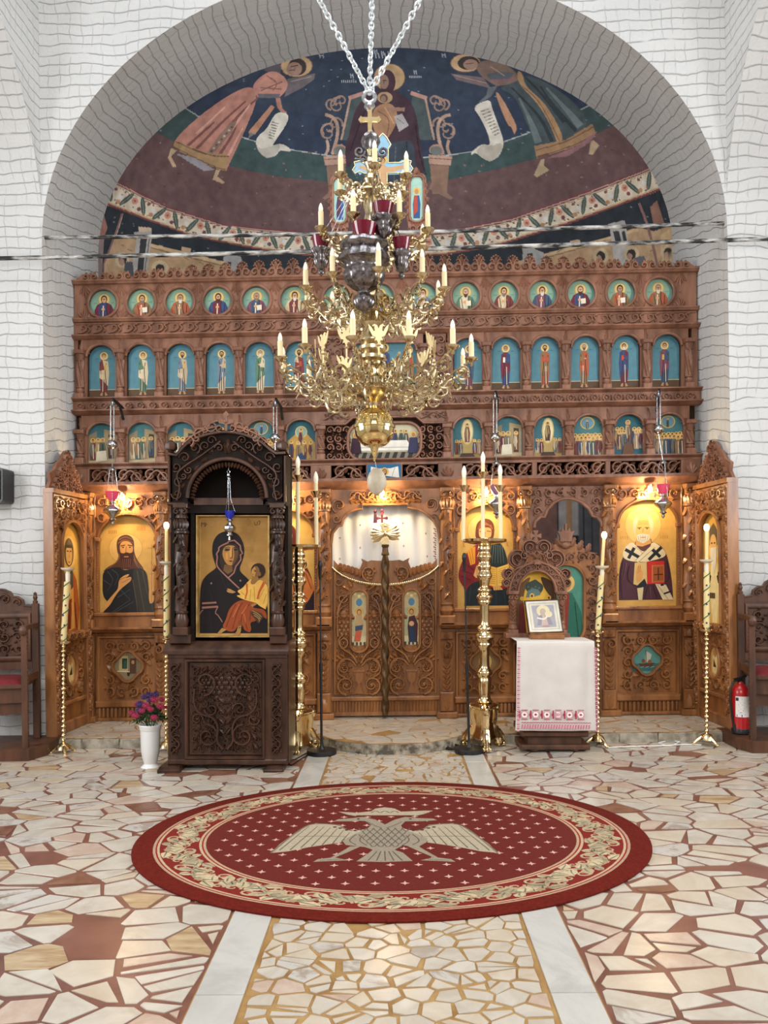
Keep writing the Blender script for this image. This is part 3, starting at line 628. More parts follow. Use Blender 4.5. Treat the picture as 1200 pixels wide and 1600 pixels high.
P = cells(XC-4.85, SL[0]-.012, .3, 6.98, .245, .148, rng, ok, .020, .40)+cells(SL[1]+.012, XC+4.85, .3, 6.98, .245, .148, rng, ok, .020, .40)
P = [p for p in P if rng.random() > .03]
pave(fo, P, 0, .004, (50, 24, 12, 8, 4, 4), rng)
fp = slab('floor', SI[0]-.004, SI[1]+.004, .2, 7.0, M['grout_ochre'], .001)
P = [p for p in cells(SI[0]+.006, SI[1]-.006, .3, 6.98, .104, .080, rng, ok, .013, .20) if rng.random() > .02]
pave(fp, P, .001, .004, (60, 28, 5, 6, 1, 0), rng)
for k, (a, b) in enumerate(((SL[0], SI[0]-.008), (SI[1]+.008, SL[1]))):
    fs = slab('floor', a-.006, b+.006, .2, 7.0, M['grout_ochre'], .0005); y = .3
    for L in (1.55, .98, 1.2, .9, 1.3, .95):
        s_ = MB(); s_.bbox(a, b, y, min(y+L-.004, 6.98), -.01, .0052, .0012); obj('marble_slab', s_, M['strip'], fs, None, 0); y += L
# raised sanctuary step with its round front
STEP = .09
arc = [(.06+.70*cos(t), 7.2+.70*sin(t)) for t in np.linspace(PI+.50, 2*PI-.50, 30)]
out = [(XC-AH, 6.87)]+[(arc[0][0]-.09, 6.87), (arc[0][0]-.03, arc[0][1]+.01)]+arc+[(arc[-1][0]+.03, arc[-1][1]+.01), (arc[-1][0]+.09, 6.87)]+[(XC+AH, 6.87), (XC+AH, 8.3), (XC-AH, 8.3)]
b = MB(); b.prism([(x, y) for x, y in out], 0, STEP-.004); st = struct(obj('floor_step', b, M['platform'], None, None, 0))
b = MB(); b.prism([(x, y+.004) for x, y in out], STEP-.004, STEP); struct(obj('mortar_bed', b, M['grout_ochre'], st, None, 0))
def edge_cut(p):                   # stones cut to the outline of the step
    cx, cy = sum(q[0] for q in p)/len(p), sum(q[1] for q in p)/len(p)
    if cy > 6.885 and not (cy < 7.1 and math.hypot(cx-.06, cy-7.2) < .6): return clip(p, 0, -1, -6.884) if abs(cx-.06) > .66 else p
    if math.hypot(cx-.06, cy-7.2) > .72: return []
    for a in np.linspace(PI, 2*PI, 40): p = clip(p, cos(a), sin(a), cos(a)*.06+sin(a)*7.2+.685) if len(p) > 2 else p
    return p
P = [edge_cut(p) for p in cells(XC-AH+.01, XC+AH-.01, 6.4, 8.2, .215, .15, rng, ok, .014, .2)]
P = [p for p in P if len(p) > 2 and parea(p) > .0006]
pave(st, [p for p in P if rng.random() > .01], STEP, .003, (40, 40, 6, 3, 3, 0), rng)
RS = mat('riser_stone', (182, 174, 158), .8, col2=(120, 110, 94), scale=10, bump=.5, rand=1)
for x in np.arange(X0+.02, X1-.3, .33):
    if not -.75 < x < .6: b = MB(); b.bbox(x, x+.318, .002, STEP-.010, 0, .008, .002); obj('riser_stone', b, RS, st, Affine((0, 6.87, 0), (1, 0, 0), (0, 0, 1), (0, -1, 0)), 0)
# ================================================================== CARVING MOTIFS (local x, y; height h towards the viewer)
def spiral(x, y, r, turns, a0, dr, n=16, end=.16):
    return [(x+r*(1-(1-end)*(i/n))*cos(a0+dr*2*PI*turns*i/n), y+r*(1-(1-end)*(i/n))*sin(a0+dr*2*PI*turns*i/n)) for i in range(n+1)]
def flower(mb, x, y, r, d, h, n=6):
    for i in range(n):
        a = 2*PI*i/n; mb.blob(x+.62*r*cos(a), y+.62*r*sin(a), d, .4*r, .4*r, h, 5, 2)
    mb.blob(x, y, d, .3*r, .3*r, h*1.3, 5, 2)
def grapes(mb, x, y, r, d, h, up=1):
    for j, n in enumerate((3, 4, 3, 2, 1)):
        for i in range(n): mb.blob(x+(i-(n-1)/2)*r*.48, y+up*(j-1.6)*r*.44, d, r*.25, r*.25, h, 5, 2)
def volute(mb, x, y, r, a0, dr, d, w, h, kind, rng, turns=1.25):
    mb.ribbon(spiral(x, y, r, turns, a0, dr), w, w*.5, h, h*.7, d)
    if kind == 0: mb.blob(x, y, d, r*.28, r*.28, h, 6, 2)
    elif kind == 1: flower(mb, x, y, r*.5, d, h)
    elif kind == 2: grapes(mb, x, y, r*.62, d, h)
    else:
        for k in range(3): mb.leaf(x, y, a0+k*2.1, r*.55, r*.2, h, d, 1)
def vine(mb, x0, x1, yc, H, n, d, w, h, rng, swap=False, kinds=(0, 2, 1, 3)):
    old = mb.T
    if swap: mb.T = (lambda p: (p[1], p[0], p[2])) if old is None else (lambda p: old((p[1], p[0], p[2])))
    L = (x1-x0)/n; N = n*8
    mb.ribbon([(x0+(x1-x0)*i/N, yc+H*.36*cos(PI*n*i/N)) for i in range(N+1)], w, w, h, h, d)
    for i in range(n):
        cx = x0+(i+.5)*L; s = 1 if i % 2 else -1; r = min(L*.46, H*.42)
        volute(mb, cx, yc-s*H*.06*-1, r, PI/2*s+.6, s, d, w*.85, h, kinds[i % len(kinds)], rng)
        mb.leaf(cx-L*.42, yc+s*H*.28, -s*.5, L*.42, H*.15, h*.8, d, 2); mb.leaf(cx+L*.42, yc+s*H*.30, PI+s*.6, L*.36, H*.14, h*.8, d, 1); mb.leaf(cx+L*.30, yc-s*H*.40, PI-s*.7, L*.34, H*.12, h*.8, d, 1); mb.leaf(cx-L*.34, yc-s*H*.40, s*.4, L*.30, H*.12, h*.8, d, 1); mb.blob(cx+L*.5, yc+H*.05, d, H*.10, H*.10, h, 6, 2)
    mb.T = old
def fill(mb, x0, x1, y0, y1, nx, ny, d, w, h, rng, kinds=(3, 1, 0, 2), mirror=True, skip=None):
    cx, cy = (x1-x0)/nx, (y1-y0)/ny; half = (nx+1)//2 if mirror else nx
    for j in range(ny):
        for i in range(half):
            x, y = x0+(i+.5)*cx, y0+(j+.5)*cy; r = min(cx, cy)*.46; k = kinds[(i+j*2) % len(kinds)]; a0 = rng.uniform(0, 6.28); dr = 1 if (i+j) % 2 else -1
            for m in ((0, 1) if mirror and i != nx-1-i else (0,)):
                X = x if m == 0 else x0+x1-x; D = dr if m == 0 else -dr; A = a0 if m == 0 else PI-a0
                if skip and skip(X, y): continue
                volute(mb, X, y, r, A, D, d, w, h, k, rng)
                for q in range(3): a = A+q*2.1+.5; mb.leaf(X+r*.9*cos(a), y+r*.9*sin(a), a+.8*D, r*.55, r*.22, h*.8, d, 1)
def ell_arc(cx, cy, rx, ry, a0, a1, n): return [(cx+rx*cos(a0+(a1-a0)*i/n), cy-ry*sin(a0+(a1-a0)*i/n)) for i in range(n+1)]
def mould(mb, path, w, d0, d1, closed=False): mb.sweep(path, [(-w/2, d0), (-w/2, d1*.7+d0*.3), (-w*.25, d1), (w*.25, d1), (w/2, d1*.7+d0*.3), (w/2, d0)], closed)
def ledge(mb, u0, u1, v0, v1, d0, d1):      # cornice strip with a stepped section
    V = [(v0, d1), (v0+(v1-v0)*.3, d1), (v0+(v1-v0)*.45, d1*.75), (v0+(v1-v0)*.75, d1*.6), (v1, d1*.25+d0*.75)]
    n = 12; vs = []; us = [u0+(u1-u0)*i/n for i in range(n+1)]
    for u in us: vs += [(u, v0, d0)]+[(u, v, d) for v, d in V]+[(u, v1, d0)]
    m = len(V)+2; fs = [(i*m+j, i*m+j+1, (i+1)*m+j+1, (i+1)*m+j) for i in range(n) for j in range(m-1)]+[tuple(range(m)), tuple(range(n*m, n*m+m))]
    mb.add(vs, fs)
def slabs(mb, u0, u1, v0, v1, d0, d1, n=12):
    for i in range(n): mb.box(u0+(u1-u0)*i/n, u0+(u1-u0)*(i+1)/n, v0, v1, d0, d1)
# ------------------------------------------------------------------ painted saints
SK = ('c99a70', 'b98a62', 'd2a67c')
def bust(p, x, y, R, rng, robe, mant, hair, beard, bg, bg2):
    p.ell(x, y, R, R, bg2, 28).ell(x-R*.06, y-R*.1, R*.86, R*.86, bg, 24)
    p.ell(x, y-.34*R, .42*R, .42*R, 'a8884e').ell(x, y-.34*R, .39*R, .39*R, 'd6ba78')
    p.poly([(x-.16*R, y-.14*R), (x+.16*R, y-.14*R), (x+.5*R, y+.04*R), (x+.68*R, y+.42*R), (x+.64*R, y+.72*R), (x+.3*R, y+.93*R), (x-.3*R, y+.93*R), (x-.64*R, y+.72*R), (x-.68*R, y+.42*R), (x-.5*R, y+.04*R)], mant)
    p.poly([(x-.16*R, y-.14*R), (x+.2*R, y-.1*R), (x+.22*R, y+.3*R), (x+.1*R, y+.95*R), (x-.36*R, y+.9*R), (x-.42*R, y+.2*R)], robe)
    p.line([(x+.2*R, y-.05*R), (x+.16*R, y+.4*R), (x+.28*R, y+.9*R)], .06*R, '3a2c2a').line([(x-.3*R, y+.1*R), (x-.2*R, y+.8*R)], .05*R, '4a3a34').line([(x+.45*R, y+.15*R), (x+.42*R, y+.8*R)], .05*R, '3a2c2a')
    p.line([(x-.05*R, y+.1*R), (x-.08*R, y+.85*R)], .08*R, 'd8c8b4')
    p.ell(x, y-.36*R, .22*R, .27*R, hair).ell(x, y-.31*R, .16*R, .22*R, SK[rng.randrange(3)], 14)
    if beard: p.poly([(x-.15*R, y-.26*R), (x-.06*R, y-.2*R), (x+.06*R, y-.2*R), (x+.15*R, y-.26*R), (x+.1*R, y-.02*R), (x, y+.06*R), (x-.1*R, y-.02*R)], beard)
    p.line([(x-.1*R, y-.36*R), (x+.1*R, y-.36*R)], .04*R, '4a3428').line([(x, y-.36*R), (x, y-.25*R)], .03*R, '7a5640')
    p.ell(x-.06*R, y+.36*R, .13*R, .1*R, 'c99a70', 8)
    if rng.random() < .5: p.poly([(x+.02*R, y+.3*R), (x+.36*R, y+.26*R), (x+.38*R, y+.62*R), (x+.04*R, y+.66*R)], rng.choice(('e0d4ba', 'd8b468', 'e6dcc8')))
    for s in (-1, 1):
        for k in range(3): p.line([(x+s*(.5+.09*k)*R, y-.12*R), (x+s*(.5+.09*k)*R, y-.05*R)], .03*R, '5c6a54')
def standing(p, x, v0, v1, rng, robe, mant, hair, beard, halo='d8be80'):
    H = v1-v0; w = H*.105; hy = v0+H*.085; s = rng.choice((-1, 1))
    p.ell(x, hy, H*.098, H*.098, 'a0834c').ell(x, hy, H*.09, H*.09, halo)
    p.poly([(x-w*.4, v0+H*.17), (x+w*.4, v0+H*.17), (x+w*.95, v0+H*.23), (x+w, v0+H*.5), (x+w*.72, v0+H*.93), (x-w*.72, v0+H*.93), (x-w, v0+H*.5), (x-w*.95, v0+H*.23)], robe)
    p.poly([(x-s*w*.3, v0+H*.17), (x+s*w*.9, v0+H*.21), (x+s*w*1.12, v0+H*.48), (x+s*w*.9, v0+H*.78), (x-s*w*.1, v0+H*.66), (x-s*w*1.0, v0+H*.58), (x-s*w*.95, v0+H*.42), (x+s*w*.1, v0+H*.4)], mant)
    for k in (-.4, 0, .42): p.line([(x+k*w, v0+H*.62), (x+k*w*1.2, v0+H*.92)], .014*H, '3c302c')
    p.line([(x+s*w*.5, v0+H*.25), (x+s*w*.2, v0+H*.42), (x+s*w*.5, v0+H*.72)], .014*H, '33282a').line([(x-s*w*.7, v0+H*.25), (x-s*w*.6, v0+H*.5)], .012*H, '4a3c36').line([(x-s*w*.2, v0+H*.5), (x-s*w*.25, v0+H*.9)], .016*H, 'd6c6b0')
    p.ell(x, hy-.005*H, H*.05, H*.06, hair, 12).ell(x, hy+H*.006, H*.037, H*.048, SK[rng.randrange(3)], 12)
    if beard: p.poly([(x-.034*H, hy+.012*H), (x+.034*H, hy+.012*H), (x+.02*H, hy+.065*H), (x, hy+.085*H), (x-.02*H, hy+.065*H)], beard)
    p.line([(x-.024*H, hy-.004*H), (x+.024*H, hy-.004*H)], .01*H, '4a3428')
    p.poly([(x-s*w*.9, v0+H*.3), (x+s*w*.2, v0+H*.33), (x+s*w*.2, v0+H*.37), (x-s*w*.9, v0+H*.42)], mant if rng.random() < .4 else robe).ell(x+s*w*.25, v0+H*.345, .022*H, .018*H, 'c99a70', 8)
    if rng.random() < .55: p.poly([(x+s*w*.1, v0+H*.29), (x+s*w*.55, v0+H*.28), (x+s*w*.6, v0+H*.4), (x+s*w*.12, v0+H*.41)], rng.choice(('e0d4ba', 'c8a45c', 'b84a34')))
    for k in (-1, 1): p.poly([(x+k*w*.2, v0+H*.92), (x+k*w*.5, v0+H*.92), (x+k*w*.85, v0+H*.985), (x+k*w*.3, v0+H)], 'b98a62')
    for k in (-1, 1):
        for q in range(3): p.line([(x+k*(w*1.2+q*H*.02), v0+H*.14), (x+k*(w*1.2+q*H*.02), v0+H*.16)], .008*H, '1e4a5c')
ROBE = ('3c4a72', '7a3b3a', 'c9b48e', '6e2c3c', 'b9a68a', 'a8583c', '5a7a60', '7c4a5c', '40566e', 'd0c0a0', '8a6a4a', '6a7a88')
HAIR = ('3a2a22', '4a3224', '6a5a50', '2c2220', '8a7c70'); BEARD = ('4a3224', None, '7c7068', '3a2a22', 'd0c6b8', '5a4a3e')
CROWD = ('3c4a62', '6a3a38', '9a8468', '5a2c38', '8a6a4a', '4a5c50', '7a5040', '40506a', 'a88c5c', '6a6a62', '54403a', 'b0a080')
def crowd(p, x, y, h, rng, n, dx, rows=1):
    for r_ in range(rows):
        for i in range(n):
            X = x+(i-(n-1)/2)*dx+rng.uniform(-.6, .6)+(r_ % 2)*dx*.4; Y = y+r_*h*.16+rng.uniform(-.8, .8)
            p.ell(X, Y, h*.13, h*.13, 'd8b464', 10)
            p.poly([(X-h*.1, Y+h*.1), (X+h*.1, Y+h*.1), (X+h*.17, Y+h*.45), (X+h*.13, Y+h*.95), (X-h*.13, Y+h*.95), (X-h*.17, Y+h*.45)], rng.choice(CROWD)).poly([(X-h*.1, Y+h*.12), (X+h*.04, Y+h*.14), (X+h*.1, Y+h*.5), (X-h*.06, Y+h*.8), (X-h*.16, Y+h*.5)], rng.choice(CROWD))
            p.line([(X, Y+h*.2), (X+h*.03, Y+h*.9)], h*.04, rng.choice(('33282a', 'd6c6b0'))); p.ell(X, Y+h*.01, h*.07, h*.09, rng.choice(SK), 8); p.poly([(X-h*.07, Y-h*.02), (X, Y-h*.1), (X+h*.07, Y-h*.02)], rng.choice(HAIR))
def feast(p, x, v0, v1, hw, rng, kind):
    H = v1-v0; W_ = 2*hw; X = lambda t: x-hw+W_*t; Y = lambda t: v0+H*t
    p.poly([(X(0), v1)]+ell_arc(x, v0+18, hw, 18, PI, 0, 14)+[(X(1), v1)], ('3f6f78', '46767a', '2f5f6c')[kind % 3])
    if kind % 6 in (0, 1):      # interiors with buildings
        p.poly([(X(.02), Y(.3)), (X(.3), Y(.2)), (X(.32), Y(.98)), (X(.02), Y(.98))], '8a7a60').poly([(X(.55), Y(.16)), (X(.97), Y(.22)), (X(.97), Y(.98)), (X(.55), Y(.98))], 'a2916e').poly([(X(.7), Y(.28)), (X(.88), Y(.3)), (X(.88), Y(.85)), (X(.7), Y(.85))], '4a3a34')
        p.poly([(X(.02), Y(.9)), (X(.98), Y(.86)), (X(.98), Y(1)), (X(.02), Y(1))], 'b8a884'); crowd(p, X(.34), Y(.42), H*.48, rng, 3, hw*.36); crowd(p, X(.78), Y(.4), H*.42, rng, 1, 4)
        if kind % 6 == 0: p.poly([(X(.3), Y(.68)), (X(.62), Y(.66)), (X(.66), Y(.9)), (X(.28), Y(.92))], 'd8d0b8')
    elif kind % 6 == 2:          # gold hills
        p.poly([(X(.02), Y(1)), (X(.04), Y(.5)), (X(.25), Y(.38)), (X(.5), Y(.22)), (X(.75), Y(.38)), (X(.97), Y(.55)), (X(.97), Y(1))], 'b8924a'); p.ell(X(.5), Y(.3), hw*.42, hw*.42, 'd8bc70'); p.ell(X(.5), Y(.3), hw*.36, hw*.36, '8aa89c')
        crowd(p, X(.5), Y(.26), H*.4, rng, 1, 5); crowd(p, X(.5), Y(.55), H*.38, rng, 4, hw*.44); p.poly([(X(.3), Y(.95)), (X(.5), Y(.78)), (X(.7), Y(.95))], '2c4468')
    elif kind % 6 == 3:          # figure in a mandorla
        p.poly([(X(.02), Y(1)), (X(.1), Y(.6)), (X(.4), Y(.5)), (X(.7), Y(.52)), (X(.97), Y(.65)), (X(.97), Y(1))], 'a8905c'); p.ell(X(.5), Y(.36), hw*.42, H*.3, 'c8b078'); p.ell(X(.5), Y(.36), hw*.34, H*.26, 'e0d2a4'); crowd(p, X(.5), Y(.2), H*.42, rng, 1, 5)
        crowd(p, X(.2), Y(.58), H*.32, rng, 2, hw*.3); crowd(p, X(.82), Y(.58), H*.32, rng, 2, hw*.3); p.poly([(X(.3), Y(.86)), (X(.7), Y(.86)), (X(.78), Y(.97)), (X(.22), Y(.97))], '4a3a30')
    elif kind % 6 == 4:
        p.ell(X(.5), Y(.2), hw*.5, hw*.44, 'c8a858'); p.ell(X(.5), Y(.2), hw*.42, hw*.36, '6a90a0'); crowd(p, X(.5), Y(.14), H*.2, rng, 1, 4); p.poly([(X(.02), Y(1)), (X(.02), Y(.9)), (X(.98), Y(.9)), (X(.98), Y(1))], 'b89c58'); crowd(p, X(.5), Y(.5), H*.45, rng, 7, hw*.27, 2)
    else:
        p.poly([(X(.02), Y(.95)), (X(.98), Y(.95)), (X(.98), Y(1)), (X(.02), Y(1))], '5a4a36'); crowd(p, X(.5), Y(.2), H*.5, rng, 1, 5); crowd(p, X(.22), Y(.36), H*.42, rng, 2, hw*.3, 2); crowd(p, X(.8), Y(.36), H*.42, rng, 2, hw*.3, 2); p.poly([(X(.36), Y(.7)), (X(.64), Y(.7)), (X(.7), Y(.95)), (X(.3), Y(.95))], '6a4a34')
# ================================================================== ICONOSTASIS
SLP = ([300, 395, 433, 517, 620, 640, 760, 973, 1120], [.020, .021, .021, .0196, .0176, .017, .0155, .0125, .0125])
YI = 7.68
I = Plane(YI, SLP)
ico = thing('iconostasis', 'tall carved wooden altar screen with tiers of painted icons across the sanctuary arch', 'altar screen', (XC, YI, STEP))
W1, W2, WS = M['wood'], M['wood_lo'], M['wood_backing']
rng = random.Random(3)
def part(name, b, m=None, parent=None, smooth=35): return obj(name, b, m or W1, parent or ico, I, smooth)
MED = [161, 220.5, 280.5, 340, 400, 460, 527, 594, 661, 728, 788, 848, 908, 970, 1030]
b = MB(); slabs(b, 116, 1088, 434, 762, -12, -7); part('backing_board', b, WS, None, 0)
# cresting: paired scrolls with trefoils
def crest_h(u): return 15+19*max(0, 1-abs(u-600)/430)**.8
n = 36; L = (1078-128)/n
b = MB()
for i in range(n):
    u = 128+(i+.5)*L; h = crest_h(u); r = min(L*.30, h*.36)
    for s in (-1, 1):
        b.ribbon(spiral(u+s*L*.25, 430-r*1.05, r, 1.2, PI/2, s), 3.4, 2, 3, 2, 0)
        b.ribbon([(u+s*L*.03, 431), (u+s*L*.06, 431-h*.5), (u+s*L*.2, 431-h*.82), (u+s*L*.34, 431-h*.7)], 3, 2, 3, 2, 0)
        b.blob(u+s*L*.24, 431-h*.88, -1, 2, 2, 3.4, 6, 3)
    b.leaf(u, 431-h*.35, -PI/2, h*.62, 3.2, 3, 0, 2)
    if h > 22:
        b.blob(u, 431-h*1.02, -1, 2.2, 2.2, 3.4, 6, 3); b.blob(u-3.4, 431-h*.97, -1, 2, 2, 3, 6, 3); b.blob(u+3.4, 431-h*.97, -1, 2, 2, 3, 6, 3)
    q = [(u-L/2, 433), (u-L/2, 433-h*.55), (u-L*.22, 433-h*.8), (u, 433-h*.92), (u+L*.22, 433-h*.8), (u+L/2, 433-h*.55), (u+L/2, 433)]
    b.prism(q, -4, 0)
for s, u in ((1, 116), (-1, 1088)): b.prism([(u, 433), (u+s*4, 427), (u+s*14, 419), (u+s*16, 433)], -4, 2)
part('cresting', b)
# medallion tier
b = MB()
for i, u in enumerate(MED):
    a = 116 if i == 0 else (MED[i-1]+u)/2; c = 1088 if i == 14 else (MED[i+1]+u)/2
    for s in (-1, 1):
        arc = [(u+22.4*cos(t), 465+s*22.4*sin(t)) for t in np.linspace(PI, 0, 17)]
        q = [(a, 465), (a, 465+s*29), (c, 465+s*29), (c, 465)]+arc[::-1]
        b.prism(q, -6, 0)
part('medallion_board', b, W1, None, 0)
b = MB()
for i, u in enumerate(MED):
    mould(b, [(u+23.3*cos(t), 465+23.3*sin(t)) for t in np.linspace(0, 2*PI, 33)[:-1]], 4.2, 0, 3.2, True)
    c = (MED[i+1]+u)/2 if i < 14 else 1062; a_ = (MED[i-1]+u)/2 if i else 130
    for X in ((c,) if i else (a_+3, c)):
        for s in (-1, 1):
            for a in (.9, 1.25, 1.571, 1.9, 2.25): b.leaf(X, 465+s*27, -s*a, 15 if abs(a-1.57) > .1 else 19, 2.3, 2.4, 0, 1)
        b.blob(X, 465, 0, 1.8, 1.8, 2, 6, 2); b.line if False else None
part('carving', b)
for i, u in enumerate(MED):
    p = Pic(); bust(p, u, 465, 22.2, rng, ROBE[i*5 % 12], ROBE[(i*7+3) % 12], HAIR[i % 5], BEARD[i*2 % 6] if i else None, '86a892', '668c84')
    picture('medallion_icon', p, M['paint'], ico, I, -5, .06)
b = MB(); ledge(b, 112, 1091, 429.5, 436.5, -4, 7); ledge(b, 112, 1091, 489, 496, -4, 6); slabs(b, 114, 1089, 495, 518, -6, 0)
ledge(b, 111, 1092, 516, 523, -4, 10); part('cornice', b, W1, None, 40)
b = MB(); n = 40; L = (1080-124)/n      # interlace band
for i in range(n):
    u = 124+(i+.5)*L
    b.ribbon([(u-L*.55, 512), (u-L*.2, 511), (u+L*.05, 506), (u-L*.1, 500), (u-L*.35, 501), (u-L*.3, 506)], 3, 1.8, 2.6, 2, 0)
    b.ribbon([(u+L*.35, 499), (u+L*.05, 501), (u+L*.3, 507), (u+L*.1, 511)], 2.6, 1.8, 2.6, 2, 0)
b.box(118, 1086, 496, 498, 0, 1.6); b.box(118, 1086, 513.5, 515.5, 0, 1.6)
part('interlace_band', b)
# arcades
def column(b, u, v, r, top=True):
    v0, v1, v2, v3, v4, v5 = v
    b.bbox(u-r*1.25, u+r*1.25, v0, v0+(v1-v0)*.4, -4, r*2.2, 1); b.lathe(u, r*.6, [(r*1.15, v0+(v1-v0)*.4), (r*.8, v1-2), (r*1.05, v1-1), (r*1.05, v1)], 12)
    b.twist(u, r*.6, v1, v2, r*.82, 1.1, 4, .3, 28, 20)
    b.lathe(u, r*.6, [(r*1.0, v2), (r*1.0, v2+1.6), (r*.75, v2+2), (r*1.12, (v2+v3)/2+1), (r*.8, v3)], 12)
    b.bbox(u-r*1.15, u+r*1.15, v3, v4, -4, r*2.0, 1.2)
def arcade(cols, vt, vs, vb, ri, rise, d0, d1, cv, cr_):
    pl = MB(); mo = MB(); cvg = MB(); pics = []
    for a, c in zip(cols[:-1], cols[1:]):
        u = (a+c)/2; hw = (c-a)/2; wide = hw > 40; r = ri if not wide else hw-10
        if wide:
            ap = [(u-r, vs)]+[(u-r+10*(1-cos(t)), vs-14*sin(t)) for t in np.linspace(0, PI/2, 7)]+[(u+r-10*(1-cos(t)), vs-14*sin(t)) for t in np.linspace(PI/2, 0, 7)]+[(u+r, vs)]
        else: ap = ell_arc(u, vs, r, rise, PI, 0, 18)
        pl.prism([(a, vs), (a, vt), (c, vt), (c, vs)]+ap[::-1], d0, d1)
        pl.box(a, u-r, vs, vb, d0, d1-1); pl.box(u+r, c, vs, vb, d0, d1-1)
        mould(mo, ap, 3.6, d1, d1+3.4)
        for s, X in ((1, a), (-1, c)):
            for k, an in enumerate((.1, .45, .8)): cvg.leaf(X+s*1, vs-5, -an if s > 0 else PI+an, 13-2*k, 2.2, 2.4, d1, 1)
        cvg.leaf(a, vs-4, -PI/2, vs-vt-7, 2.6, 2.4, d1, 2)
    part('arcade', pl, W1, None, 0); part('arch_moulding', mo); part('carving', cvg)
    for c in cols:
        cb = MB(); column(cb, c, cv, cr_); part('twisted_column', cb)
AC = [126.7, 189.3, 250.7, 312.7, 374, 436.7, 498, 541, 661, 702, 759.3, 821.7, 882.7, 946.7, 1009.3, 1075]
AC2 = AC[:7]+AC[9:]
arcade(AC[:7], 518, 549, 617, 22.4, 19, -6, 1, (540, 556, 597, 608, 617, 0), 6)
arcade(AC[9:], 518, 549, 617, 22.4, 19, -6, 1, (540, 556, 597, 608, 617, 0), 6)
arcade([541, 661], 518, 549, 617, 22, 19, -6, 1, (540, 556, 597, 608, 617, 0), 5)
for a, c in ((504, 536), (666, 697)): b = MB(); b.box(a, c, 518, 617, -6, -1); fill(b, a+1, c-1, 524, 614, 2, 5, -1, 3, 3, rng); part('openwork_panel', b)
for s, u in ((1, 113), (-1, 1090)): b = MB(); b.box(min(u, u+s*9), max(u, u+s*9), 518, 617, -8, 0); part('end_stile', b)
for i, u in enumerate([160.7, 222, 283.7, 345.3, 406, 466.7, 733, 790.7, 852.3, 913.7, 976.3, 1040]):
    p = Pic(); p.poly([(u-23, 617)]+ell_arc(u, 550, 23, 20, PI, 0, 16)+[(u+23, 617)], '44707f'); p.poly([(u-21, 600)]+ell_arc(u, 553, 19, 17, PI, 0, 14)+[(u+21, 600)], '55828f')
    p.rect(u-23, u+23, 600, 617, '5a4634').line([(u-23, 600), (u+23, 600)], 1, 'c8b890')
    standing(p, u, 541, 610, rng, ROBE[(i*5+1) % 12], ROBE[(i*7+2) % 12], HAIR[i % 5], BEARD[(i*5+2) % 6] if i not in (0, 11) else None)
    picture('apostle_icon', p, M['paint'], ico, I, -5, .05)
p = Pic(); p.rect(548, 654, 528, 617, '55828f').rect(548, 654, 600, 617, '5a4634')
for k, (u, c1, c2) in enumerate(((563, '3c4a72', '8a90a4'), (601, '7a3b3a', '3c4a72'), (639, '5a7a60', '8a6a4a'))): standing(p, u, 541 if k != 1 else 536, 610, rng, c1, c2, HAIR[k], BEARD[0] if k else None)
picture('deesis_icon', p, M['paint'], ico, I, -5, .04)
b = MB(); ledge(b, 109, 1094, 615.5, 622, -4, 15); slabs(b, 111, 1092, 621, 637, -6, 8); ledge(b, 109, 1094, 635, 642, -4, 16); part('cornice', b, W1, None, 40)
b = MB(); n = 52; L = (1084-120)/n
for i in range(n):
    u = 120+(i+.5)*L; b.ribbon(spiral(u, 629, 5.6, .95, 0, 1, 12, .8), 2.4, 2, 2.4, 2, 8); b.blob(u, 629, 8, 2.2, 2.2, 2.2, 6, 2); b.leaf(u+L*.5, 634, -PI/2-.3, 9, 1.6, 2, 8, 1)
part('rosette_band', b)
FC = [127, 190.7, 253, 314, 376, 438, 502, 698, 762.7, 825.7, 888, 950.7, 1014, 1077]
arcade(FC[:7], 641, 672, 719, 22.4, 19, -6, 1, (665, 681, 700, 709, 718.5, 0), 6)
arcade(FC[7:], 641, 672, 719, 22.4, 19, -6, 1, (665, 681, 700, 709, 718.5, 0), 6)
FX = [158.5, 222, 283.5, 345, 407, 470, 730.5, 794, 857, 919, 982.5, 1045.5]
for i, u in enumerate(FX):
    p = Pic(); feast(p, u, 652, 719, 22.8, rng, (0, 1, 0, 5, 4, 2, 3, 0, 3, 4, 5, 4)[i]); picture('feast_icon', p, M['paint'], ico, I, -5, .035)
# long supper icon between openwork fields
def stad(cx, cy, hw, hh, r, n=7):
    o = []
    for sx, sy, a in ((1, -1, -PI/2), (1, 1, 0), (-1, 1, PI/2), (-1, -1, PI)):
        o += [(cx+sx*(hw-r)+r*cos(a+PI/2*i/n), cy+sy*(hh-r)+r*sin(a+PI/2*i/n)) for i in range(n+1)]
    return o
b = MB(); q = stad(601, 690, 57, 29, 22); mould(b, q, 5, -2, 5, True); mould(b, [(502, 662), (540, 662), (552, 652), (650, 652), (662, 662), (698, 662)], 4, 0, 5)
b.prism([(502, 641), (698, 641), (698, 662), (662, 662), (650, 652), (552, 652), (540, 662), (502, 662)], -6, 1)
vine(b, 505, 545, 650, 12, 2, 1, 2, 2, rng); vine(b, 657, 697, 650, 12, 2, 1, 2, 2, rng)
for a, c in ((509, 549), (653, 693)): fill(b, a, c, 664, 718, 3, 4, -3, 3, 3.4, rng, skip=lambda x, y: abs(x-601) < 53 and abs(y-690) < 24)
part('supper_frame', b)
p = Pic(); p.poly(stad(601, 690, 55, 27, 20), 'd6d2b4'); p.poly([(546, 706), (656, 706), (654, 712), (640, 717), (560, 717), (548, 712)], '8c8474')
for k in range(8): p.poly([(556+k*12, 706), (562+k*12, 706), (559+k*12, 716), (552+k*12, 716)], '3a3632')
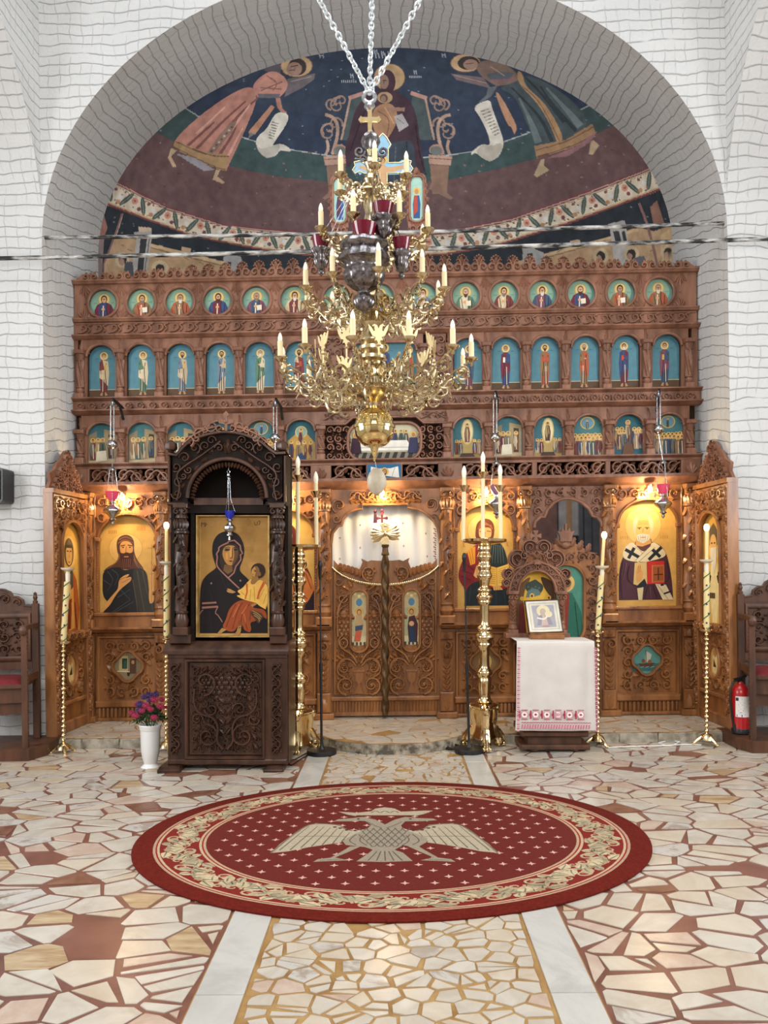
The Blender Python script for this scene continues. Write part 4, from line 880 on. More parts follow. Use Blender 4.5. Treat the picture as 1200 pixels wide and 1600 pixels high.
crowd(p, 601, 674, 24, rng, 9, 8.4); p.ell(601, 672, 6, 6, 'd8b464').ell(601, 673, 3, 4, 'b98a62'); p.poly([(566, 688), (636, 688), (646, 704), (556, 704)], 'eae6da').line([(560, 699), (642, 699)], 1, 'b0a89c')
for u, c in ((556, '3a2430'), (646, '3a3a58')): p.poly([(u-6, 684), (u+6, 684), (u+9, 708), (u-9, 708)], c).ell(u, 680, 3.4, 4, 'b98a62').ell(u, 679, 5, 5, 'd8b464').ell(u, 680, 3, 3.6, 'a87c58')
picture('supper_icon', p, M['paint'], ico, I, -3, .03)
# frieze of openwork vines with the cloth icon
b = MB(); ledge(b, 109, 1095, 717.5, 724, -4, 12); slabs(b, 111, 1093, 723, 727, -6, 7); ledge(b, 109, 1095, 749, 764, -6, 24); part('cornice', b, W1, None, 40)
b = MB(); fr_ = [(142, 268), (272, 372), (382, 440), (448, 486), (518, 572), (629, 684), (722, 830), (838, 944), (952, 1062)]
prev = 111
for a, c in fr_+[(1093, 1093)]:
    b.bbox(prev, a, 726, 751, -6, 8, 1)
    prev = c
    if c < 1090: b.box(a, c, 726, 751, -12, -7)
part('frieze_frame', b, W1, None, 0)
b = MB()
for a, c in fr_: vine(b, a+1, c-1, 738.5, 24, max(2, round((c-a)/22)), -2, 4.2, 5, rng, kinds=(2, 0, 3, 0))
for u in (126, 502, 699, 1078):
    for k in range(5): b.leaf(u, 748, -PI/2+(k-2)*.42, 17-abs(k-2)*2, 3, 2.4, 8, 1)
part('openwork_vine', b)
b = MB(); b.box(573, 628, 725, 752, 4, 9); p_ = part('icon_board', b, W1, None, 0)
p = Pic(); p.rect(574.5, 626.5, 726.5, 750.5, '2c6a94').poly([(580, 730), (592, 733), (610, 733), (622, 730), (624, 748), (600, 744), (578, 749)], 'e6e2d6').line([(584, 732), (590, 747)], .8, 'a09c98').line([(617, 732), (612, 747)], .8, 'a09c98')
p.ell(601, 738, 6.4, 6.4, 'd8b060').ell(601, 738.5, 3.4, 5, '5a3a28').ell(601, 738, 2.4, 3.6, 'b98a62').poly([(599, 741), (603, 741), (601, 746)], '4a3024'); picture('cloth_icon', p, M['paint'], ico, I, 9.2, .04)
# ------------------------------------------------------------------ lower tier
BAY = [('icon', 148, 246), ('door', 262, 377), ('icon', 396, 498), ('royal', 516, 688), ('icon', 708, 809), ('door', 828, 942), ('icon', 961, 1065)]
COLS = [138, 253, 387, 507, 698, 818, 951, 1076]
def swirl_column(u, r=10.5):
    b = MB(); b.bbox(u-r, u+r, 764, 771, -4, 18, 1.5)
    for s in (-1, 1): b.ribbon(spiral(u+s*r*.55, 775, r*.42, 1.2, -PI/2, s), 3, 2, 4, 3, 12)
    b.lathe(u, 3, [(r*.8, 771), (r*.72, 780), (r*.95, 783), (r, 786), (r*.85, 788), (r*.9, 795)], 16)
    for k in range(5): b.leaf(u+(k-2)*r*.36, 795, -PI/2, 14, 3, 3, 3+r*.8*cos((k-2)*.5), 1)
    b.lathe(u, 3, [(r*1.0, 794), (r*1.0, 798), (r*.8, 799)], 16)
    b.twist(u, 3, 799, 942, r*.86, 1.6, 3, .15, 20, 40)
    for j in range(11):
        v = 806+j*12.4; a = -1.1+(j % 3)*1.0; X = u+r*.8*sin(a); b.leaf(X-4, v+7, -.95, 15, 3.2, 3.4, 3+r*.86*cos(a)-.6, 2); b.ribbon(spiral(u+r*.5*sin(a+1), v, 3.6, 1.1, a, 1, 10), 2, 1.2, 2.6, 2, 3+r*.72)
    b.lathe(u, 3, [(r*.95, 942), (r*1.02, 945), (r*.85, 947), (r*1.1, 955), (r*.8, 962)], 16)
    b.bbox(u-r*1.2, u+r*1.2, 962, 978, -4, 17, 2)
    part('swirl_column', b, W2)
    b = MB(); r2 = 9.5
    b.box(u-r2-1, u+r2+1, 984, 1118, -6, 3); b.bbox(u-r2, u+r2, 987, 1000, 3, 8, 1.5); b.leaf(u, 999, -PI/2, 11, 4, 2, 8, 1)
    b.lathe(u, 5, [(r2*.4, 1002), (r2, 1005), (r2, 1018), (r2*.7, 1026)], 12); b.ribbon(spiral(u, 1009, 7.5, 1.3, -PI/2, 1), 3, 2, 4, 3, 13)
    for s in (-1, 0, 1): b.leaf(u+s*5, 1028, -PI/2, 24, 3.4, 3, 9, 2)
    b.prism([(u-r2*.8, 1030), (u+r2*.8, 1030), (u+r2*.65, 1080), (u-r2*.65, 1080)], 2, 7)
    for j in range(6):
        for s in (-1, 1): b.leaf(u, 1037+j*8, -PI/2+s*.75, 9, 2.2, 2.4, 7, 1)
    b.bbox(u-r2*1.15, u+r2*1.15, 1081, 1112, -6, 11, 2); b.leaf(u, 1108, -PI/2, 20, 5, 2.5, 11, 2); b.bbox(u-r2*1.7, u+r2*1.7, 1112, 1121, -8, 16, 1)
    part('carved_pilaster', b, W2)
for u in COLS: swirl_column(u)
for a, c in ((128, 262), (378, 516), (689, 828), (942, 1087)): b = MB(); ledge(b, a, c, 974, 984, -6, 17); part('cornice', b, W2, None, 40)
def icon_bay(a, c, apex, spring, quat):
    u = (a+c)/2; r = (c-a)/2-7; b = MB(); fl_ = MB(); cv = MB()
    # face with an arched opening
    ap = ell_arc(u, spring, r, spring-apex, PI, 0, 20)
    b.prism([(a-3, spring), (a-3, 764), (c+3, 764), (c+3, spring)]+ap[::-1], -4, 2); b.box(a-3, u-r, spring, 976, -4, 2); b.box(u+r, c+3, spring, 976, -4, 2); b.box(u-r, u+r, 953, 976, -6, 3)
    b.bbox(u-r-6, u+r+6, 952, 957, -6, 8, 1)
    b.box(a-4, c+4, 764, 985, -13, -8)
    mould(b, [(a+1, 768), (a+1, 950)], 3, 2, 5); mould(b, [(c-1, 768), (c-1, 950)], 3, 2, 5)
    part('icon_surround', b, W2, None, 0)
    mould(cv, ap, 4, 2, 6); cv.bbox(u-r-5, u-r+3, spring-2, spring+4, 0, 7, 1); cv.bbox(u+r-3, u+r+5, spring-2, spring+4, 0, 7, 1)
    for i in range(26):
        v = spring+6+i*(946-spring)/26
        for s in (-1, 1): cv.blob(u+s*(r+2), v, 2, 1.1, 1.5, 1.4, 5, 2)
    sk = lambda x, y: y > spring-(spring-apex)*math.sqrt(max(0, 1-((x-u)/(r+7))**2))-5
    fill(cv, a+3, c-3, 768, spring, 5, 3, 2, 3, 3.4, rng, kinds=(0, 3, 1), skip=sk)
    for s in (-1, 1): cv.ribbon([(u, 786-8), (u+s*12, 774), (u+s*24, 780)], 4, 2, 3, 2, 2)
    part('carving', cv, W2)
    # parapet panel below with a four-lobed picture
    b = MB(); b.box(a-2, c+2, 984, 1121, -10, -3)
    mould(b, [(a+6, 990), (c-6, 990), (c-6, 1090), (a+6, 1090)], 7, -4, 3, True); b.bbox(a+2, c-2, 1090, 1100, -6, 5, 2); b.bbox(a-2, c+2, 1116, 1121, -6, 6, 1)
    for i in range(15): b.lathe(a+4+(c-a-8)*(i+.5)/15, -1, [(2.2, 1101), (2.6, 1102), (2.6, 1114), (2.2, 1116)], 8)
    part('parapet_panel', b, W2)
    qy = 1036; Q = []
    for k in range(4):
        ca = k*PI/2-PI/2; cx, cy = u+11*cos(ca), qy+11*sin(ca); Q += [(cx+13*cos(ca+t), cy+13*sin(ca+t)) for t in np.linspace(-1.12, 1.12, 9)]
    b = MB(); mould(b, Q, 4.5, -3, 4, True)
    fill(b, a+14, c-14, 996, 1084, 4, 5, -3, 3.2, 3.4, rng, kinds=(3, 0, 3, 1), skip=lambda x, y: math.hypot(x-u, y-qy) < 29)
    for k in range(8): t = k*PI/4+.4; b.leaf(u+27*cos(t), qy+27*sin(t), t+1.2, 15, 4, 3, -3, 2)
    part('carving', b, W2)
    p = Pic()
    if quat == 'ship':
        p.poly(Q, '5c9088').rect(u-22, u+22, qy+6, qy+18, '3a6a66').poly([(u-13, qy+6), (u+13, qy+5), (u+7, qy+12), (u-8, qy+12)], '5a3a28').poly([(u-3, qy+4), (u-1, qy-14), (u+8, qy-8), (u+5, qy+3)], 'b8bca8').line([(u-1, qy-15), (u-1, qy+6)], 1, '3a2a20').ell(u-5, qy+2, 3, 3, '7a4a30').ell(u+5, qy+3, 3, 3, '8a5a3a')
        for k in range(5): p.line([(u-18+k*8, qy+12), (u-12+k*8, qy+11)], 1, '88b0a4')
    elif quat == 'court':
        p.poly(Q, '8a7a5c').rect(u-15, u-1, qy-16, qy+9, 'b8a476').rect(u-10, u-2, qy-12, qy+4, '2c3a30').rect(u+2, u+12, qy-12, qy+12, '5a3c30').ell(u-5, qy-2, 3, 7, '3a5a44').ell(u+7, qy-6, 2.5, 3, 'c09068').ell(u, qy+12, 2.2, 4, '3a2a2c').line([(u-18, qy+8), (u+2, qy+9)], 1.4, 'd8c8a0')
    else: p.poly(Q, '8a6a44').ell(u, qy, 10, 13, 'c8a868').rect(u-6, u+6, qy-4, qy+14, '5a3a30').ell(u, qy-6, 4, 5, 'b98a62')
    picture('parapet_icon', p, M['paint'], ico, I, -2.5, .05)
    p = Pic(); p.poly([(u-r-1, 954)]+ell_arc(u, spring, r+1, spring-apex+1, PI, 0, 20)+[(u+r+1, 954)], 'cda256'); return p, u
# forerunner
p, u = icon_bay(148, 252, 797, 836, 'court')
p.soft = True; p.sc, p.off = 7.27, (125, 763)
p.ell(505, 640, 190, 170, 'd8b068', 28).line([(505+190*cos(t), 640+170*sin(t)) for t in np.linspace(0, 2*PI, 28)], 4, 'a87c34')
p.poly([(410, 680), (400, 560), (440, 500), (510, 478), (570, 500), (606, 560), (600, 680), (640, 780), (720, 880), (690, 900), (560, 880), (440, 880), (250, 900), (300, 850), (400, 800), (430, 720)], '5a3a2c')
for P in ([(430, 540), (500, 500), (590, 540)], [(420, 580), (500, 530), (596, 580)], [(440, 700), (420, 790), (300, 870)], [(590, 700), (620, 790), (700, 880)], [(600, 760), (640, 850), (690, 890)]): p.line(P, 14, '8a6248', 5)
p.poly([(438, 600), (470, 555), (540, 555), (590, 600), (590, 680), (560, 740), (480, 745), (445, 680)], 'd49a58').line([(450, 612), (500, 602)], 12, '5a3a24').line([(530, 602), (585, 612)], 12, '5a3a24').line([(515, 620), (508, 690)], 10, 'a8703a').ell(478, 628, 12, 7, '2c1c14', 8).ell(556, 628, 12, 7, '2c1c14', 8)
p.poly([(430, 680), (480, 700), (515, 680), (560, 700), (598, 672), (600, 760), (575, 830), (545, 880), (500, 870), (460, 800)], '4a2c20').line([(490, 735), (540, 735)], 12, 'c8845a')
for k in range(5): p.line([(470+k*24, 760), (490+k*16, 860)], 7, '7a5440')
p.poly([(250, 905), (330, 860), (440, 850), (480, 890), (560, 880), (620, 870), (700, 870), (755, 930), (765, 1080), (780, 1200), (850, 1180), (866, 1370), (866, 1500), (235, 1500), (240, 1380), (330, 1270), (245, 1190), (245, 1000)], '28282a')
p.poly([(600, 870), (700, 868), (755, 930), (780, 1200), (850, 1185), (860, 1360), (860, 1470), (690, 1470), (620, 1200), (590, 960)], '3a3630')
for P in ([(300, 900), (380, 1000), (300, 1120)], [(350, 880), (440, 940), (380, 1060)], [(260, 1000), (340, 1060)], [(440, 1100), (560, 1230)], [(340, 1380), (560, 1230)], [(420, 1200), (560, 1110)]): p.line(P, 9, '44505c', 4)
for P in ([(640, 900), (690, 1200), (740, 1450)], [(700, 900), (760, 1180)], [(590, 1000), (640, 1300), (650, 1460)], [(800, 1230), (830, 1440)], [(300, 1420), (600, 1250)]): p.line(P, 10, '585040', 5)
p.poly([(425, 1100), (430, 1000), (480, 955), (545, 930), (548, 950), (500, 985), (575, 960), (572, 1010), (520, 1050), (440, 1115), (380, 1200), (330, 1290), (240, 1375), (240, 1330), (300, 1240), (380, 1150)], 'd49c5c').line([(440, 1000), (520, 965)], 5, '8a5a30').line([(470, 1030), (565, 985)], 5, '8a5a30')
p.poly([(770, 880), (790, 800), (812, 770), (820, 800), (838, 860), (836, 940), (826, 1030), (835, 1180), (828, 1270), (785, 1275), (770, 1200), (780, 1040), (776, 940)], 'd49c5c').line([(800, 790), (806, 860)], 4, '8a5a30').line([(820, 810), (822, 860)], 4, '8a5a30').line([(784, 940), (832, 930)], 4, '8a5a30').line([(806, 600), (806, 1260)], 5, '8a6430').line([(760, 640), (850, 640)], 4, '8a6430')
for k in range(6): p.line([(640+k*18, 385), (640+k*18, 440)], 6, 'b86a34')
for k in range(5): p.line([(320+k*20, 430), (322+k*20, 470)], 6, '7a5a30')
picture('forerunner_icon', p, M['gold'], ico, I, -5, .03)
# mother with child
p, u = icon_bay(397, 498, 794, 834, 'plain')
p.soft = True; p.sc, p.off = 3.2, (430, 691)
p.ell(62, 455, 62, 66, 'd8b068', 26)
p.poly([(-66, 840), (-64, 640), (0, 540), (10, 480), (20, 420), (62, 392), (100, 420), (112, 480), (110, 560), (160, 620), (190, 700), (196, 846)], '6a2c24').ell(62, 462, 40, 54, '5a281e').ell(58, 462, 26, 38, 'd49c5c').line([(48, 450), (60, 448)], 4, '5a3a24').line([(62, 448), (78, 450)], 4, '5a3a24').line([(62, 455), (60, 474)], 4, 'a8703a').line([(54, 486), (66, 486)], 4, 'a85a3a')
p.ell(140, 600, 26, 28, 'd8b068').ell(140, 604, 18, 22, '5a3a28').ell(138, 608, 13, 17, 'd49c5c').poly([(100, 640), (150, 626), (186, 690), (196, 750), (160, 800), (90, 830), (76, 740), (82, 680)], 'c4703a')
for P in ([(110, 650), (140, 720), (100, 810)], [(150, 650), (180, 730)], [(90, 720), (160, 780)]): p.line(P, 5, '8a4420')
p.poly([(-66, 844), (-60, 760), (40, 770), (80, 844)], '2c1c24').poly([(170, 780), (200, 720), (200, 844), (120, 844)], '2a2024')
picture('mother_icon', p, M['gold'], ico, I, -5, .03)
# teacher with the open book
p, u = icon_bay(708, 809, 791, 829, 'plain')
p.soft = True; p.sc, p.off = 6.95, (700, 748.5)
p.ell(405, 570, 190, 180, 'd8b068', 28).line([(405+190*cos(t), 570+180*sin(t)) for t in np.linspace(0, 2*PI, 28)], 4, 'a87c34')
p.poly([(300, 600), (310, 500), (360, 450), (410, 440), (470, 455), (510, 520), (506, 640), (470, 700), (330, 700), (300, 640)], '6a3824')
for k in range(4): p.line([(330+k*4, 560-k*22), (410, 470+k*14), (490-k*4, 560-k*14)], 8, '9a5c3c')
p.poly([(335, 580), (350, 540), (470, 540), (478, 590), (470, 650), (410, 720), (345, 650)], 'dca462').line([(345, 585), (390, 578)], 9, '5a3a24').line([(425, 578), (470, 585)], 9, '5a3a24').line([(408, 590), (404, 640)], 8, 'a8703a').poly([(345, 640), (410, 668), (474, 640), (450, 700), (410, 730), (365, 700)], '5a3426')
p.poly([(200, 820), (260, 760), (330, 710), (500, 700), (580, 730), (640, 850), (662, 960), (690, 1180), (710, 1390), (180, 1390), (190, 1200), (110, 1100), (130, 960)], '8a2626')
p.poly([(460, 720), (560, 700), (610, 760), (640, 850), (660, 950), (530, 975), (440, 950), (440, 830)], '26302e').poly([(280, 1130), (440, 1100), (480, 1200), (600, 1220), (700, 1180), (712, 1390), (180, 1390), (200, 1200)], '242c30')
p.poly([(130, 960), (200, 830), (300, 960), (300, 1060), (280, 1150), (160, 1170), (110, 1080)], '7a1e28').poly([(214, 810), (260, 755), (300, 745), (298, 930), (246, 950)], 'e0942c')
for P in ([(235, 800), (262, 940)], [(262, 770), (282, 930)]): p.line(P, 5, '9a5a1c')
for k in range(6): p.line([(480+k*22, 720+k*4), (450+k*32, 930)], 6, '6c7672', 3)
for k in range(5): p.line([(250+k*90, 1180+k*12), (230+k*100, 1380)], 7, '3c4a4c', 3)
for P in ([(150, 1000), (260, 1040)], [(140, 1060), (250, 1110)], [(180, 920), (280, 1000)]): p.line(P, 8, '501218')
p.poly([(280, 1060), (310, 960), (345, 930), (360, 980), (350, 1060), (310, 1090)], 'dca462').line([(320, 970), (316, 1050)], 5, '9a6430')
p.poly([(440, 960), (530, 985), (668, 945), (690, 1160), (570, 1215), (450, 1190)], 'a02a24').poly([(442, 955), (530, 980), (535, 1190), (450, 1170)], 'e8b44c').poly([(534, 980), (662, 940), (682, 1140), (538, 1190)], 'eabc58')
for k in range(8): p.line([(458, 990+k*22), (520, 1000+k*22)], 5, 'b07a2c'); p.line([(550, 1000+k*21), (655, 968+k*21)], 5, 'b07a2c')
p.poly([(490, 1180), (560, 1170), (600, 1220), (500, 1225)], 'dca462')
for k in range(3): p.line([(510+k*26, 1180), (518+k*26, 1222)], 4, '9a6430')
for x in (165, 640): p.line([(x, 690), (x+6, 750)], 7, 'b87a30'); p.line([(x+18, 700), (x+4, 725), (x+24, 750)], 6, 'b87a30')
picture('teacher_icon', p, M['gold'], ico, I, -5, .03)
# bishop with red book
p, u = icon_bay(957, 1065, 786, 826, 'ship')
p.soft = True; p.sc, p.off = 6.0, (955, 744.5)
p.ell(308, 490, 170, 180, 'dcb46a', 28).line([(308+170*cos(t), 490+180*sin(t)) for t in np.linspace(0, 2*PI, 28)], 3, 'b08438')
p.poly([(80, 1190), (75, 960), (110, 780), (220, 660), (380, 640), (480, 680), (540, 780), (580, 1000), (592, 1190)], '4c2a34')
p.poly([(235, 640), (385, 620), (390, 690), (310, 740), (230, 690)], '5a3430').poly([(240, 640), (250, 600), (370, 600), (386, 660), (300, 690), (238, 680)], 'd49a58')
p.poly([(130, 700), (200, 640), (240, 680), (310, 750), (370, 690), (400, 640), (500, 710), (535, 790), (340, 835), (190, 830), (110, 790)], 'd8c8a4')
for P in ([(140, 715), (270, 790)], [(170, 800), (225, 700)], [(365, 690), (470, 790)], [(360, 815), (480, 700)]): p.line(P, 30, '1e2226')
p.line([(230, 690), (320, 760), (250, 830)], 4, '8a7448').line([(400, 690), (250, 830)], 38, 'd8c8a4').line([(418, 700), (262, 836)], 4, '6a5434').line([(382, 680), (234, 820)], 4, '6a5434')
p.poly([(215, 560), (210, 470), (240, 400), (300, 376), (360, 396), (400, 450), (404, 540), (380, 590), (240, 600)], 'e0b878').poly([(235, 560), (240, 460), (280, 420), (340, 420), (376, 470), (376, 560), (350, 600), (260, 600)], 'e4ae62')
for k in range(3): p.line([(262, 455+k*14), (310, 447+k*14), (352, 455+k*14)], 4, 'b07c3c')
p.poly([(212, 470), (240, 400), (262, 430), (240, 520), (232, 570), (214, 540)], 'c8bc98').poly([(404, 470), (372, 400), (356, 430), (374, 520), (380, 570), (402, 540)], 'c8bc98').poly([(245, 590), (270, 570), (345, 570), (372, 590), (366, 630), (310, 660), (252, 640)], 'd0c8ac')
for k in range(5): p.line([(258+k*24, 590), (272+k*17, 645)], 4, 'a09878')
p.line([(252, 516), (292, 512)], 7, '5a3a24').line([(322, 512), (364, 516)], 7, '5a3a24').line([(308, 520), (304, 560)], 6, 'b07c3c').ell(272, 524, 8, 5, '2c1c14', 8).ell(344, 524, 8, 5, '2c1c14', 8).line([(285, 604), (330, 604)], 5, '8a4a34')
p.poly([(228, 840), (340, 836), (345, 1040), (270, 1060), (215, 1040)], 'd0b070').poly([(344, 832), (505, 828), (508, 1040), (346, 1042)], 'c02c24').poly([(390, 866), (505, 862), (508, 1025), (392, 1030)], 'b0683a').poly([(400, 880), (495, 876), (498, 1012), (402, 1016)], '9a5228')
p.line([(448, 890), (450, 1005)], 10, '3a1e18').line([(408, 955), (492, 952)], 10, '3a1e18').line([(392, 866), (392, 1030)], 4, 'd89c58')
p.poly([(240, 900), (270, 850), (290, 860), (285, 900), (308, 930), (300, 1000), (250, 1030), (236, 960)], 'd49a58').line([(262, 870), (258, 940)], 4, '8a5a30').line([(278, 870), (276, 930)], 4, '8a5a30')
p.poly([(245, 1060), (320, 990), (340, 1040), (310, 1090)], '1e2226').poly([(250, 1080), (310, 1070), (298, 1190), (262, 1190)], 'd0c090').poly([(420, 1040), (520, 1050), (592, 1190), (490, 1190)], 'd8c8a4').line([(440, 1050), (540, 1185)], 4, '6a5434').line([(500, 1135), (575, 1110)], 16, '1e2226').line([(470, 1055), (500, 1050)], 16, '1e2226')
for P in ([(120, 820), (90, 960), (110, 1180)], [(180, 860), (150, 1000), (240, 1060)], [(350, 1060), (320, 1180)], [(400, 1060), (440, 1180)], [(530, 830), (560, 1000), (500, 1030)]): p.line(P, 8, '2c161e', 4)
for P in ([(150, 840), (120, 1000)], [(370, 1060), (380, 1180)]): p.line(P, 8, '744a54', 3)
for x in (95, 470):
    for k in range(4): p.line([(x+k*20, 590), (x+k*20+2, 620)], 6, 'b8782e')
picture('bishop_icon', p, M['gold'], ico, I, -5, .03)
# ------------------------------------------------------------------ side doors
def side_door(a, c, full):
    u = (a+c)/2; b = MB(); g = u-882.5
    ap = [(831.5, 828), (834, 818), (842, 811), (848, 812), (853, 800), (863, 789), (875, 784), (883, 783), (892, 784), (905, 789), (917, 799), (923, 811), (930, 813), (936, 820), (938, 828)]
    ap = [(x+g, y) for x, y in ap]
    b.prism([(a-2, 828), (a-2, 764), (c+2, 764), (c+2, 828)]+ap[::-1], -6, 0); b.box(a-2, a+4, 828, 1118, -6, 0); b.box(c-4, c+2, 828, 1118, -6, 0)
    part('door_frame', b, W1 if full else W2, None, 0)
    b = MB(); mould(b, ap, 5, 0, 4); fill(b, a+2, c-2, 767, 824, 6, 4, 0, 2.6, 2.6, rng, kinds=(0, 1, 3), skip=lambda x, y: y > np.interp(x, [q[0] for q in ap], [q[1] for q in ap])-6); part('carving', b, W1)
    lf = MB(); top = [(a+2, 876), (a+12, 868), (a+22, 866), (a+32, 858), (a+44, 852), (u, 848), (c-44, 852), (c-32, 858), (c-22, 866), (c-12, 868), (c-2, 876)]
    lf.prism([(a+2, 1116), *top, (c-2, 1116)], -10, -5); leaf = part('side_door_leaf', lf, W2, None, 0)
    b = MB(); sk = lambda x, y: (abs(x-u) < 29 and 880 < y < 1012)
    fill(b, a+7, c-7, 866, 1010, 6, 8, -5, 2.8, 3, rng, skip=sk); fill(b, a+10, c-10, 1024, 1100, 5, 4, -5, 2.8, 3, rng)
    for s in (-1, 1):
        for k in range(3): b.leaf(u+s*(8+k*12), 858+k*5, -PI/2+s*.5, 16, 4, 3, -5, 2)
    b.prism([(u-9, 850), (u-10, 840), (u-14, 833), (u-8, 835), (u-5, 828), (u-2, 834), (u-1.5, 822), (u+1.5, 822), (u+2, 834), (u+5, 828), (u+8, 835), (u+14, 833), (u+10, 840), (u+9, 850)], -8, -2); b.blob(u, 856, -4, 9, 6, 6, 8, 3)
    obj('carving', b, W1, leaf, I)
    b = MB(); q = stad(u, 948, 29, 62, 26); mould(b, q, 5, -5, 0, True); obj('icon_frame', b, W2, leaf, I)
    p = Pic(); p.poly(stad(u, 948, 28, 61, 25), '4f8a78').ell(u, 915, 14, 14, 'd8b464').ell(u, 918, 8, 10, 'b98a62').poly([(u-10, 930), (u+10, 930), (u+24, 960), (u+27, 990), (u+24, 1002), (u-24, 1002), (u-26, 960)], '2f6a58').poly([(u-8, 930), (u+6, 930), (u+2, 1005), (u-14, 1005)], '8a3a30').line([(u+14, 945), (u+20, 1000)], 1.5, '1c4438')
    picture('saint_icon', p, M['paint'], leaf, I, -4.6, .05)
side_door(262, 378, False); side_door(828, 942, True)
# ------------------------------------------------------------------ royal doors
b = MB()
ap = [(517.5, 850), (520, 832), (528, 822), (534, 820), (536, 810), (545, 800), (556, 796), (566, 795), (566, 788.5), (637, 788.5), (637, 794), (655, 797), (668, 805), (678, 816), (684, 826), (686, 836), (687.5, 850)]
b.prism([(514, 850), (514, 764), (691, 764), (691, 850)]+ap[::-1], -6, 0); b.box(514, 519, 850, 1118, -6, 0); b.box(686, 691, 850, 1118, -6, 0); part('royal_door_frame', b, W2, None, 0)
b = MB(); mould(b, ap, 4, 0, 4)
for s in (0, 1):
    X = lambda x: (1204-x) if s else x
    volute(b, X(530), 789, 12, 2 if not s else PI-2, 1-2*s, 0, 3.5, 4, 1, rng); volute(b, X(526), 810, 7, 0, 1-2*s, 0, 2.5, 3, 0, rng)
    for k in range(7): b.leaf(X(546+k*8), 784, -.2 if not s else PI+.2, 13, 4, 3, 0, 2)
vine(b, 545, 658, 775, 15, 8, 0, 3, 3.4, rng, kinds=(0, 3)); part('carving', b, W2)
for s in (0, 1):
    X = (lambda x: 1204-x) if s else (lambda x: x)
    T = lambda P: [(X(x), y) for x, y in P]
    arc = [(516.5, 885.5), (530, 896), (545, 904), (562, 909.5), (582, 913), (599, 914)]
    b = MB(); b.prism(T([(516.5, 1088)]+arc+[(599.5, 1088)]), -9, -4); leaf = part('royal_door_leaf', b, W2, None, 0)
    b = MB(); mould(b, T([(523, 893), (523, 1084), (597, 1084), (597, 916)]), 4, -4, 0)
    b.bbox(min(X(516), X(600)), max(X(516), X(600)), 1088, 1095, -9, 3, 1.5); b.box(min(X(516), X(600)), max(X(516), X(600)), 1095, 1114, -9, -2)
    for i in range(16): b.lathe(X(522+4.9*i), -2, [(1.7, 1095.5), (2.1, 1097), (2.1, 1110), (1.8, 1112)], 8)
    b.box(min(X(516), X(600)), max(X(516), X(600)), 1112, 1118, -9, 0); obj('door_rail', b, W2, leaf, I)
    cx = X(561); b = MB(); Z = -4
    for m in (-1, 1):
        x = lambda k: cx+m*k
        volute(b, x(20), 1070, 15, PI/2, -m, Z, 4, 4.5, 0, rng, 1.5); volute(b, x(22), 1043, 12, -PI/2, m, Z, 3.6, 4, 1, rng, .9)
        b.ribbon([(x(4), 1040), (x(12), 1030), (x(26), 1028), (x(34), 1040), (x(33), 1052), (x(22), 1058)], 3.6, 3, 4, 4, Z)
        b.ribbon([(x(3), 1036), (x(10), 1022), (x(28), 1012), (x(33), 998), (x(24), 990)], 4, 2.5, 4.4, 3, Z)
        volute(b, x(25), 1003, 9, PI/2, m, Z, 3, 4, 0, rng)
        grapes(b, x(24), 982, 14, Z, 3.4); b.leaf(x(24), 966, -PI/2, 15, 7, 4, Z, 2); b.leaf(x(18), 962, PI/2+m*1.2, 12, 5, 4, Z, 2); b.leaf(x(30), 962, PI/2-m*1.2, 12, 5, 4, Z, 2)
        b.ribbon([(x(33), 994), (x(35), 970), (x(31), 950), (x(20), 945)], 3, 2, 4, 3, Z); b.ribbon([(x(35), 960), (x(28), 938), (x(18), 930)], 4, 2, 4, 3, Z)
        volute(b, x(26), 934, 8, 0, -m, Z, 3, 4, 3, rng); b.leaf(x(16), 922, -PI/2+m*.9, 18, 4, 4, Z, 2); b.leaf(x(12), 918, -PI/2+m*.3, 14, 4, 4, Z, 2)
        for k in range(6): b.leaf(x(6+k*5.4), 1020+k*2.5, -PI/2+m*(.3+.2*k), 11, 3, 3.4, Z, 1)
        for k in range(5): b.leaf(x(34), 1078-k*9, PI/2+m*1.2, 8, 2.6, 3, Z, 1)
        b.blob(x(4.5), 1026, Z, 3, 3, 4, 6, 2)
    if s == 0: volute(b, X(529), 908, 7, 0, 1, Z, 2.6, 3.6, 0, rng)
    else: volute(b, X(529), 908, 7, PI, -1, Z, 2.6, 3.6, 0, rng)
    b.blob(cx, 1021, Z, 3, 3, 4, 6, 2); b.prism([(cx-8, 1050), (cx+8, 1050), (cx+5, 1064), (cx+1.6, 1068), (cx+7, 1084), (cx-7, 1084), (cx-1.6, 1068), (cx-5, 1064)], Z, 0); b.bbox(cx-9, cx+9, 1047, 1050, Z, 1, .5)
    fill(b, cx-35, cx+35, 918, 1086, 6, 14, Z, 2, 1.6, rng, kinds=(3, 0, 3, 0), skip=lambda x, y: abs(x-cx) < 17 and 918 < y < 1022 or abs(x-cx) < 10 and y > 1040)
    obj('carving', b, W2, leaf, I)
    b = MB(); mould(b, stad(cx, 970, 13.5, 48.5, 13), 4, -4, 2.4, True); obj('icon_frame', b, W2, leaf, I)
    p = Pic(); p.poly(stad(cx, 966, 11.5, 43, 11), 'c2b286'); p.ell(cx, 941, 5, 6, '54809a').rect(cx-11, cx+11, 994, 1008, 'd0c49c').rect(cx-11, cx-5 if s else cx-8, 950, 994, 'a8a884')
    for k in range(3): p.ell(cx-6+k*6, 928+(k % 2)*3, 3.4, 3, 'd8c080').ell(cx-6+k*6, 928+(k % 2)*3, 2, 1.8, 'e8dcb0')
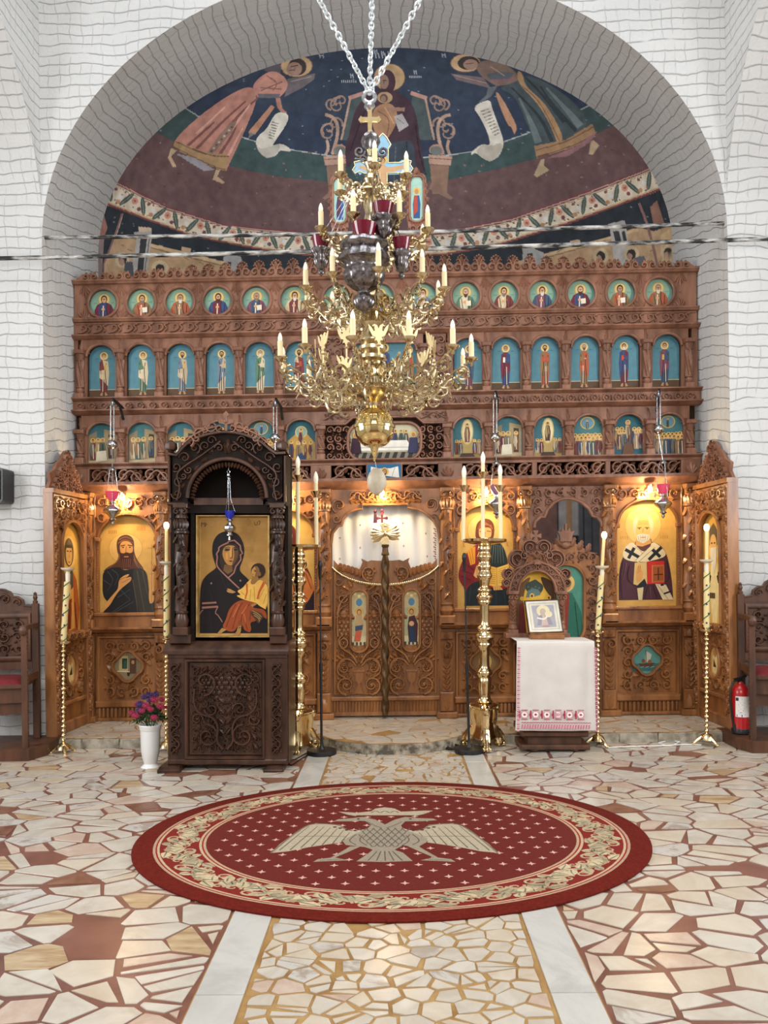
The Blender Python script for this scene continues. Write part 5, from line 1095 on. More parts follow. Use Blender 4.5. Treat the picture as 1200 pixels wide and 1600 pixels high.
    if s == 0: p.poly([(cx-9, 962), (cx-12, 950), (cx-2, 956), (cx+4, 950), (cx+8, 962), (cx+5, 975), (cx-5, 975)], 'c8b088').poly([(cx-5, 960), (cx+4, 960), (cx+6, 975), (cx+3, 996), (cx-7, 996), (cx-6, 972)], 'b09468').poly([(cx-6, 978), (cx+6, 976), (cx+5, 984), (cx-6, 986)], '3c4a62').poly([(cx-5, 986), (cx+4, 985), (cx+2, 1002), (cx-8, 1002)], 'b8583c')
    else: p.poly([(cx-4, 964), (cx+5, 962), (cx+10, 976), (cx+9, 1004), (cx-4, 1004), (cx-6, 980)], '4a2630').poly([(cx-3, 980), (cx+4, 978), (cx+6, 1004), (cx-3, 1004)], '26384e').ell(cx, 975, 4, 4, 'c8a070')
    p.ell(cx, 955, 6.4, 6.4, 'c89c50').ell(cx, 956, 3.6, 4.6, '5a3c2c').ell(cx, 956.5, 2.6, 3.4, 'c29468')
    for k in range(4): p.rect(cx-11+k*6, cx-8+k*6, 1003, 1008, '4a4034')
    picture('annunciation_icon', p, M['paint'], leaf, I, -3.4, .05)
    # pierced cresting above the rope moulding
    b = MB(); b.prism(T([(521, 874), (530, 884), (540, 890), (556, 892), (562, 888), (566, 878), (564, 872), (574, 877), (580, 875), (590, 876), (599, 876), (599, 913), (582, 912), (562, 908), (545, 903), (530, 895), (521, 887)]), -8, -5)
    grapes(b, X(577), 896, 12, -5, 3.5); volute(b, X(577), 895, 13, PI/2, 1-2*s, -5, 3, 4, 0, rng)
    for k in range(8): b.leaf(X(528+k*7), 890+k*2.4, -PI/2+(1-2*s)*(.5-.1*k), 12+k*.4, 4, 3, -5, 2)
    obj('cresting', b, W2, leaf, I)
    b = MB(); P = np.array(T([(519.5, 886), (525, 891.5), (534, 898), (546, 904), (562, 909), (580, 912.5), (600, 914)])); k = np.linspace(0, 6, 34); P2 = np.stack([np.interp(k, range(7), P[:, 0]), np.interp(k, range(7), P[:, 1]), np.full(34, -2.)], 1)
    b.tube(P2, 2.3, 8)
    for i in range(33): b.blob(P2[i, 0], P2[i, 1], -1.4, 1.5, 2.4, 2.6, 6, 2)
    obj('rope_moulding', b, M['brass'], leaf, I)
# twisted meeting post with gilded finial
post = MB(); post.twist(602, 4, 868, 1116, 5.2, 9, 2, .22, 20, 130); post.lathe(602, 4, [(5.8, 868), (6.4, 866), (5, 862), (4.6, 856), (6, 854), (6, 851)], 14)
po = part('meeting_post', post, mat('dark_gilded_wood', (112, 84, 48), .35, .35, col2=(66, 46, 26), scale=12))
b = MB(); b.prism([(596, 852), (594, 846), (597, 840), (595, 832), (598, 826), (593, 821), (601, 817), (609, 821), (606, 826), (609, 832), (607, 840), (609, 846), (607, 852)], 2, 6)
for k in range(10):
    a = (k-2)*.26-.0 if k < 5 else PI+(k-7)*.26; b.leaf(602, 834, a, 23, 4.2, 2, 5, 1)
b.blob(602, 834, 5, 5, 5, 4, 8, 3); b.blob(602, 822, 4, 4, 3, 3, 8, 3); obj('gilded_finial', b, M['pale_brass'], po, I)
b = MB(); cr_ = [(-1.6, 0), (-1.6, -6), (-7, -5), (-7, -9), (-1.6, -8), (-1.6, -13), (-3, -16), (0, -19), (3, -16), (1.6, -13), (1.6, -8), (7, -9), (7, -5), (1.6, -6), (1.6, 0)]
b.prism([(597+x, 817+y) for x, y in cr_], 2, 5)
for x, y in ((590, 810), (604, 810), (597, 798)): b.blob(x, y, 3, 2.6, 2.6, 3, 8, 3)
obj('finial_cross', b, mat('purple_red_enamel', (110, 44, 58), .45), po, I)
b = MB(); b.lathe(586.5, 5, [(1.6, 796), (3, 799), (1.8, 802), (2.2, 803), (3.4, 817)], 10); obj('tassel', b, mat('purple_tassel', (66, 22, 44), .8), po, I)
# crucifixion group on top of the cresting
LB = mat('pale_blue_board', (150, 190, 214), .5)
b = MB(); cxu = 598
q = [(-5, 0), (-5, -134), (-34, -134), (-42, -138), (-50, -134), (-55, -140), (-50, -146), (-52, -152), (-42, -154), (-34, -150), (-10, -150), (-10, -172), (-15, -178), (-11, -184), (-7, -190), (0, -196), (7, -190), (11, -184), (15, -178), (10, -172), (10, -150), (34, -150), (42, -154), (52, -152), (50, -146), (55, -140), (50, -134), (42, -138), (34, -134), (8, -134), (8, 0)]
b.prism([(cxu+x*.86, 405+y) for x, y in q], -5, 0); cz_ = part('crucifix', b, LB, None, 0)
p = Pic(); p.poly([(cxu+x*.72, 404+y*.985+(-2 if y < -140 else 1)) for x, y in q], '93bfda').poly([(cxu-36, 258), (cxu-8, 262), (cxu, 256), (cxu+8, 262), (cxu+36, 258), (cxu+36, 263), (cxu+8, 272), (cxu+7, 300), (cxu+5, 340), (cxu-5, 340), (cxu-7, 300), (cxu-8, 272), (cxu-36, 263)], 'c8a078').poly([(cxu-8, 296), (cxu+8, 296), (cxu+7, 316), (cxu-7, 316)], 'd8d4c8').ell(cxu, 250, 7, 7, 'd8b464').ell(cxu, 251, 4, 5, '5a3a2a').ell(cxu, 252, 3, 4, 'c29468')
picture('crucified_figure', p, M['paint'], cz_, I, .3, .06)
b = MB(); mould(b, [(cxu+x*.86, 405+y) for x, y in q], 2, 0, 2, True); obj('gilded_edge', b, M['pale_brass'], cz_, I)
PW = mat('pinkish_carved_wood', (168, 118, 96), .5, col2=(126, 84, 66), scale=9)
for u, c1, c2 in ((531, '3a5a9a', '5a3a4a'), (651, '3a5a8a', 'b04a3a')):
    b = MB(); q = stad(u, 312, 11, 36, 9); b.prism(stad(u, 312, 15, 41, 10), -4, -1); mould(b, q, 3.4, -1, 3, True)
    for k in range(22): t = 2*PI*k/22; b.leaf(u+13*cos(t), 312+38*sin(t), t, 7, 2.6, 2.4, -1, 1)
    b.leaf(u, 274, -PI/2, 12, 4, 3, -1, 2); b.prism([(u-14, 350), (u+14, 350), (u+9, 372), (u+16, 412), (u-16, 412), (u-9, 372)], -4, 0); fill(b, u-13, u+13, 352, 410, 2, 4, 0, 2.4, 2.4, rng)
    f_ = part('mourner_frame', b, PW)
    p = Pic(); p.poly(stad(u, 312, 10, 35, 8), 'a8cfc0'); p.poly([(u-4, 306), (u+4, 306), (u+6, 320), (u+5, 342), (u-5, 342), (u-6, 320)], c1).poly([(u-4, 306), (u+1, 306), (u+2, 330), (u-5, 338)], c2).ell(u, 299, 5.6, 5.6, 'd8b464').ell(u, 300, 3, 4, 'b98a62'); picture('mourner_icon', p, M['paint'], f_, I, -.6, .05)
# ------------------------------------------------------------------ wings along the side jambs
def wing(sx, org, xd, figure):
    xd = np.array(xd)/np.linalg.norm(xd); zd = np.array((xd[1], -xd[0], 0)) if sx < 0 else np.array((-xd[1], xd[0], 0))
    A_ = Affine(org, xd, (0, 0, 1), zd); WD = .72; b = MB()
    b.box(0, WD, 0, 2.15, -.05, 0); b.box(-.004, WD, 2.13, 2.17, -.05, .05)
    b.bbox(0, .07, 0, 2.13, 0, .045, .008); b.bbox(WD-.09, WD, 0, 2.13, 0, .045, .008); b.bbox(.07, WD-.09, .82, .90, 0, .06, .01); b.bbox(.07, WD-.09, 0, .10, 0, .04, .01); b.bbox(.07, WD-.09, .24, .28, 0, .035, .01)
    w_ = obj('wing_panel', b, W2, ico, A_, 0)
    b = MB(); cx = .36; ap = [(cx-.215, .90)]+[(cx+.215*cos(t), 1.68+.22*sin(t)) for t in np.linspace(PI, 0, 18)]+[(cx+.215, .90)]
    b.prism([(.07, .9), (.07, 2.12), (WD-.09, 2.12), (WD-.09, .9)]+ap[::-1], 0, .035); obj('icon_surround', b, W2, w_, A_, 0)
    b = MB(); r2 = random.Random(8); mould(b, ap, .03, .03, .06)
    fill(b, .08, WD-.10, 1.72, 2.10, 5, 4, .035, .018, .022, r2, skip=lambda x, y: math.hypot(x-cx, y-1.68) < .25)
    for x in (.035, WD-.045): vine(b, .12, 2.1, x, .05, 26, .045, .010, .012, r2, True)
    vine(b, .1, WD-.1, .86, .06, 7, .06, .012, .012, r2); fill(b, .09, WD-.11, .30, .80, 4, 4, 0, .018, .02, r2, skip=lambda x, y: math.hypot((x-cx)/.12, (y-.55)/.17) < 1)
    mould(b, [(cx+.11*cos(t), .55+.155*sin(t)) for t in np.linspace(0, 2*PI, 25)[:-1]], .03, 0, .03, True); obj('carving', b, W2, w_, A_)
    b = MB(); pc = [(0, 2.17), (.05, 2.26), (.03, 2.36), (.13, 2.42), (.17, 2.50), (.24, 2.55), (.28, 2.62), (.35, 2.69), (.42, 2.62), (.46, 2.55), (.53, 2.50), (.57, 2.42), (.67, 2.36), (.65, 2.26), (.70, 2.17)]
    b.prism([(x, 2.17+(y-2.17)*.72) for x, y in pc], -.03, 0)
    for j in range(9):
        n = max(1, round(7*(1-j/9))); 
        for i in range(n): volute(b, .35+(i-(n-1)/2)*.088, 2.20+j*.038, .036, j+i, 1 if (i+j) % 2 else -1, 0, .014, .02, (0, 3)[i % 2], r2, 1.1)
    obj('pierced_crest', b, W1, w_, A_)
    p = Pic(); p.poly([(cx-.22, .90)]+[(cx+.22*cos(t), 1.68+.225*sin(t)) for t in np.linspace(PI, 0, 18)]+[(cx+.22, .90)], 'd0a04c'); figure(p, cx); picture('saint_icon', p, M['gold'], w_, A_, .004, .0003)
    p = Pic(); p.ell(cx, .55, .105, .15, 'c09858').poly([(cx-.05, .43), (cx+.06, .45), (cx+.05, .6), (cx-.04, .62)], 'dcc48c').poly([(cx-.02, .5), (cx+.04, .5), (cx+.03, .58)], '4a3424').ell(cx, .63, .03, .04, 'b08050'); picture('parapet_icon', p, M['paint'], w_, A_, .004, .0003)
    return w_
def fig_l(p, c):
    p.ell(c, 1.62, .15, .15, 'dcb46a').poly([(c-.15, .9), (c-.19, 1.1), (c-.14, 1.36), (c-.05, 1.46), (c+.06, 1.46), (c+.15, 1.36), (c+.2, 1.1), (c+.17, .9)], 'a8562c').poly([(c-.14, 1.36), (c-.05, 1.47), (c+.07, 1.47), (c+.08, 1.3), (c-.08, 1.18), (c-.2, 1.16)], '4c4c40').poly([(c-.02, 1.25), (c+.08, 1.3), (c+.1, .92), (c-.02, .9)], 'd49a48').poly([(c-.1, 1.16), (c+.05, 1.2), (c+.02, .92), (c-.14, .92)], '8a3420')
    for k in range(5): p.line([(c-.14+.06*k, 1.16), (c-.16+.075*k, .92)], .014, 'd8a860' if k % 2 else '5a2014')
    p.ell(c, 1.62, .09, .13, '5a4634').ell(c, 1.60, .065, .10, 'd8a862').line([(c-.045, 1.63), (c-.01, 1.63)], .012, '4a3020').line([(c+.01, 1.63), (c+.045, 1.63)], .012, '4a3020').line([(c, 1.63), (c-.004, 1.57)], .010, 'a87838').line([(c-.02, 1.53), (c+.02, 1.53)], .01, '9a5a34').poly([(c-.08, 1.66), (c, 1.75), (c+.08, 1.66), (c+.06, 1.69), (c-.06, 1.69)], '6a6048').poly([(c-.05, 1.3), (c+.02, 1.33), (c+.03, 1.22), (c-.04, 1.2)], 'd8a862')
def fig_r(p, c):
    p.ell(c, 1.62, .15, .15, 'dcb46a').poly([(c-.16, .9), (c-.2, 1.2), (c-.13, 1.4), (c-.04, 1.46), (c+.05, 1.46), (c+.14, 1.4), (c+.2, 1.2), (c+.17, .9)], 'd8b460').poly([(c-.05, 1.45), (c+.05, 1.45), (c+.1, 1.2), (c+.04, .9), (c-.05, .9), (c-.1, 1.2)], 'e8d8a0')
    for s in (-1, 1): p.line([(c+s*.14, 1.33), (c+s*.06, 1.3)], .05, '3a3424').line([(c+s*.1, 1.36), (c+s*.1, 1.26)], .05, '3a3424').line([(c+s*.17, 1.16), (c+s*.13, .92)], .014, '8a6830')
    p.rect(c-.02, c+.18, 1.12, 1.17, '5a4a30').poly([(c-.08, 1.6), (c-.075, 1.74), (c, 1.80), (c+.075, 1.74), (c+.08, 1.6)], '5a5040').ell(c, 1.6, .07, .10, 'd8ac68').poly([(c-.065, 1.58), (c+.065, 1.58), (c+.05, 1.42), (c, 1.34), (c-.05, 1.42)], 'dcd4bc').line([(c-.045, 1.62), (c-.012, 1.62)], .012, '4a3020').line([(c+.012, 1.62), (c+.045, 1.62)], .012, '4a3020')
wing(-1, (-2.90, 6.90, STEP), (.04, .72, 0), fig_l)
wing(1, (3.00, 6.90, STEP), (-.04, .72, 0), fig_r)
# ------------------------------------------------------------------ spot lamps under the frieze ledge
for k, (u, lb) in enumerate(((197, 'small lit spotlight under the ledge above the dark-robed forerunner icon'), (450, 'small lit spotlight under the ledge just right of the dark icon shrine'), (597, 'small lit spotlight under the ledge over the white curtained doors'), (757, 'small lit spotlight under the ledge above the icon with the open book'), (1010, 'small lit spotlight under the ledge above the bishop icon'))):
    c = I([(u, 768, 17)])[0]; t = thing('ledge_spotlight', lb, 'spotlight', c, 'spotlights under the frieze')
    b = MB(); b.lathe(c[0], c[1], [(.03, c[2]+.022), (.034, c[2]+.018), (.036, c[2]), (.03, c[2]-.002)], 14, 2); obj('rim', b, M['brass'], t)
    b = MB(); b.blob(c[0], c[1], c[2]-.028, .026, .026, .026, 12, 6, False); obj('bulb', b, M['spot'], t)
    l = bpy.data.lights.new('spot_glow', 'POINT'); l.energy = 23; l.color = (1, .74, .38); l.shadow_soft_size = .03
    o = bpy.data.objects.new('spot_glow', l); o.location = (c[0], c[1]-.015, c[2]-.06); C.objects.link(o)
# curtain behind the royal doors
b = MB(); nU, nV = 60, 24
P = [(512+182*i/nU, 780+150*j/nV, -20+1.6*sin(i*.9+.5*sin(j*.3))+2.2*sin(i*.33+1+j*.06)) for j in range(nV+1) for i in range(nU+1)]
b.add(P, [(j*(nU+1)+i, j*(nU+1)+i+1, (j+1)*(nU+1)+i+1, (j+1)*(nU+1)+i) for j in range(nV) for i in range(nU)])
cu = obj('curtain', b, M['satin'], None, I, 180); tag(cu, 'white satin curtain with tiny crosses hanging in the arch of the royal doors', 'curtain')
p = Pic()
for u, v in ((562, 819), (630, 817), (530, 839), (666, 834), (562, 855), (631, 853), (668, 870), (530, 872)): p.line([(u-1.6, v), (u+1.6, v)], .7, '7a5a50').line([(u, v-2), (u, v+2)], .7, '7a5a50')
for k in range(14): p.line([(678+(k % 2)*2, 826+k*3.6), (682, 828+k*3.6)], 1.5, '8a4a64')
picture('embroidery', p, M['paint'], cu, I, -15, .02)
# ================================================================== OVAL CARPET
RC = np.array((.055, 4.51)); RA, RB = 1.424, 1.12
rug = thing('carpet', 'oval dark red carpet with a double-headed eagle lying on the marble floor', 'carpet', (RC[0], RC[1], .005))
fr = Affine((RC[0], RC[1], .006), (1, 0, 0), (0, 1, 0), (0, 0, 1))
b = MB(); el = lambda q, n=96: [(RA*q*cos(2*PI*i/n), RB*q*sin(2*PI*i/n)) for i in range(n)]
O = el(1); b.add([(x, y, 0) for x, y in O]+[(x, y, .007) for x, y in O]+[(x*.994, y*.994, .010) for x, y in O], [(i, (i+1) % 96, 96+(i+1) % 96, 96+i) for i in range(96)]+[(96+i, 96+(i+1) % 96, 192+(i+1) % 96, 192+i) for i in range(96)]+[tuple(range(192, 288))])
obj('pile', b, mat('red_carpet_pile', (106, 32, 22), .95, col2=(86, 25, 18), scale=60, bump=.5, bdist=.002, spec=.1), rug, fr, 60)
p = Pic(); BE, BR, DR = 'b09c7c', '6f6a58', '6e1818'
p.poly(el(.921), 'a88c74').poly(el(.911), '8a2420').poly(el(.905), 'b89e80').poly(el(.896), '78201a').poly(el(.748), 'b89e80').poly(el(.738), '8a2420').poly(el(.732), 'b09478').poly(el(.722), '631f18')
rg = random.Random(21); NB = 26
def EB(s, q): t = 2*PI*s/NB; r = .822+q*.072; return (RA*r*cos(t), RB*r*sin(t))
for k in range(NB):
    p.n = 12 if k % 2 else 75
    f_ = 1 if k % 2 else -1; Z = lambda P: [EB(k+x, y*f_) for x, y in P]
    p.line(Z([(-.1, -.7), (.2, -.35), (.5, .25), (.8, .62), (1.05, .72)]), .03, 'a08868', .014)
    for x, y, a, L in ((.05, -.55, .9, .5), (.2, -.3, 2.2, .55), (.3, -.1, .2, .55), (.42, .1, 2.0, .6), (.55, .35, .1, .5), (.62, .45, 1.9, .45), (.8, .6, -.3, .45), (.1, -.65, -.4, .6), (.35, .0, -.6, .6), (.5, .2, -.9, .5), (.85, .65, -1.4, .6), (.7, .5, -1.2, .6)):
        dx, dy = cos(a)*L*.72, sin(a)*L*1.3; nx, ny = -dy*.22, dx*.5
        q = [(x, y), (x+dx*.35+nx, y+dy*.35+ny*1.6), (x+dx*.75+nx*.8, y+dy*.75+ny), (x+dx, y+dy), (x+dx*.7-nx*.6, y+dy*.7-ny), (x+dx*.3-nx*.7, y+dy*.3-ny*1.2)]
        q = [(u, max(-1, min(1, v))) for u, v in q]
        p.poly(Z(q), rg.choice(('b8a684', 'a8987a', 'c0ae8c', '9c8c70'))).line(Z([(x, y), (x+dx*.5+nx*.3, max(-1, min(1, y+dy*.5))), (x+dx*.9, max(-1, min(1, y+dy*.9)))]), .010, rg.choice((BR, '4e5648', '7a7460')), .004)
    for sx, sy, r in ((.15, .45, .26), (.75, -.35, .26), (.5, -.6, .18)):
        p.line(Z([(sx+r*.7*(1-.8*i/12)*cos(i*.6), sy+r*1.5*(1-.8*i/12)*sin(i*.6)) for i in range(13)]), .016, 'b09a7a', .008)
    p.ell(*EB(k+.15, .45*f_), .012, .010, 'a04a40', 8)
for j in range(-10, 11):
    for i in range(-8, 9):
        p.n = 12
        x, y = (i+.5*(j % 2))*.142, j*.079
        if (x/RA/.69)**2+(y/RB/.69)**2 < 1:
            p.poly([(x-.024, y), (x-.006, y+.008), (x, y+.028), (x+.006, y+.008), (x+.024, y), (x+.006, y-.008), (x, y-.022), (x-.006, y-.008)], 'caa096')
p.n = 13
EG = lambda P: [tuple(fl(x/3+400, y/3+1240)[:2]-RC) for x, y in P]; MI = lambda P: [(1204-x, y) for x, y in P]
GY, GL, GD = '948876', 'ac9f88', '5e564a'
wing_ = [(70, 293), (110, 252), (160, 215), (205, 190), (230, 166), (280, 152), (350, 155), (395, 160), (412, 178), (450, 188), (520, 180), (540, 215), (410, 228), (400, 243), (350, 250), (250, 265), (150, 285)]
for m in (lambda P: P, MI):
    p.poly(EG(m(wing_)), GL)
    for a, c in (((110, 280), (250, 165)), ((160, 278), (290, 165)), ((210, 268), (320, 168)), ((260, 262), (350, 172)), ((310, 255), (380, 178)), ((360, 248), (410, 185)), ((400, 240), (440, 195))): p.line(EG(m([a, c])), .008, GD, .004)
    p.line(EG(m([(70, 293), (150, 225), (230, 166), (280, 152), (395, 160), (412, 178), (450, 188)])), .012, '75695a').line(EG(m([(200, 215), (300, 212), (420, 215)])), .006, GD)
    p.poly(EG(m([(440, 262), (490, 262), (440, 285), (372, 314), (432, 328), (375, 330), (268, 335), (290, 322), (350, 315), (420, 275)])), GY).line(EG(m([(300, 328), (400, 322)])), .006, GD)
    for x, y in ((370, 170), (395, 175), (425, 184), (465, 186)): p.ell(*EG(m([(x, y)]))[0], .012, .012, '3a2a24', 8)
body = [(520, 180), (540, 160), (512, 142), (480, 140), (440, 143), (365, 143), (385, 133), (450, 128), (500, 122), (560, 135), (605, 158), (650, 135), (700, 122), (760, 128), (830, 130), (850, 138), (770, 143), (700, 143), (680, 163), (690, 180), (745, 200), (802, 222), (800, 242), (760, 265), (720, 262), (690, 256), (650, 278), (690, 292), (735, 331), (602, 336), (470, 333), (520, 300), (548, 278), (510, 265), (480, 262), (420, 255), (405, 235), (460, 205)]
p.poly(EG(body), GY)
for j in range(6):
    for i in range(-3, 4):
        x, y = 602+(i+.5*(j % 2))*34, 180+j*15
        if abs(x-602) < 120-j*8: p.line(EG([(x-17, y-5), (x-9, y+7), (x, y+9), (x+9, y+7), (x+17, y-5)]), .007, GD)
for x in (545, 575, 605, 635, 665): p.line(EG([(602+(x-602)*.6, 285), (x+(x-602)*.35, 330)]), .007, GD)
for m in (lambda P: P, MI): p.line(EG(m([(470, 205), (430, 235), (470, 255)])), .007, GD).line(EG(m([(500, 210), (480, 235), (520, 258)])), .007, GD).ell(*EG(m([(480, 132)]))[0], .01, .01, '2e2620', 8).line(EG(m([(520, 145), (560, 165), (590, 175)])), .007, GD)
p.poly(EG([(385, 98), (430, 100), (470, 103), (540, 96), (560, 83), (605, 77), (650, 83), (680, 98), (745, 95), (790, 93), (830, 93), (785, 110), (740, 119), (470, 119), (430, 112)]), GL).line(EG([(470, 117), (740, 117)]), .018, '6a2a22')
for x in (560, 605, 650): p.line(EG([(x-20, 103), (x, 92), (x+20, 103)]), .008, GD)
o = picture('woven_pattern', p, M['print'], rug, fr, .0102, .000012)
# ================================================================== ICON SHRINE
S6 = Plane(6.05); sh_ = thing('icon_shrine', 'tall dark carved wooden shrine with a mother and child icon under a round arch', 'icon shrine', at(352, 1195, 6.3)*np.array((1, 1, 0)))
DK, DB = M['dark'], M['dark_back']
def sp(name, b, m=None, parent=None, sm=35): return obj(name, b, m or DK, parent or sh_, S6, sm)
b = MB(); b.box(260, 450, 1022, 1194, -92, -8); b.bbox(262, 290, 1024, 1190, -9, 0, 1); b.bbox(414, 449, 1024, 1190, -9, 0, 1); b.bbox(262, 449, 1186, 1195, -9, 3, 2); b.bbox(262, 449, 1021, 1029, -9, 1, 1); sp('cabinet', b, None, None, 0)
for u0, u1 in ((250, 284), (415, 444)):
    f_ = MB(); f_.prism([(u0+3, 1195), (u1, 1195), (u1+1, 1203), (u0-1, 1203)], -84, 14); f_.bbox(u0, u1, 1199, 1205.5, -84, 16, 1); sp('foot', f_, None, None, 0)
b = MB(); mould(b, [(291, 1032), (412, 1032), (412, 1184), (291, 1184)], 8, -8, 3, True); b.box(295, 408, 1036, 1180, -9, -4); dr = sp('door', b, None, None, 0)
r3 = random.Random(4); b = MB()
for m in (-1, 1):
    X = lambda k: 352+m*k
    volute(b, X(33), 1066, 21, PI/2, m, -4, 4.5, 5, 2, r3, 1.0); volute(b, X(28), 1150, 19, -PI/2, -m, -4, 4.5, 5, 3, r3, 1.4)
    b.ribbon([(X(3), 1170), (X(14), 1158), (X(10), 1138), (X(18), 1120), (X(40), 1116), (X(50), 1100), (X(48), 1076)], 5, 3, 5, 4, -4); grapes(b, X(14), 1072, 17, -4, 4); volute(b, X(22), 1108, 11, PI, m, -4, 3.5, 4, 3, r3); volute(b, X(44), 1124, 10, 0, m, -4, 3.4, 4, 0, r3)
    for k in range(7): b.leaf(X(50-k*2), 1172-k*15, -PI/2-m*.5, 15, 4, 4, -4, 2); b.leaf(X(4+k*6), 1044+(k % 2)*5, PI/2-m*.9, 12, 3.6, 4, -4, 2)
    for k in range(4): b.leaf(X(2), 1100+k*16, -PI/2+m*.7, 14, 4, 4, -4, 2)
fill(b, 298, 406, 1040, 1176, 8, 10, -4, 2.2, 2, r3, kinds=(3, 0, 3, 0)); obj('carving', b, DK, dr, S6)
for u0, u1 in ((267, 283), (424, 441)):
    b = MB(); b.box(u0, u1, 1034, 1180, -2, -.5); vine(b, 1036, 1178, (u0+u1)/2, 17, 9, 0, 3, 3.6, r3, True); sp('carved_strip', b)
for k in range(9):
    pass
b = MB(); s_ = [(-92, 1008), (-92, 1021), (5, 1022), (5, 1017), (1, 1013), (-14, 1003), (-92, 1003)]
b.add([(256, v, d) for d, v in s_]+[(451, v, d) for d, v in s_], [tuple(range(7)), tuple(range(7, 14))]+[(i, (i+1) % 7, 7+(i+1) % 7, 7+i) for i in range(7)]); b.bbox(264, 297, 992, 1006, -60, -2, 1); b.bbox(421, 447, 992, 1006, -60, -2, 1); sp('shelf', b, None, None, 20)
b = MB(); b.box(262, 448, 708, 1004, -66, -58); b.box(262, 268, 790, 1004, -60, -18); b.box(442, 448, 790, 1004, -60, -18); b.box(268, 442, 786, 801, -58, -14); b.box(294, 300, 801, 1003, -40, -16); b.box(420, 426, 801, 1003, -40, -16); sp('carcase', b, DB, None, 0)
for u in (282, 433):
    b = MB(); r = 10.5; b.bbox(u-r-1, u+r+1, 787, 794, -24, 4, 1)
    for s in (-1, 1): b.ribbon(spiral(u+s*6, 799, 4.6, 1.2, -PI/2, s), 3, 2, 4, 3, -2)
    b.lathe(u, -8, [(8, 794), (7.6, 803), (10, 807), (10, 809), (7, 812)], 16)
    for k in range(5): b.leaf(u+(k-2)*4, 826, -PI/2, 16, 3.4, 3, -8+8*cos((k-2)*.5), 1)
    b.lathe(u, -8, [(8, 812), (9.4, 828), (11.5, 830), (11.5, 833), (8.6, 835)], 16); b.twist(u, -8, 835, 955, 9.2, 1.4, 3, .17, 20, 36)
    for j in range(9):
        v = 842+j*12.6; a = -1+(j % 3); b.leaf(u+8.6*sin(a)-4, v+7, -.95, 15, 3.2, 3.6, -8+9*cos(a), 2); b.ribbon(spiral(u+5*sin(a+1), v, 4, 1.1, a, 1, 10), 2, 1.2, 3, 2, 0)
    b.lathe(u, -8, [(9, 955), (10.6, 957), (8.4, 960), (11, 970), (9, 980)], 16); b.bbox(u-12, u+12, 980, 993, -24, 4, 1.5); sp('twisted_column', b)
b = MB(); q = [(300.5, 802), (419.5, 802), (419.5, 999), (300.5, 999)]; mould(b, [(303, 804.5), (417, 804.5), (417, 996.5), (303, 996.5)], 5, -30, -17, True); f_ = sp('icon_frame', b, M['brass'] if False else mat('worn_gilt_frame', (196, 164, 100), .35, .4, col2=(150, 116, 62), scale=14), None, 0)
p = Pic(7.615, (295, 790)); p.poly([(60, 105), (930, 105), (930, 1585), (60, 1585)], 'b08a50').poly([(90, 150), (900, 150), (900, 1525), (90, 1525)], '9e763c')
rg = random.Random(2)
for i in range(26): x, y = rg.uniform(110, 880), rg.uniform(170, 900); p.ell(x, y, rg.uniform(20, 70), rg.uniform(15, 50), rg.choice(('a47c42', '98703a', 'a88046', '946c38')), 9)
DKR, TR, SKN, SKD = '191214', '8e6254', 'a8783e', '5c4028'
for L_ in ([(100, 240), (100, 180), (118, 215), (136, 180), (138, 240)], [(150, 240), (150, 180), (172, 190), (168, 212), (150, 214)], [(745, 180), (748, 215), (765, 222), (780, 210), (778, 180)], [(800, 222), (815, 165), (790, 175)]): p.line(L_, 9, '5e4424')
p.poly([(228, 560), (232, 470), (250, 400), (300, 330), (370, 298), (440, 290), (520, 312), (580, 370), (618, 470), (622, 560), (600, 650), (562, 740), (572, 790), (640, 850), (690, 900), (760, 1000), (920, 1200), (920, 1535), (80, 1535), (80, 1080), (94, 930), (150, 835), (262, 755), (282, 735), (255, 660)], DKR)
p.poly([(340, 500), (400, 448), (500, 440), (560, 500), (568, 600), (530, 690), (490, 790), (420, 830), (360, 780), (320, 690), (325, 590)], '33241c')
p.poly([(380, 700), (470, 700), (480, 780), (420, 815), (365, 770)], '6a4c2c').poly([(370, 500), (400, 470), (480, 462), (535, 500), (545, 580), (520, 650), (480, 705), (440, 712), (400, 690), (365, 620), (352, 560)], SKN).poly([(500, 470), (545, 510), (548, 590), (522, 655), (482, 706), (470, 690), (500, 620), (495, 540)], SKD).poly([(440, 480), (470, 480), (466, 600), (446, 610)], 'c08c4c')
p.poly([(375, 520), (400, 500), (450, 505), (445, 530), (390, 540)], SKD).ell(412, 522, 24, 9, '241812', 10).poly([(490, 508), (535, 505), (545, 525), (500, 530)], '3e2a1c').ell(512, 522, 22, 8, '180e0a', 10).line([(380, 500), (420, 484), (455, 498)], 8, '3a2618').line([(485, 498), (515, 486), (545, 502)], 8, '2a1a12')
p.line([(478, 500), (480, 590), (468, 625)], 8, '2e1c12').line([(445, 620), (470, 626)], 7, '5a2e1e').poly([(432, 655), (455, 648), (480, 655), (460, 672)], '6e2e1e').line([(430, 657), (482, 657)], 5, '3a1812').line([(400, 700), (460, 718)], 8, SKD).poly([(395, 560), (420, 560), (420, 640), (400, 630)], 'be8c4a')
p.line([(420, 420), (500, 405), (540, 440), (572, 470), (578, 520), (600, 565), (575, 580), (580, 640), (545, 690), (520, 720), (495, 800), (440, 850), (420, 860)], 17, TR).line([(430, 430), (340, 470), (305, 500), (318, 520), (280, 570), (296, 600), (282, 690), (300, 740), (420, 860), (560, 990)], 17, TR)
p.poly([(108, 1160), (280, 1150), (284, 1172), (110, 1184)], TR).poly([(106, 1212), (300, 1200), (306, 1222), (108, 1238)], TR).line([(80, 1310), (90, 1280), (120, 1250)], 12, '7a5a50').line([(300, 1215), (262, 1290), (300, 1310), (355, 1400)], 12, TR)
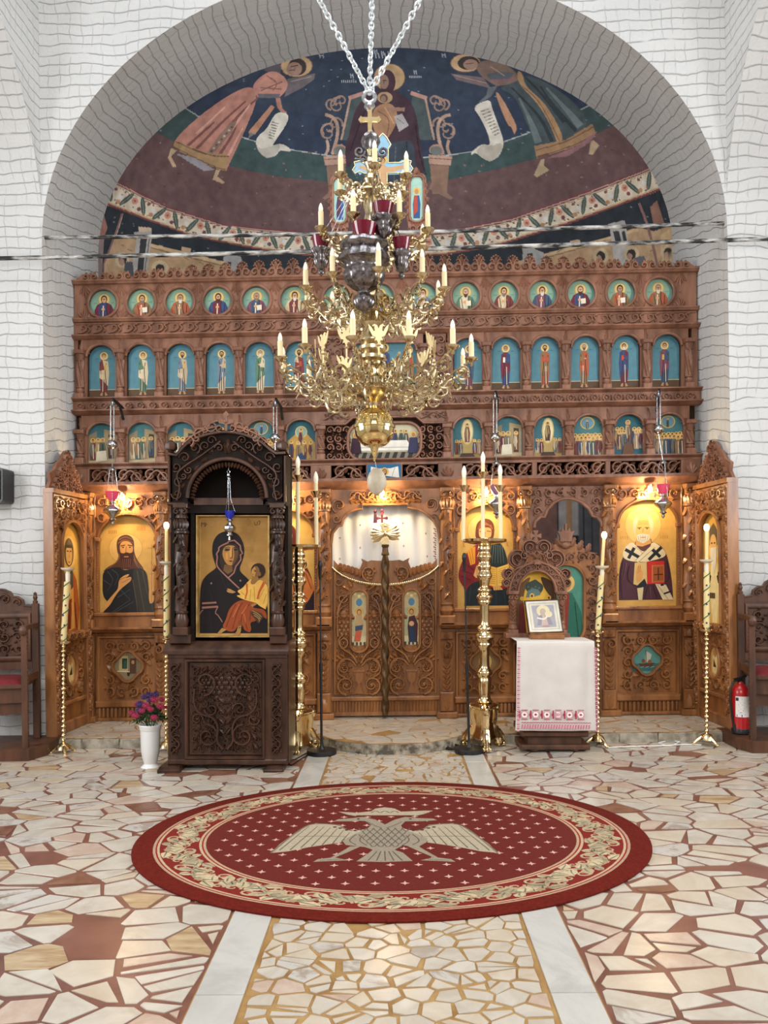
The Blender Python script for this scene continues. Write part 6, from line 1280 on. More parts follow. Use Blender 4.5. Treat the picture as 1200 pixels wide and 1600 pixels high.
for x, y in ((220, 928), (574, 895)): p.poly([(x-18, y), (x-5, y-5), (x, y-18), (x+5, y-5), (x+18, y), (x+5, y+5), (x, y+18), (x-5, y+5)], '8a7a6a')
for P in ([(140, 900), (110, 1060)], [(330, 800), (400, 1000)], [(200, 1000), (230, 1140)], [(120, 1270), (110, 1500)], [(200, 1270), (220, 1500)]): p.line(P, 7, '2a2224')
# child
p.ell(790, 775, 88, 92, '2e1c14').poly([(715, 760), (760, 710), (800, 740), (812, 800), (790, 850), (740, 860), (700, 825), (702, 790)], '7a5630').poly([(715, 760), (745, 725), (770, 770), (745, 850), (705, 825)], 'b4823e').ell(755, 780, 14, 7, '1c100a', 8).line([(735, 765), (775, 768)], 6, '3a2416').line([(716, 815), (735, 822)], 6, '6e2e1e').poly([(790, 800), (820, 790), (825, 830), (800, 845)], '7a5630').poly([(720, 850), (790, 850), (800, 900), (740, 950), (690, 930)], '8a6234')
p.poly([(715, 865), (690, 930), (740, 950), (800, 875), (870, 910), (910, 980), (916, 1120), (880, 1245), (800, 1200), (770, 1165), (620, 1130), (510, 1075), (590, 1070), (525, 1020), (600, 990), (660, 910)], 'd6a850')
for P in ([(700, 1000), (690, 1130)], [(740, 960), (750, 1140)], [(860, 1000), (800, 1120)], [(890, 1060), (850, 1180)], [(580, 1030), (640, 1080)]): p.line(P, 7, 'a67a34')
p.poly([(640, 935), (665, 930), (664, 1040), (640, 1120), (625, 1115), (646, 1030)], 'b45424').poly([(850, 905), (878, 925), (815, 1040), (795, 1120), (770, 1118), (795, 1020)], 'b45424')
p.poly([(525, 1035), (480, 1050), (420, 1040), (400, 1010), (440, 1015), (400, 995), (440, 990), (500, 1025)], 'a47a44')
p.poly([(600, 1125), (700, 1150), (770, 1165), (720, 1220), (760, 1230), (880, 1245), (905, 1380), (840, 1320), (760, 1390), (690, 1400), (710, 1490), (690, 1525), (620, 1500), (600, 1430), (540, 1440), (510, 1510), (440, 1520), (345, 1460), (400, 1370), (430, 1250), (510, 1160)], '8e4220')
for P in ([(520, 1180), (460, 1300), (400, 1460)], [(600, 1160), (540, 1260), (480, 1480)], [(690, 1180), (600, 1260), (580, 1400)], [(700, 1260), (690, 1380)], [(640, 1420), (660, 1500)]): p.line(P, 9, '5c2612')
for P in ([(560, 1180), (480, 1340)], [(660, 1190), (590, 1300)], [(620, 1300), (640, 1400)]): p.line(P, 12, 'b06030')
p.poly([(720, 1250), (830, 1290), (860, 1330), (800, 1420), (700, 1300)], '4a3222')
for k in range(3): p.line([(720+k*10, 1260+k*28), (800, 1300+k*26), (830-k*12, 1340+k*26)], 8, 'a8864e')
p.poly([(350, 1470), (410, 1490), (330, 1540), (295, 1535)], '9a7440').poly([(545, 1440), (590, 1430), (580, 1520), (540, 1575), (480, 1570), (530, 1510)], '9a7440').poly([(700, 1190), (760, 1160), (780, 1180), (720, 1215)], '9a7440')
for k in range(4): p.line([(545, 1395+k*26), (595, 1380+k*26)], 8, '5a3c20')
o = picture('mother_and_child_icon', p, paint_mat('dark_varnished_paint', .55, .1), sh_, S6, -28, .015)
b = MB(); q = [(262, 790)]; ou = [(262, 709), (277, 712), (287, 700), (297, 690.5), (310, 684), (325, 679.5), (340, 676.5), (354, 675.5), (368, 676.5), (382, 679.5), (397, 685), (410, 692), (423, 703), (432, 709), (447, 708)]
inn = [(292, 790), (292, 778)]+ell_arc(354.5, 778, 62.5, 61, PI, 0, 24)+[(417, 790)]
b.prism([(262, 790)]+ou+[(447, 790)]+inn[::-1], -8, -3); b.box(262, 268, 709, 790, -58, -3); b.box(441, 447, 709, 790, -58, -3); b.box(262, 294, 784, 790, -58, 1); b.box(415, 447, 784, 790, -58, 1); sp('pediment', b, DB, None, 0)
b = MB(); mould(b, ou, 7, -58, 7); b.sweep(ou, [(0, -58), (-3.5, 4)]); mould(b, ell_arc(354.5, 778, 62, 61.5, PI, 0, 30), 6, -4, 2); mould(b, [(264, 712), (264, 788)], 4, -4, 1.5); mould(b, [(445, 712), (445, 788)], 4, -4, 1.5); mould(b, [(264, 787), (290, 787)], 4, -4, 2); mould(b, [(419, 787), (445, 787)], 4, -4, 2)
b.box(300, 409, 777, 788, -56, -12)
for i in range(34):
    t = PI*(i+.5)/34; b.blob(354.5+56*cos(t), 780-56.5*sin(t), -6, 2.2, 2.2, 3.4, 6, 3); b.leaf(354.5+58*cos(t), 780-58*sin(t), math.atan2(sin(t), -cos(t)), 8, 1.8, 2.4, -4, 1)
sp('arch_moulding', b)
b = MB()
for m in (-1, 1):
    X = lambda k: 354.5+m*k
    b.ribbon([(X(78), 782), (X(72), 760), (X(80), 742), (X(66), 728), (X(46), 716), (X(28), 703), (X(10), 690)], 3, 2.4, 4, 3, -3)
    for x, y, r, a, dr, kd in ((78, 772, 9, 0, 1, 3), (75, 752, 8, 2, -1, 0), (79, 730, 8, 1, 1, 2), (66, 715, 9, 0, -1, 3), (50, 700, 9.5, 2, 1, 1), (34, 697, 8, 1, -1, 3), (24, 688, 7.5, 3, 1, 2), (12, 700, 7, 0, -1, 0), (60, 734, 6, 0, 1, 0), (68, 744, 5, 1, 1, 0)): volute(b, X(x), y, r, a if m > 0 else PI-a, dr*m, -3, 2.4, 3.6, kd, r3)
    for k in range(7): b.leaf(X(84-k*11), 776-k*13.5, -PI/2-m*.8, 11, 3, 3, -3, 2)
for k in (-1, 0, 1): b.leaf(354.5, 708, -PI/2+k*.4, 24-abs(k)*7, 3.6, 4, -3, 2)
sp('pierced_vine', b)
b = MB()
for m in (-1, 1):
    for x, y, r, a, dr, kd in ((58, 690, 9, 2, 1, 3), (40, 678, 9.5, 1, -1, 3), (46, 686, 5, 0, 1, 0), (22, 667, 10, 0, 1, 0), (32, 672, 5, 1, 1, 0), (10, 670, 6, 2, -1, 3)): volute(b, 354+m*x, y, r, a if m > 0 else PI-a, dr*m, 2, 2.8, 4, kd, r3)
    b.ribbon([(354+m*66, 694), (354+m*50, 680), (354+m*30, 671), (354+m*8, 666)], 3, 3, 4, 3, 2)
b.prism([(352, 675), (352, 664), (343, 662), (341, 658), (344, 655), (352, 657), (352, 652), (349, 648), (354, 643), (359, 648), (356, 652), (356, 657), (364, 655), (367, 658), (365, 662), (356, 664), (356, 675)], 0, 5); b.blob(354, 659, 4, 4, 4, 3, 8, 3)
sp('crest', b, M['wood'])
for u in (265, 440):
    b = MB(); b.lathe(u, -8, [(4, 709), (5, 706), (3.5, 704.5), (8, 702), (9.5, 698), (8.5, 692), (4, 688), (1, 686)], 14, 1, 7, .06); sp('finial', b)
# ================================================================== VASE OF FLOWERS
V6 = Plane(6.2); c = at(235, 1200, 6.2); c[2] = .0055
va = thing('flower_vase', 'white fluted plastic vase standing on the floor left of the dark shrine', 'vase', c)
b = MB(); b.lathe(235, 0, [(20, 1206.5), (19.5, 1203), (15, 1198), (10.5, 1194), (9.5, 1192.5), (10, 1191), (12.2, 1183), (14, 1172), (14.8, 1150), (15.2, 1141), (15.6, 1140.5), (16, 1139), (17.6, 1132.5), (17, 1131.5), (15.5, 1133), (14.5, 1142)], 40, 1, 20, .018, (1142, 1185)); obj('body', b, M['white'], va, V6)
fp_ = thing('aster_plant', 'bunch of pink and purple asters with green leaves in the white vase', 'flowers', at(235, 1134, 6.2), None)
b = MB(); rg = random.Random(9)
for i in range(300):
    a, e = rg.uniform(0, 2*PI), rg.uniform(-.1, 1.3); r = 20*rg.uniform(.6, 1); x, z, d = 235+r*cos(a)*cos(e)*1.15, 1128-r*sin(e)*1.2-3, r*sin(a)*cos(e)
    q = rg.uniform(0, 6.28); b.add([(x, z, d), (x+3.4*cos(q)+1*sin(q), z+3.4*sin(q)-1*cos(q), d+1.6), (x+7*cos(q), z+7*sin(q), d+rg.uniform(-2, 3)), (x+3.4*cos(q)-1.6*sin(q), z+3.4*sin(q)+1.6*cos(q), d+1)], [(0, 1, 2), (0, 2, 3)])
for i in range(12): a = i*.52; b.tube([(235+3*cos(a), 1140, 3*sin(a)), (235+9*cos(a), 1124, 9*sin(a)), (235+18*cos(a), 1108, 18*sin(a))], .6, 4)
stuff(obj('leaves', b, M['leaf'], fp_, V6, 0))
for x, y, r, c_, d in ((640, 320, 66, 0, 9), (535, 400, 62, 0, 16), (375, 555, 56, 0, 15), (475, 475, 50, 0, 18), (610, 450, 50, 0, 18), (740, 420, 64, 0, 9), (665, 575, 56, 0, 18), (275, 530, 56, 0, 5), (345, 395, 44, 0, 3), (430, 385, 72, 1, 11), (530, 262, 66, 1, 2), (630, 255, 62, 1, 0), (465, 285, 52, 1, 4), (420, 470, 52, 1, 15), (720, 335, 50, 0, -4), (560, 330, 44, 1, 8), (790, 450, 40, 0, 0)):
    u, v, r = x/10+180, y/10+1060, r/8; b = MB()
    for ring, (k, h) in enumerate(((13, 0), (10, 1.2), (7, 2.2))):
        for i in range(k):
            a = 2*PI*i/k+ring*.3; R = r*(1-.24*ring); b.add([(u, v, d+h), (u+R*.7*cos(a-.2), v+R*.55*sin(a-.2)-h*.3, d+h+1.2), (u+R*cos(a), v+R*.75*sin(a)-h*.3, d+h+.6), (u+R*.7*cos(a+.2), v+R*.55*sin(a+.2)-h*.3, d+h+1.2)], [(0, 1, 2, 3)])
    b.blob(u, v, d+2, r*.25, r*.25, 1.6, 6, 2); obj('flower_head', b, M['pink'] if c_ == 0 else M['purple'], fp_, V6, 0)
# ================================================================== BIG BRASS CANDLE STANDS
CS = [(30, 515), (36, 540), (28, 552), (38, 572), (38, 580), (26, 598), (34, 622), (34, 632), (28, 645), (40, 668), (36, 680), (28, 690), (27, 700), (22, 722), (24, 728), (36, 740), (36, 746), (24, 756), (40, 770), (42, 778), (30, 792), (34, 803), (24, 814), (23, 822), (23, 918), (36, 926), (40, 938), (30, 950), (46, 966), (48, 984), (34, 1000), (40, 1018), (28, 1034), (24, 1046), (24, 1132), (36, 1140), (42, 1154), (38, 1166), (30, 1176), (34, 1190), (36, 1206), (27, 1278), (38, 1290), (44, 1300), (30, 1308)]
def candle_stand(u, Y, dv, label, three):
    P_ = Plane(Y); z = fl(u, HZ+1.5*F_PX/Y-(u-600)*.014, 0); base = at(u, 1170, Y); base[2] = .005
    t = thing('candle_stand', label, 'candle stand', base, 'big brass candle stands'); B_ = M['brass']; V = lambda y: 690+y/3.2+dv
    def o(n, b, m=None, par=None, sm=35): return obj(n, b, m or B_, par or t, P_, sm)
    b = MB(); b.lathe(u, 0, [(r/3.2, V(y)) for r, y in chaikin(CS, False)], 28); o('stem', b, None, None, 65)
    b = MB(); b.lathe(u, 0, [(8, V(517)), (20, V(512)), (32, V(504)), (34, V(500)), (34.5, V(488)), (33, V(487)), (31, V(497)), (4, V(497))], 36, 1, 12, .012); o('tray', b)
    vb = HZ+1.495*F_PX/Y-(u-600)*.014*1.0
    b = MB(); n = 36; prof = [(46, 1306), (62, 1312), (64, 1322), (58, 1332), (44, 1340), (40, 1400), (48, 1450), (60, 1480), (44, 1490)]
    for k in range(3):
        a = 2*PI*k/3; sx, sd = sin(a), cos(a)
        P3 = [(62, 1318), (80, 1326), (78, 1344), (66, 1350)]; b.tube([(u+r/3.2*sx, V(y), r/3.2*sd) for r, y in P3], 4.2, 8)
        b.tube([(u+r/3.2*sx, V(y), r/3.2*sd) for r, y in ((56, 1335), (60, 1370), (50, 1410), (54, 1450), (74, 1480), (86, 1496))], 7, 8, 5)
        b.blob(u+78/3.2*sx, V(1332), 78/3.2*sd, 5, 5, 5, 8, 5, False)
        b.tube([(u+r/3.2*sx, V(y), r/3.2*sd) for r, y in ((60, 1440), (90, 1450), (112, 1478), (124, 1505))], 3.6, 6, 2.4)
    b.lathe(u, 0, [(r/3.2, V(y)) for r, y in prof], 24, 1, 3, .16); o('pedestal', b)
    for k in range(3):
        a = 2*PI*k/3; sx, sd = sin(a), cos(a); f_ = MB(); R = 88/3.2
        f_.blob(u+R*sx, vb-9, R*sd, 8, 9, 8, 10, 5, False)
        for j in (-1, 0, 1): f_.blob(u+(R+7)*sx+j*4.6*cos(a), vb-4, (R+7)*sd-j*4.6*sin(a), 3, 4, 4.6, 8, 4, False)
        f_.tube([(u+r*sx, v, r*sd) for r, v in ((R-8, vb-30), (R-3, vb-20), (R, vb-10))], 6, 8, 7); f_.blob(u+(R+1)*sx, vb-1.6, (R+1)*sd, 8, 1.6, 8, 10, 4, False); o('paw', f_)
    for j, (x, top, cup, lb) in enumerate(three):
        c = P_([(x, V(490), 0)])[0]; k = thing('tall_candle', lb, 'candle', c, 'tall electric candles')
        b = MB(); d = 3 if j != 1 else 9; b.tube([(x, V(492), d), (x+(u-x)*.04, cup+2, d), (x+(u-x)*.04, top+17, d)], 3.1, 10); obj('tube', b, M['wax'], k, P_)
        b = MB(); X = x+(u-x)*.04; b.lathe(X, d, [(3.2, cup+5), (4.6, cup+2), (9, cup-4), (9.4, cup-5), (5, cup-1), (3, cup)], 14); obj('drip_cup', b, M['pale_brass'], k, P_)
        b = MB(); b.lathe(X, d, [(2.4, top+18), (3.6, top+12), (3.8, top+8), (2.6, top+3), (.6, top-1)], 12); obj('flame_bulb', b, M['bulb'], k, P_)
    return t
candle_stand(466.5, 6.72, 9, 'big turned brass candle stand close to the right side of the dark shrine', [(437, 741, 776, 'left candle of the brass stand beside the dark shrine'), (466.5, 715, 749, 'tallest candle on the brass stand beside the dark shrine'), (495, 738, 773, 'right candle of the brass stand beside the dark shrine, by the curtain')])
candle_stand(757, 6.72, 0, 'big turned brass candle stand in front of the icon with the open book', [(723.5, 729, 764, 'left candle on the brass stand before the icon with the open book'), (753.5, 708, 744, 'tallest candle on the brass stand before the icon with the open book'), (782, 727, 764, 'right candle on the brass stand before the icon with the open book')])
# ================================================================== SLIM STANDS WITH DECORATED CANDLES
def slim_stand(u, Y, tray, label, lean, cand, rib):
    P_ = Plane(Y); vb = HZ+1.495*F_PX/Y-(u-600)*.014; base = at(u, vb, Y); base[2] = .005
    t = thing('slim_candle_stand', label, 'candle stand', base, 'slim brass candle stands'); B_ = M['pale_brass']; o = lambda n, b: obj(n, b, B_, t, P_)
    b = MB(); n = 21; L = (vb-18-tray)/n; pr = [(2, tray+1)]
    for i in range(n):
        v = tray+i*L; big = i % 4 == 1; pr += [(1.6, v+L*.1), (4.3 if big else 3.3, v+L*.45), (4.6 if big else 3.4, v+L*.6), (1.7, v+L*.9)]
    pr += [(2.5, vb-18), (4, vb-16)]; b.lathe(u, 0, pr, 14); o('stem', b)
    b = MB(); b.lathe(u, 0, [(2, tray+2), (10, tray-1), (11, tray-3), (10, tray-2), (4.6, tray-1), (4.4, tray-7)], 20); o('tray', b)
    b = MB(); b.lathe(u, 0, [(4, vb-17), (8, vb-15), (11, vb-10), (12, vb-8), (8, vb-7)], 18)
    for k in range(3):
        a = 2*PI*k/3+.5; b.tube([(u+r*sin(a), v, r*cos(a)) for r, v in ((7, vb-12), (12, vb-9), (16, vb-6), (19, vb-2.4))], 3.2, 8, 2.4); b.blob(u+20*sin(a), vb-2, 20*cos(a), 3.4, 2, 3.4, 8, 4, False)
    o('base', b)
    top, dish, tip, lb, extra = cand; X = lambda v: u+lean*(tray-v)
    c = thing('decorated_candle', lb, 'candle', P_([(u, tray-2, 0)])[0], 'cream candles wound with green ribbon')
    b = MB(); b.tube([(u, tray-2, 0), (X(top), top, 0)], 4.4, 14); obj('candle', b, M['candle'], c, P_)
    b = MB(); N = 60; b.tube([(X(tray-4-(tray-4-top)*i/N)+4.7*sin(i/N*rib*2*PI), tray-4-(tray-4-top)*i/N, 4.7*cos(i/N*rib*2*PI)) for i in range(N+1)], .75, 5); obj('ribbon', b, M['green'], c, P_)
    b = MB()
    for i in range(5):
        v = tray-14-i*(tray-top-20)/5; b.blob(X(v)+(1.5 if i % 2 else -1.5), v, 4.2, 1.7, 1.7, 1.4, 6, 2)
    stuff(obj('paper_flowers', b, mat('blue_paper', (58, 58, 120), .7), c, P_))
    b = MB(); b.lathe(X(dish), 0, [(3.4, top+1), (3.8, dish+8), (3, dish+6), (3.4, dish+4), (9.5, dish+1), (11, dish-2), (10, dish-1.6), (3, dish)], 18); obj('drip_dish', b, mat('clear_plastic_dish', (226, 214, 190), .3), c, P_)
    if tip:
        b = MB(); b.tube([(X(dish), dish, 0), (X(tip+4), tip+4, 0)], 2.6, 10); obj('upper_candle', b, M['candle'], c, P_)
        b = MB(); b.lathe(X(tip), 0, [(2.4, tip+6), (4.2, tip+2), (4.2, tip-2), (2.4, tip-5)], 12); obj('lit_bulb', b, M['lit'], c, P_)
        w = P_([(X(tip), tip, 0)])[0]; l = bpy.data.lights.new('candle_glow', 'POINT'); l.energy = 1.2; l.color = (1, .78, .5); l.shadow_soft_size = .02; q = bpy.data.objects.new('candle_glow', l); q.location = (w[0], w[1]-.035, w[2]+.02); C.objects.link(q)
slim_stand(99, 6.70, 1006, 'slim beaded brass stand before the left wing panel', .06, (909, 889, None, 'short cream candle with green ribbon and empty dish before the left wing', 0), 4.2)
slim_stand(260, 6.72, 1000, 'slim beaded brass stand mostly hidden behind the dark shrine', 0, (900, 879, 821, 'lit cream candle with ribbon just left of the dark shrine', 0), 4.2)
slim_stand(934, 6.74, 990, 'slim beaded brass stand behind the white-clothed table', .065, (899, 886, 836, 'leaning lit cream candle with ribbon behind the white-clothed table', 0), 3.6)
slim_stand(1104, 6.72, 987, 'slim beaded brass stand before the right wing panel', -.0, (894, 876, 824, 'lit cream candle with green ribbon before the right wing panel', 0), 4.2)
# ================================================================== MICROPHONE STANDS
for u, ut, vt, Y, lb in ((502.5, 500, 884, 6.56, 'thin black microphone stand on a round base left of the ambo step'), (733, 725.5, 872, 6.56, 'thin black microphone stand on a round base right of the ambo step')):
    P_ = Plane(Y); vb = HZ+1.495*F_PX/Y-(u-600)*.014; base = at(u, vb, Y); base[2] = .005
    t = thing('microphone_stand', lb, 'microphone stand', base, 'black microphone stands')
    b = MB(); b.lathe(u, 0, [(23, vb), (23.4, vb-3), (22.6, vb-7), (5, vb-8), (3, vb-12), (2.4, vb-20)], 36); obj('base', b, M['black'], t, P_)
    X = lambda v: u+(ut-u)*(vb-v)/(vb-vt); b = MB(); b.tube([(u, vb-8, 0), (X(1040), 1040, 0)], 2, 10); b.tube([(X(1044), 1044, 0), (X(vt+22), vt+22, 0)], 1.3, 10); b.tube([(X(1036), 1036, 0), (X(1050), 1050, 0)], 2.8, 10); obj('pole', b, M['black'], t, P_)
    b = MB(); b.lathe(X(vt), 0, [(1.4, vt+22), (2.4, vt+16), (2.6, vt+4), (3.6, vt+2), (3.8, vt-4), (2, vt-8)], 12); obj('microphone', b, M['black'], t, P_)
def cable(name, pts, r, m, lb): b = MB(); k = np.linspace(0, len(pts)-1, len(pts)*6); P = np.array(pts, float); b.tube(np.stack([np.interp(k, range(len(pts)), P[:, i]) for i in range(3)], 1), r, 6); tag(obj(name, b, m), lb, 'cable')
fp3 = lambda L, z=.011: [tuple(fl(x, y, z)) for x, y in L]
cable('microphone_cable', fp3([(478, 1177), (462, 1186), (448, 1190), (455, 1196), (470, 1186), (484, 1178)]), .005, M['black'], 'loop of black cable on the floor by the left microphone stand')
cable('white_cable', fp3([(1096, 1164), (1070, 1163), (1040, 1165), (1028, 1161), (1045, 1157), (1062, 1159), (1050, 1165), (990, 1166), (950, 1168)]), .005, M['white'], 'thin white cable along the foot of the step on the right')
b = MB(); rg = random.Random(3)
for k in range(3): 
    q = [(703+9*cos(t+k)+k*3, 1168+3.2*sin(t+k)-k*.8) for t in np.linspace(0, 6, 22)]; b.tube([tuple(fl(x, y, .012+k*.01)) for x, y in q], .006, 6)
tag(obj('cable_coil', b, M['black']), 'coil of black cable on the floor left of the right microphone stand', 'cable')
# ================================================================== CLOTH-COVERED TABLE WITH ITS ICONS
T6 = Plane(6.52); zf = HZ+1.495*F_PX/6.52-250*.014; base = at(866, 1175, 6.75); base[2] = .005
t = thing('tetrapod_table', 'low wooden table with stepped base under a white embroidered cloth', 'table', base)
to = lambda n, b, m=None, par=None, sm=0: obj(n, b, m or M['throne'], par or t, T6, sm)
b = MB(); b.bbox(812, 924, 1004, 1011, -96, 0, 1); to('table_top', b)
b = MB(); b.box(822, 914, 1010, 1146, -86, -8); to('body', b)
b = MB(); b.bbox(816, 920, 1143, 1152, -92, 0, 2); b.box(826, 910, 1151, 1166, -86, -8); b.bbox(814, 922, 1164, 1172, -94, 2, 2); to('stepped_base', b)
for u in (836, 900):
    for d in (-8, -80): f_ = MB(); f_.blob(u, zf-4, d, 9, 4.4, 9, 10, 5, False); f_.box(u-4, u+4, 1168, zf-3, d-4, d+4); to('foot', f_, None, None, 40)
b = MB(); b.box(811, 925, 1002.6, 1003.8, -97, 1); to('glass_plate', b, mat('bluish_glass_plate', (150, 168, 170), .06, trans=.5))
# cloth: over the top and down the front
b = MB(); nU, nV = 40, 34; ZL = [(-60, 1001.2), (-30, 1001.2), (0, 1001.2), (3, 1002.5), (4, 1006)]; P = []
pathv = [(-70+70*j/6, 1001.4) for j in range(7)]+[(2.5, 1002.2), (3.6, 1005)]+[(4+.0*j, 1005+135*j/25) for j in range(1, 26)]
for j, (d, v) in enumerate(pathv):
    for i in range(nU+1):
        k = i/nU; fall = max(0, (v-1005)/135); u = 807+121*k+(k-.5)*4*fall*(1.2+.3*sin(v*.05)); P.append((u, v+fall*1.2*sin(k*3), d+fall*(1+.7*sin(k*9.5+.6)+.4*sin(k*21))))
b.add(P, [(j*(nU+1)+i, j*(nU+1)+i+1, (j+1)*(nU+1)+i+1, (j+1)*(nU+1)+i) for j in range(len(pathv)-1) for i in range(nU)])
cl = obj('table_cloth', b, M['cloth'], None, T6, 180); tag(cl, 'white cloth with red cross-stitch border draped over the low table', 'tablecloth')
p = Pic(); RD, PK = 'a8344a', 'd09aa6'
def drp(u, v): return u
for k in range(6):
    u = 818.5+k*17.4; p.rect(u-8.7, u-6.6, 1109, 1122, RD).poly([(u-6, 1115.5), (u-3.5, 1110), (u+3.5, 1110), (u+6, 1115.5), (u+3.5, 1121), (u-3.5, 1121)], PK).poly([(u-4.6, 1115.5), (u-2.6, 1111.4), (u+2.6, 1111.4), (u+4.6, 1115.5), (u+2.6, 1119.6), (u-2.6, 1119.6)], 'f0e8e2').poly([(u-2.6, 1115.5), (u, 1113.4), (u+2.6, 1115.5), (u, 1117.6)], RD)
    p.poly([(u-8.5, 1112), (u-6.4, 1115.5), (u-8.5, 1119), (u-10.4, 1115.5)], RD).line([(u-5, 1108.4), (u+5, 1108.4)], 1.1, RD).line([(u-5, 1122.6), (u+5, 1122.6)], 1.1, RD)
for k in range(26): x = 813+k*4.1; p.line([(x, 1127.6), (x+2.4, 1126.4), (x+4, 1127.8)], 1.1, RD); p.poly([(x, 1130.5), (x+3.4, 1129.5), (x+3.4, 1136), (x, 1137)], PK); p.line([(x+.6, 1136.6), (x+2, 1130)], .7, RD)
for s in (0, 1):
    for k in range(40):
        v = 1010+k*3.25; u0 = (808.2 if s == 0 else 926.6)+(s-.5)*4*(v-1005)/135; d_ = 1 if s == 0 else -1; p.poly([(u0-d_*1.5, v), (u0+d_*3.6, v+.8), (u0+d_*2, v+2.4), (u0-d_*1.5, v+2.4)], PK if k % 2 else 'b8707e')
V_, F_, c_ = p.mesh(0, .05); 
class Drape:
    def __init__(s): pass
    def __call__(s, A):
        A = np.array(A, float); k = np.clip((A[:, 0]-807)/121, 0, 1); f_ = np.clip((A[:, 1]-1005)/135, 0, 1); A[:, 2] += 5.2+f_*(1+.7*np.sin(k*9.5+.6)+.4*np.sin(k*21)); return T6(A)
def fine(p, L):      # cut long strokes so the print follows the folds
    return p
cs_ = picture('cross_stitch', p, M['print'], cl, Drape(), 0, .07); stuff(cs_)
# carved kiot standing on the table
kb = T6([(851, 1001.2, -76)])[0]; ki = thing('tabletop_icon_case', 'carved wooden arched icon case with grape crest standing on the clothed table', 'icon case', kb)
KD = -74; ko = lambda n, b, m=None, par=None, sm=35: obj(n, b, m or M['wood'], par or ki, T6, sm)
b = MB(); b.bbox(799, 905, 995, 1003, KD-16, KD+10, 1); ko('base', b)
for u in (812, 892):
    b = MB(); r = 7.6; b.bbox(u-r-1, u+r+1, 925, 931, KD-14, KD+9, 1)
    for s in (-1, 1): b.ribbon(spiral(u+s*4, 936, 3.4, 1.2, -PI/2, s), 2.4, 1.6, 3, 2, KD+7)
    b.lathe(u, KD, [(6.4, 931), (6, 940), (7.6, 942), (7.6, 944), (6.6, 946), (6.6, 976), (7.4, 978), (6.2, 980), (8, 987), (6.6, 990)], 16)
    for j in range(5):
        for s in (-1, 1): b.leaf(u, 974-j*6, -PI/2+s*.6, 9, 2.4, 2.4, KD+6.4, 1)
    b.bbox(u-r-1, u+r+1, 989, 996, KD-14, KD+9, 1); ko('column', b)
b = MB(); inn = [(822, 928)]+ell_arc(852, 928, 30, 35, PI, 0, 20)+[(882, 928)]; ou = [(803, 928)]+ell_arc(852, 928, 48, 51, PI, 0, 24)+[(901, 928)]
b.prism(ou+inn[::-1], KD-8, KD+3); mould(b, ell_arc(852, 928, 31.5, 36.5, PI, 0, 26), 4, KD+2, KD+7); mould(b, ell_arc(852, 928, 46, 49.5, PI, 0, 26), 4, KD+2, KD+7); b.bbox(846, 858, 876, 882, KD, KD+10, 1)
rk = random.Random(6)
for i in range(12): t_ = PI*(i+.5)/12; volute(b, 852+39*cos(t_), 928-43*sin(t_), 5, t_, 1 if i % 2 else -1, KD+3, 2, 3, 0, rk, 1.1)
ko('arch', b)
b = MB()
for m in (-1, 1):
    X = lambda k: 851+m*k
    for x, y, r, a, dr, kd in ((11, 853, 12, PI/2, -1, 0), (31, 872, 15, PI/2, -1, 2), (47, 897, 9, PI/2, 1, 0), (50, 912, 6, 0, 1, 0), (20, 866, 6, 1, 1, 3)):
        b.ell = None; mould(b, [(X(x)+r*cos(q), y+r*.95*sin(q)) for q in np.linspace(0, 2*PI, 25)[:-1]], 3, KD-2, KD+6, True); volute(b, X(x), y, r*.8, a if m > 0 else PI-a, dr*m, KD, 2.6, 5, kd, rk); b.prism([(X(x)+r*cos(q), y+r*.95*sin(q)) for q in np.linspace(0, 2*PI, 17)[:-1]], KD-4, KD-1)
    b.leaf(851, 872, -PI/2+m*.6, 16, 4, 4, KD+2, 2); b.ribbon([(851, 874), (X(18), 882), (X(38), 890), (X(50), 905)], 4, 3, 5, 4, KD)
cx, cy = 850, 834
b.prism([(cx-1.4, cy+9), (cx-4.5, cy+9), (cx-1.6, cy+1.8), (cx-9, cy+4), (cx-9, cy-4), (cx-1.6, cy-1.8), (cx-4.5, cy-9), (cx+4.5, cy-9), (cx+1.6, cy-1.8), (cx+9, cy-4), (cx+9, cy+4), (cx+1.6, cy+1.8), (cx+4.5, cy+9), (cx+1.4, cy+9), (cx+1.4, cy+12), (cx-1.4, cy+12)], KD-2, KD+3)
b.blob(851, 845, KD, 4, 4, 4, 8, 3); ko('crest', b)
b = MB(); b.box(818, 886, 890, 996, KD-14, KD-9); ko('back', b, M['wood_backing'], None, 0)
p = Pic(6.667, (800, 770)); p.poly([(120, 1500), (120, 1050)]+[(340-215*cos(q), 1050-235*sin(q)) for q in np.linspace(.02, PI-.02, 20)]+[(560, 1050), (560, 1500)], 'd8aa3c').poly([(120, 1500), (120, 1020), (200, 930), (290, 870), (270, 940), (230, 1000), (200, 1150), (190, 1500)], '6a4c30').poly([(560, 1500), (560, 960), (480, 900), (390, 870), (420, 960), (440, 1010), (520, 1120), (530, 1500)], '4e3626').poly([(220, 1000), (240, 950), (310, 920), (340, 905), (370, 930), (430, 970), (425, 1030), (380, 1080), (260, 1060)], '3c4840').poly([(235, 1110), (250, 1040), (310, 1005), (370, 1020), (400, 1060), (390, 1100)], '5e7470').ell(302, 1090, 26, 28, 'e2b450').ell(302, 1092, 14, 17, '6a4630').poly([(320, 1100), (400, 1080), (420, 1055), (470, 1065), (440, 1110), (400, 1150), (330, 1150)], 'dcae44').ell(490, 1110, 24, 26, 'e2b450').ell(490, 1112, 13, 15, '6a4630').ell(190, 1120, 22, 24, 'c89a40').poly([(150, 1500), (160, 1180), (210, 1160), (240, 1500)], '6a2a26')
for k in range(4): p.ell(260+k*40, 990+(k % 2)*14, 12, 10, '58665c', 8)
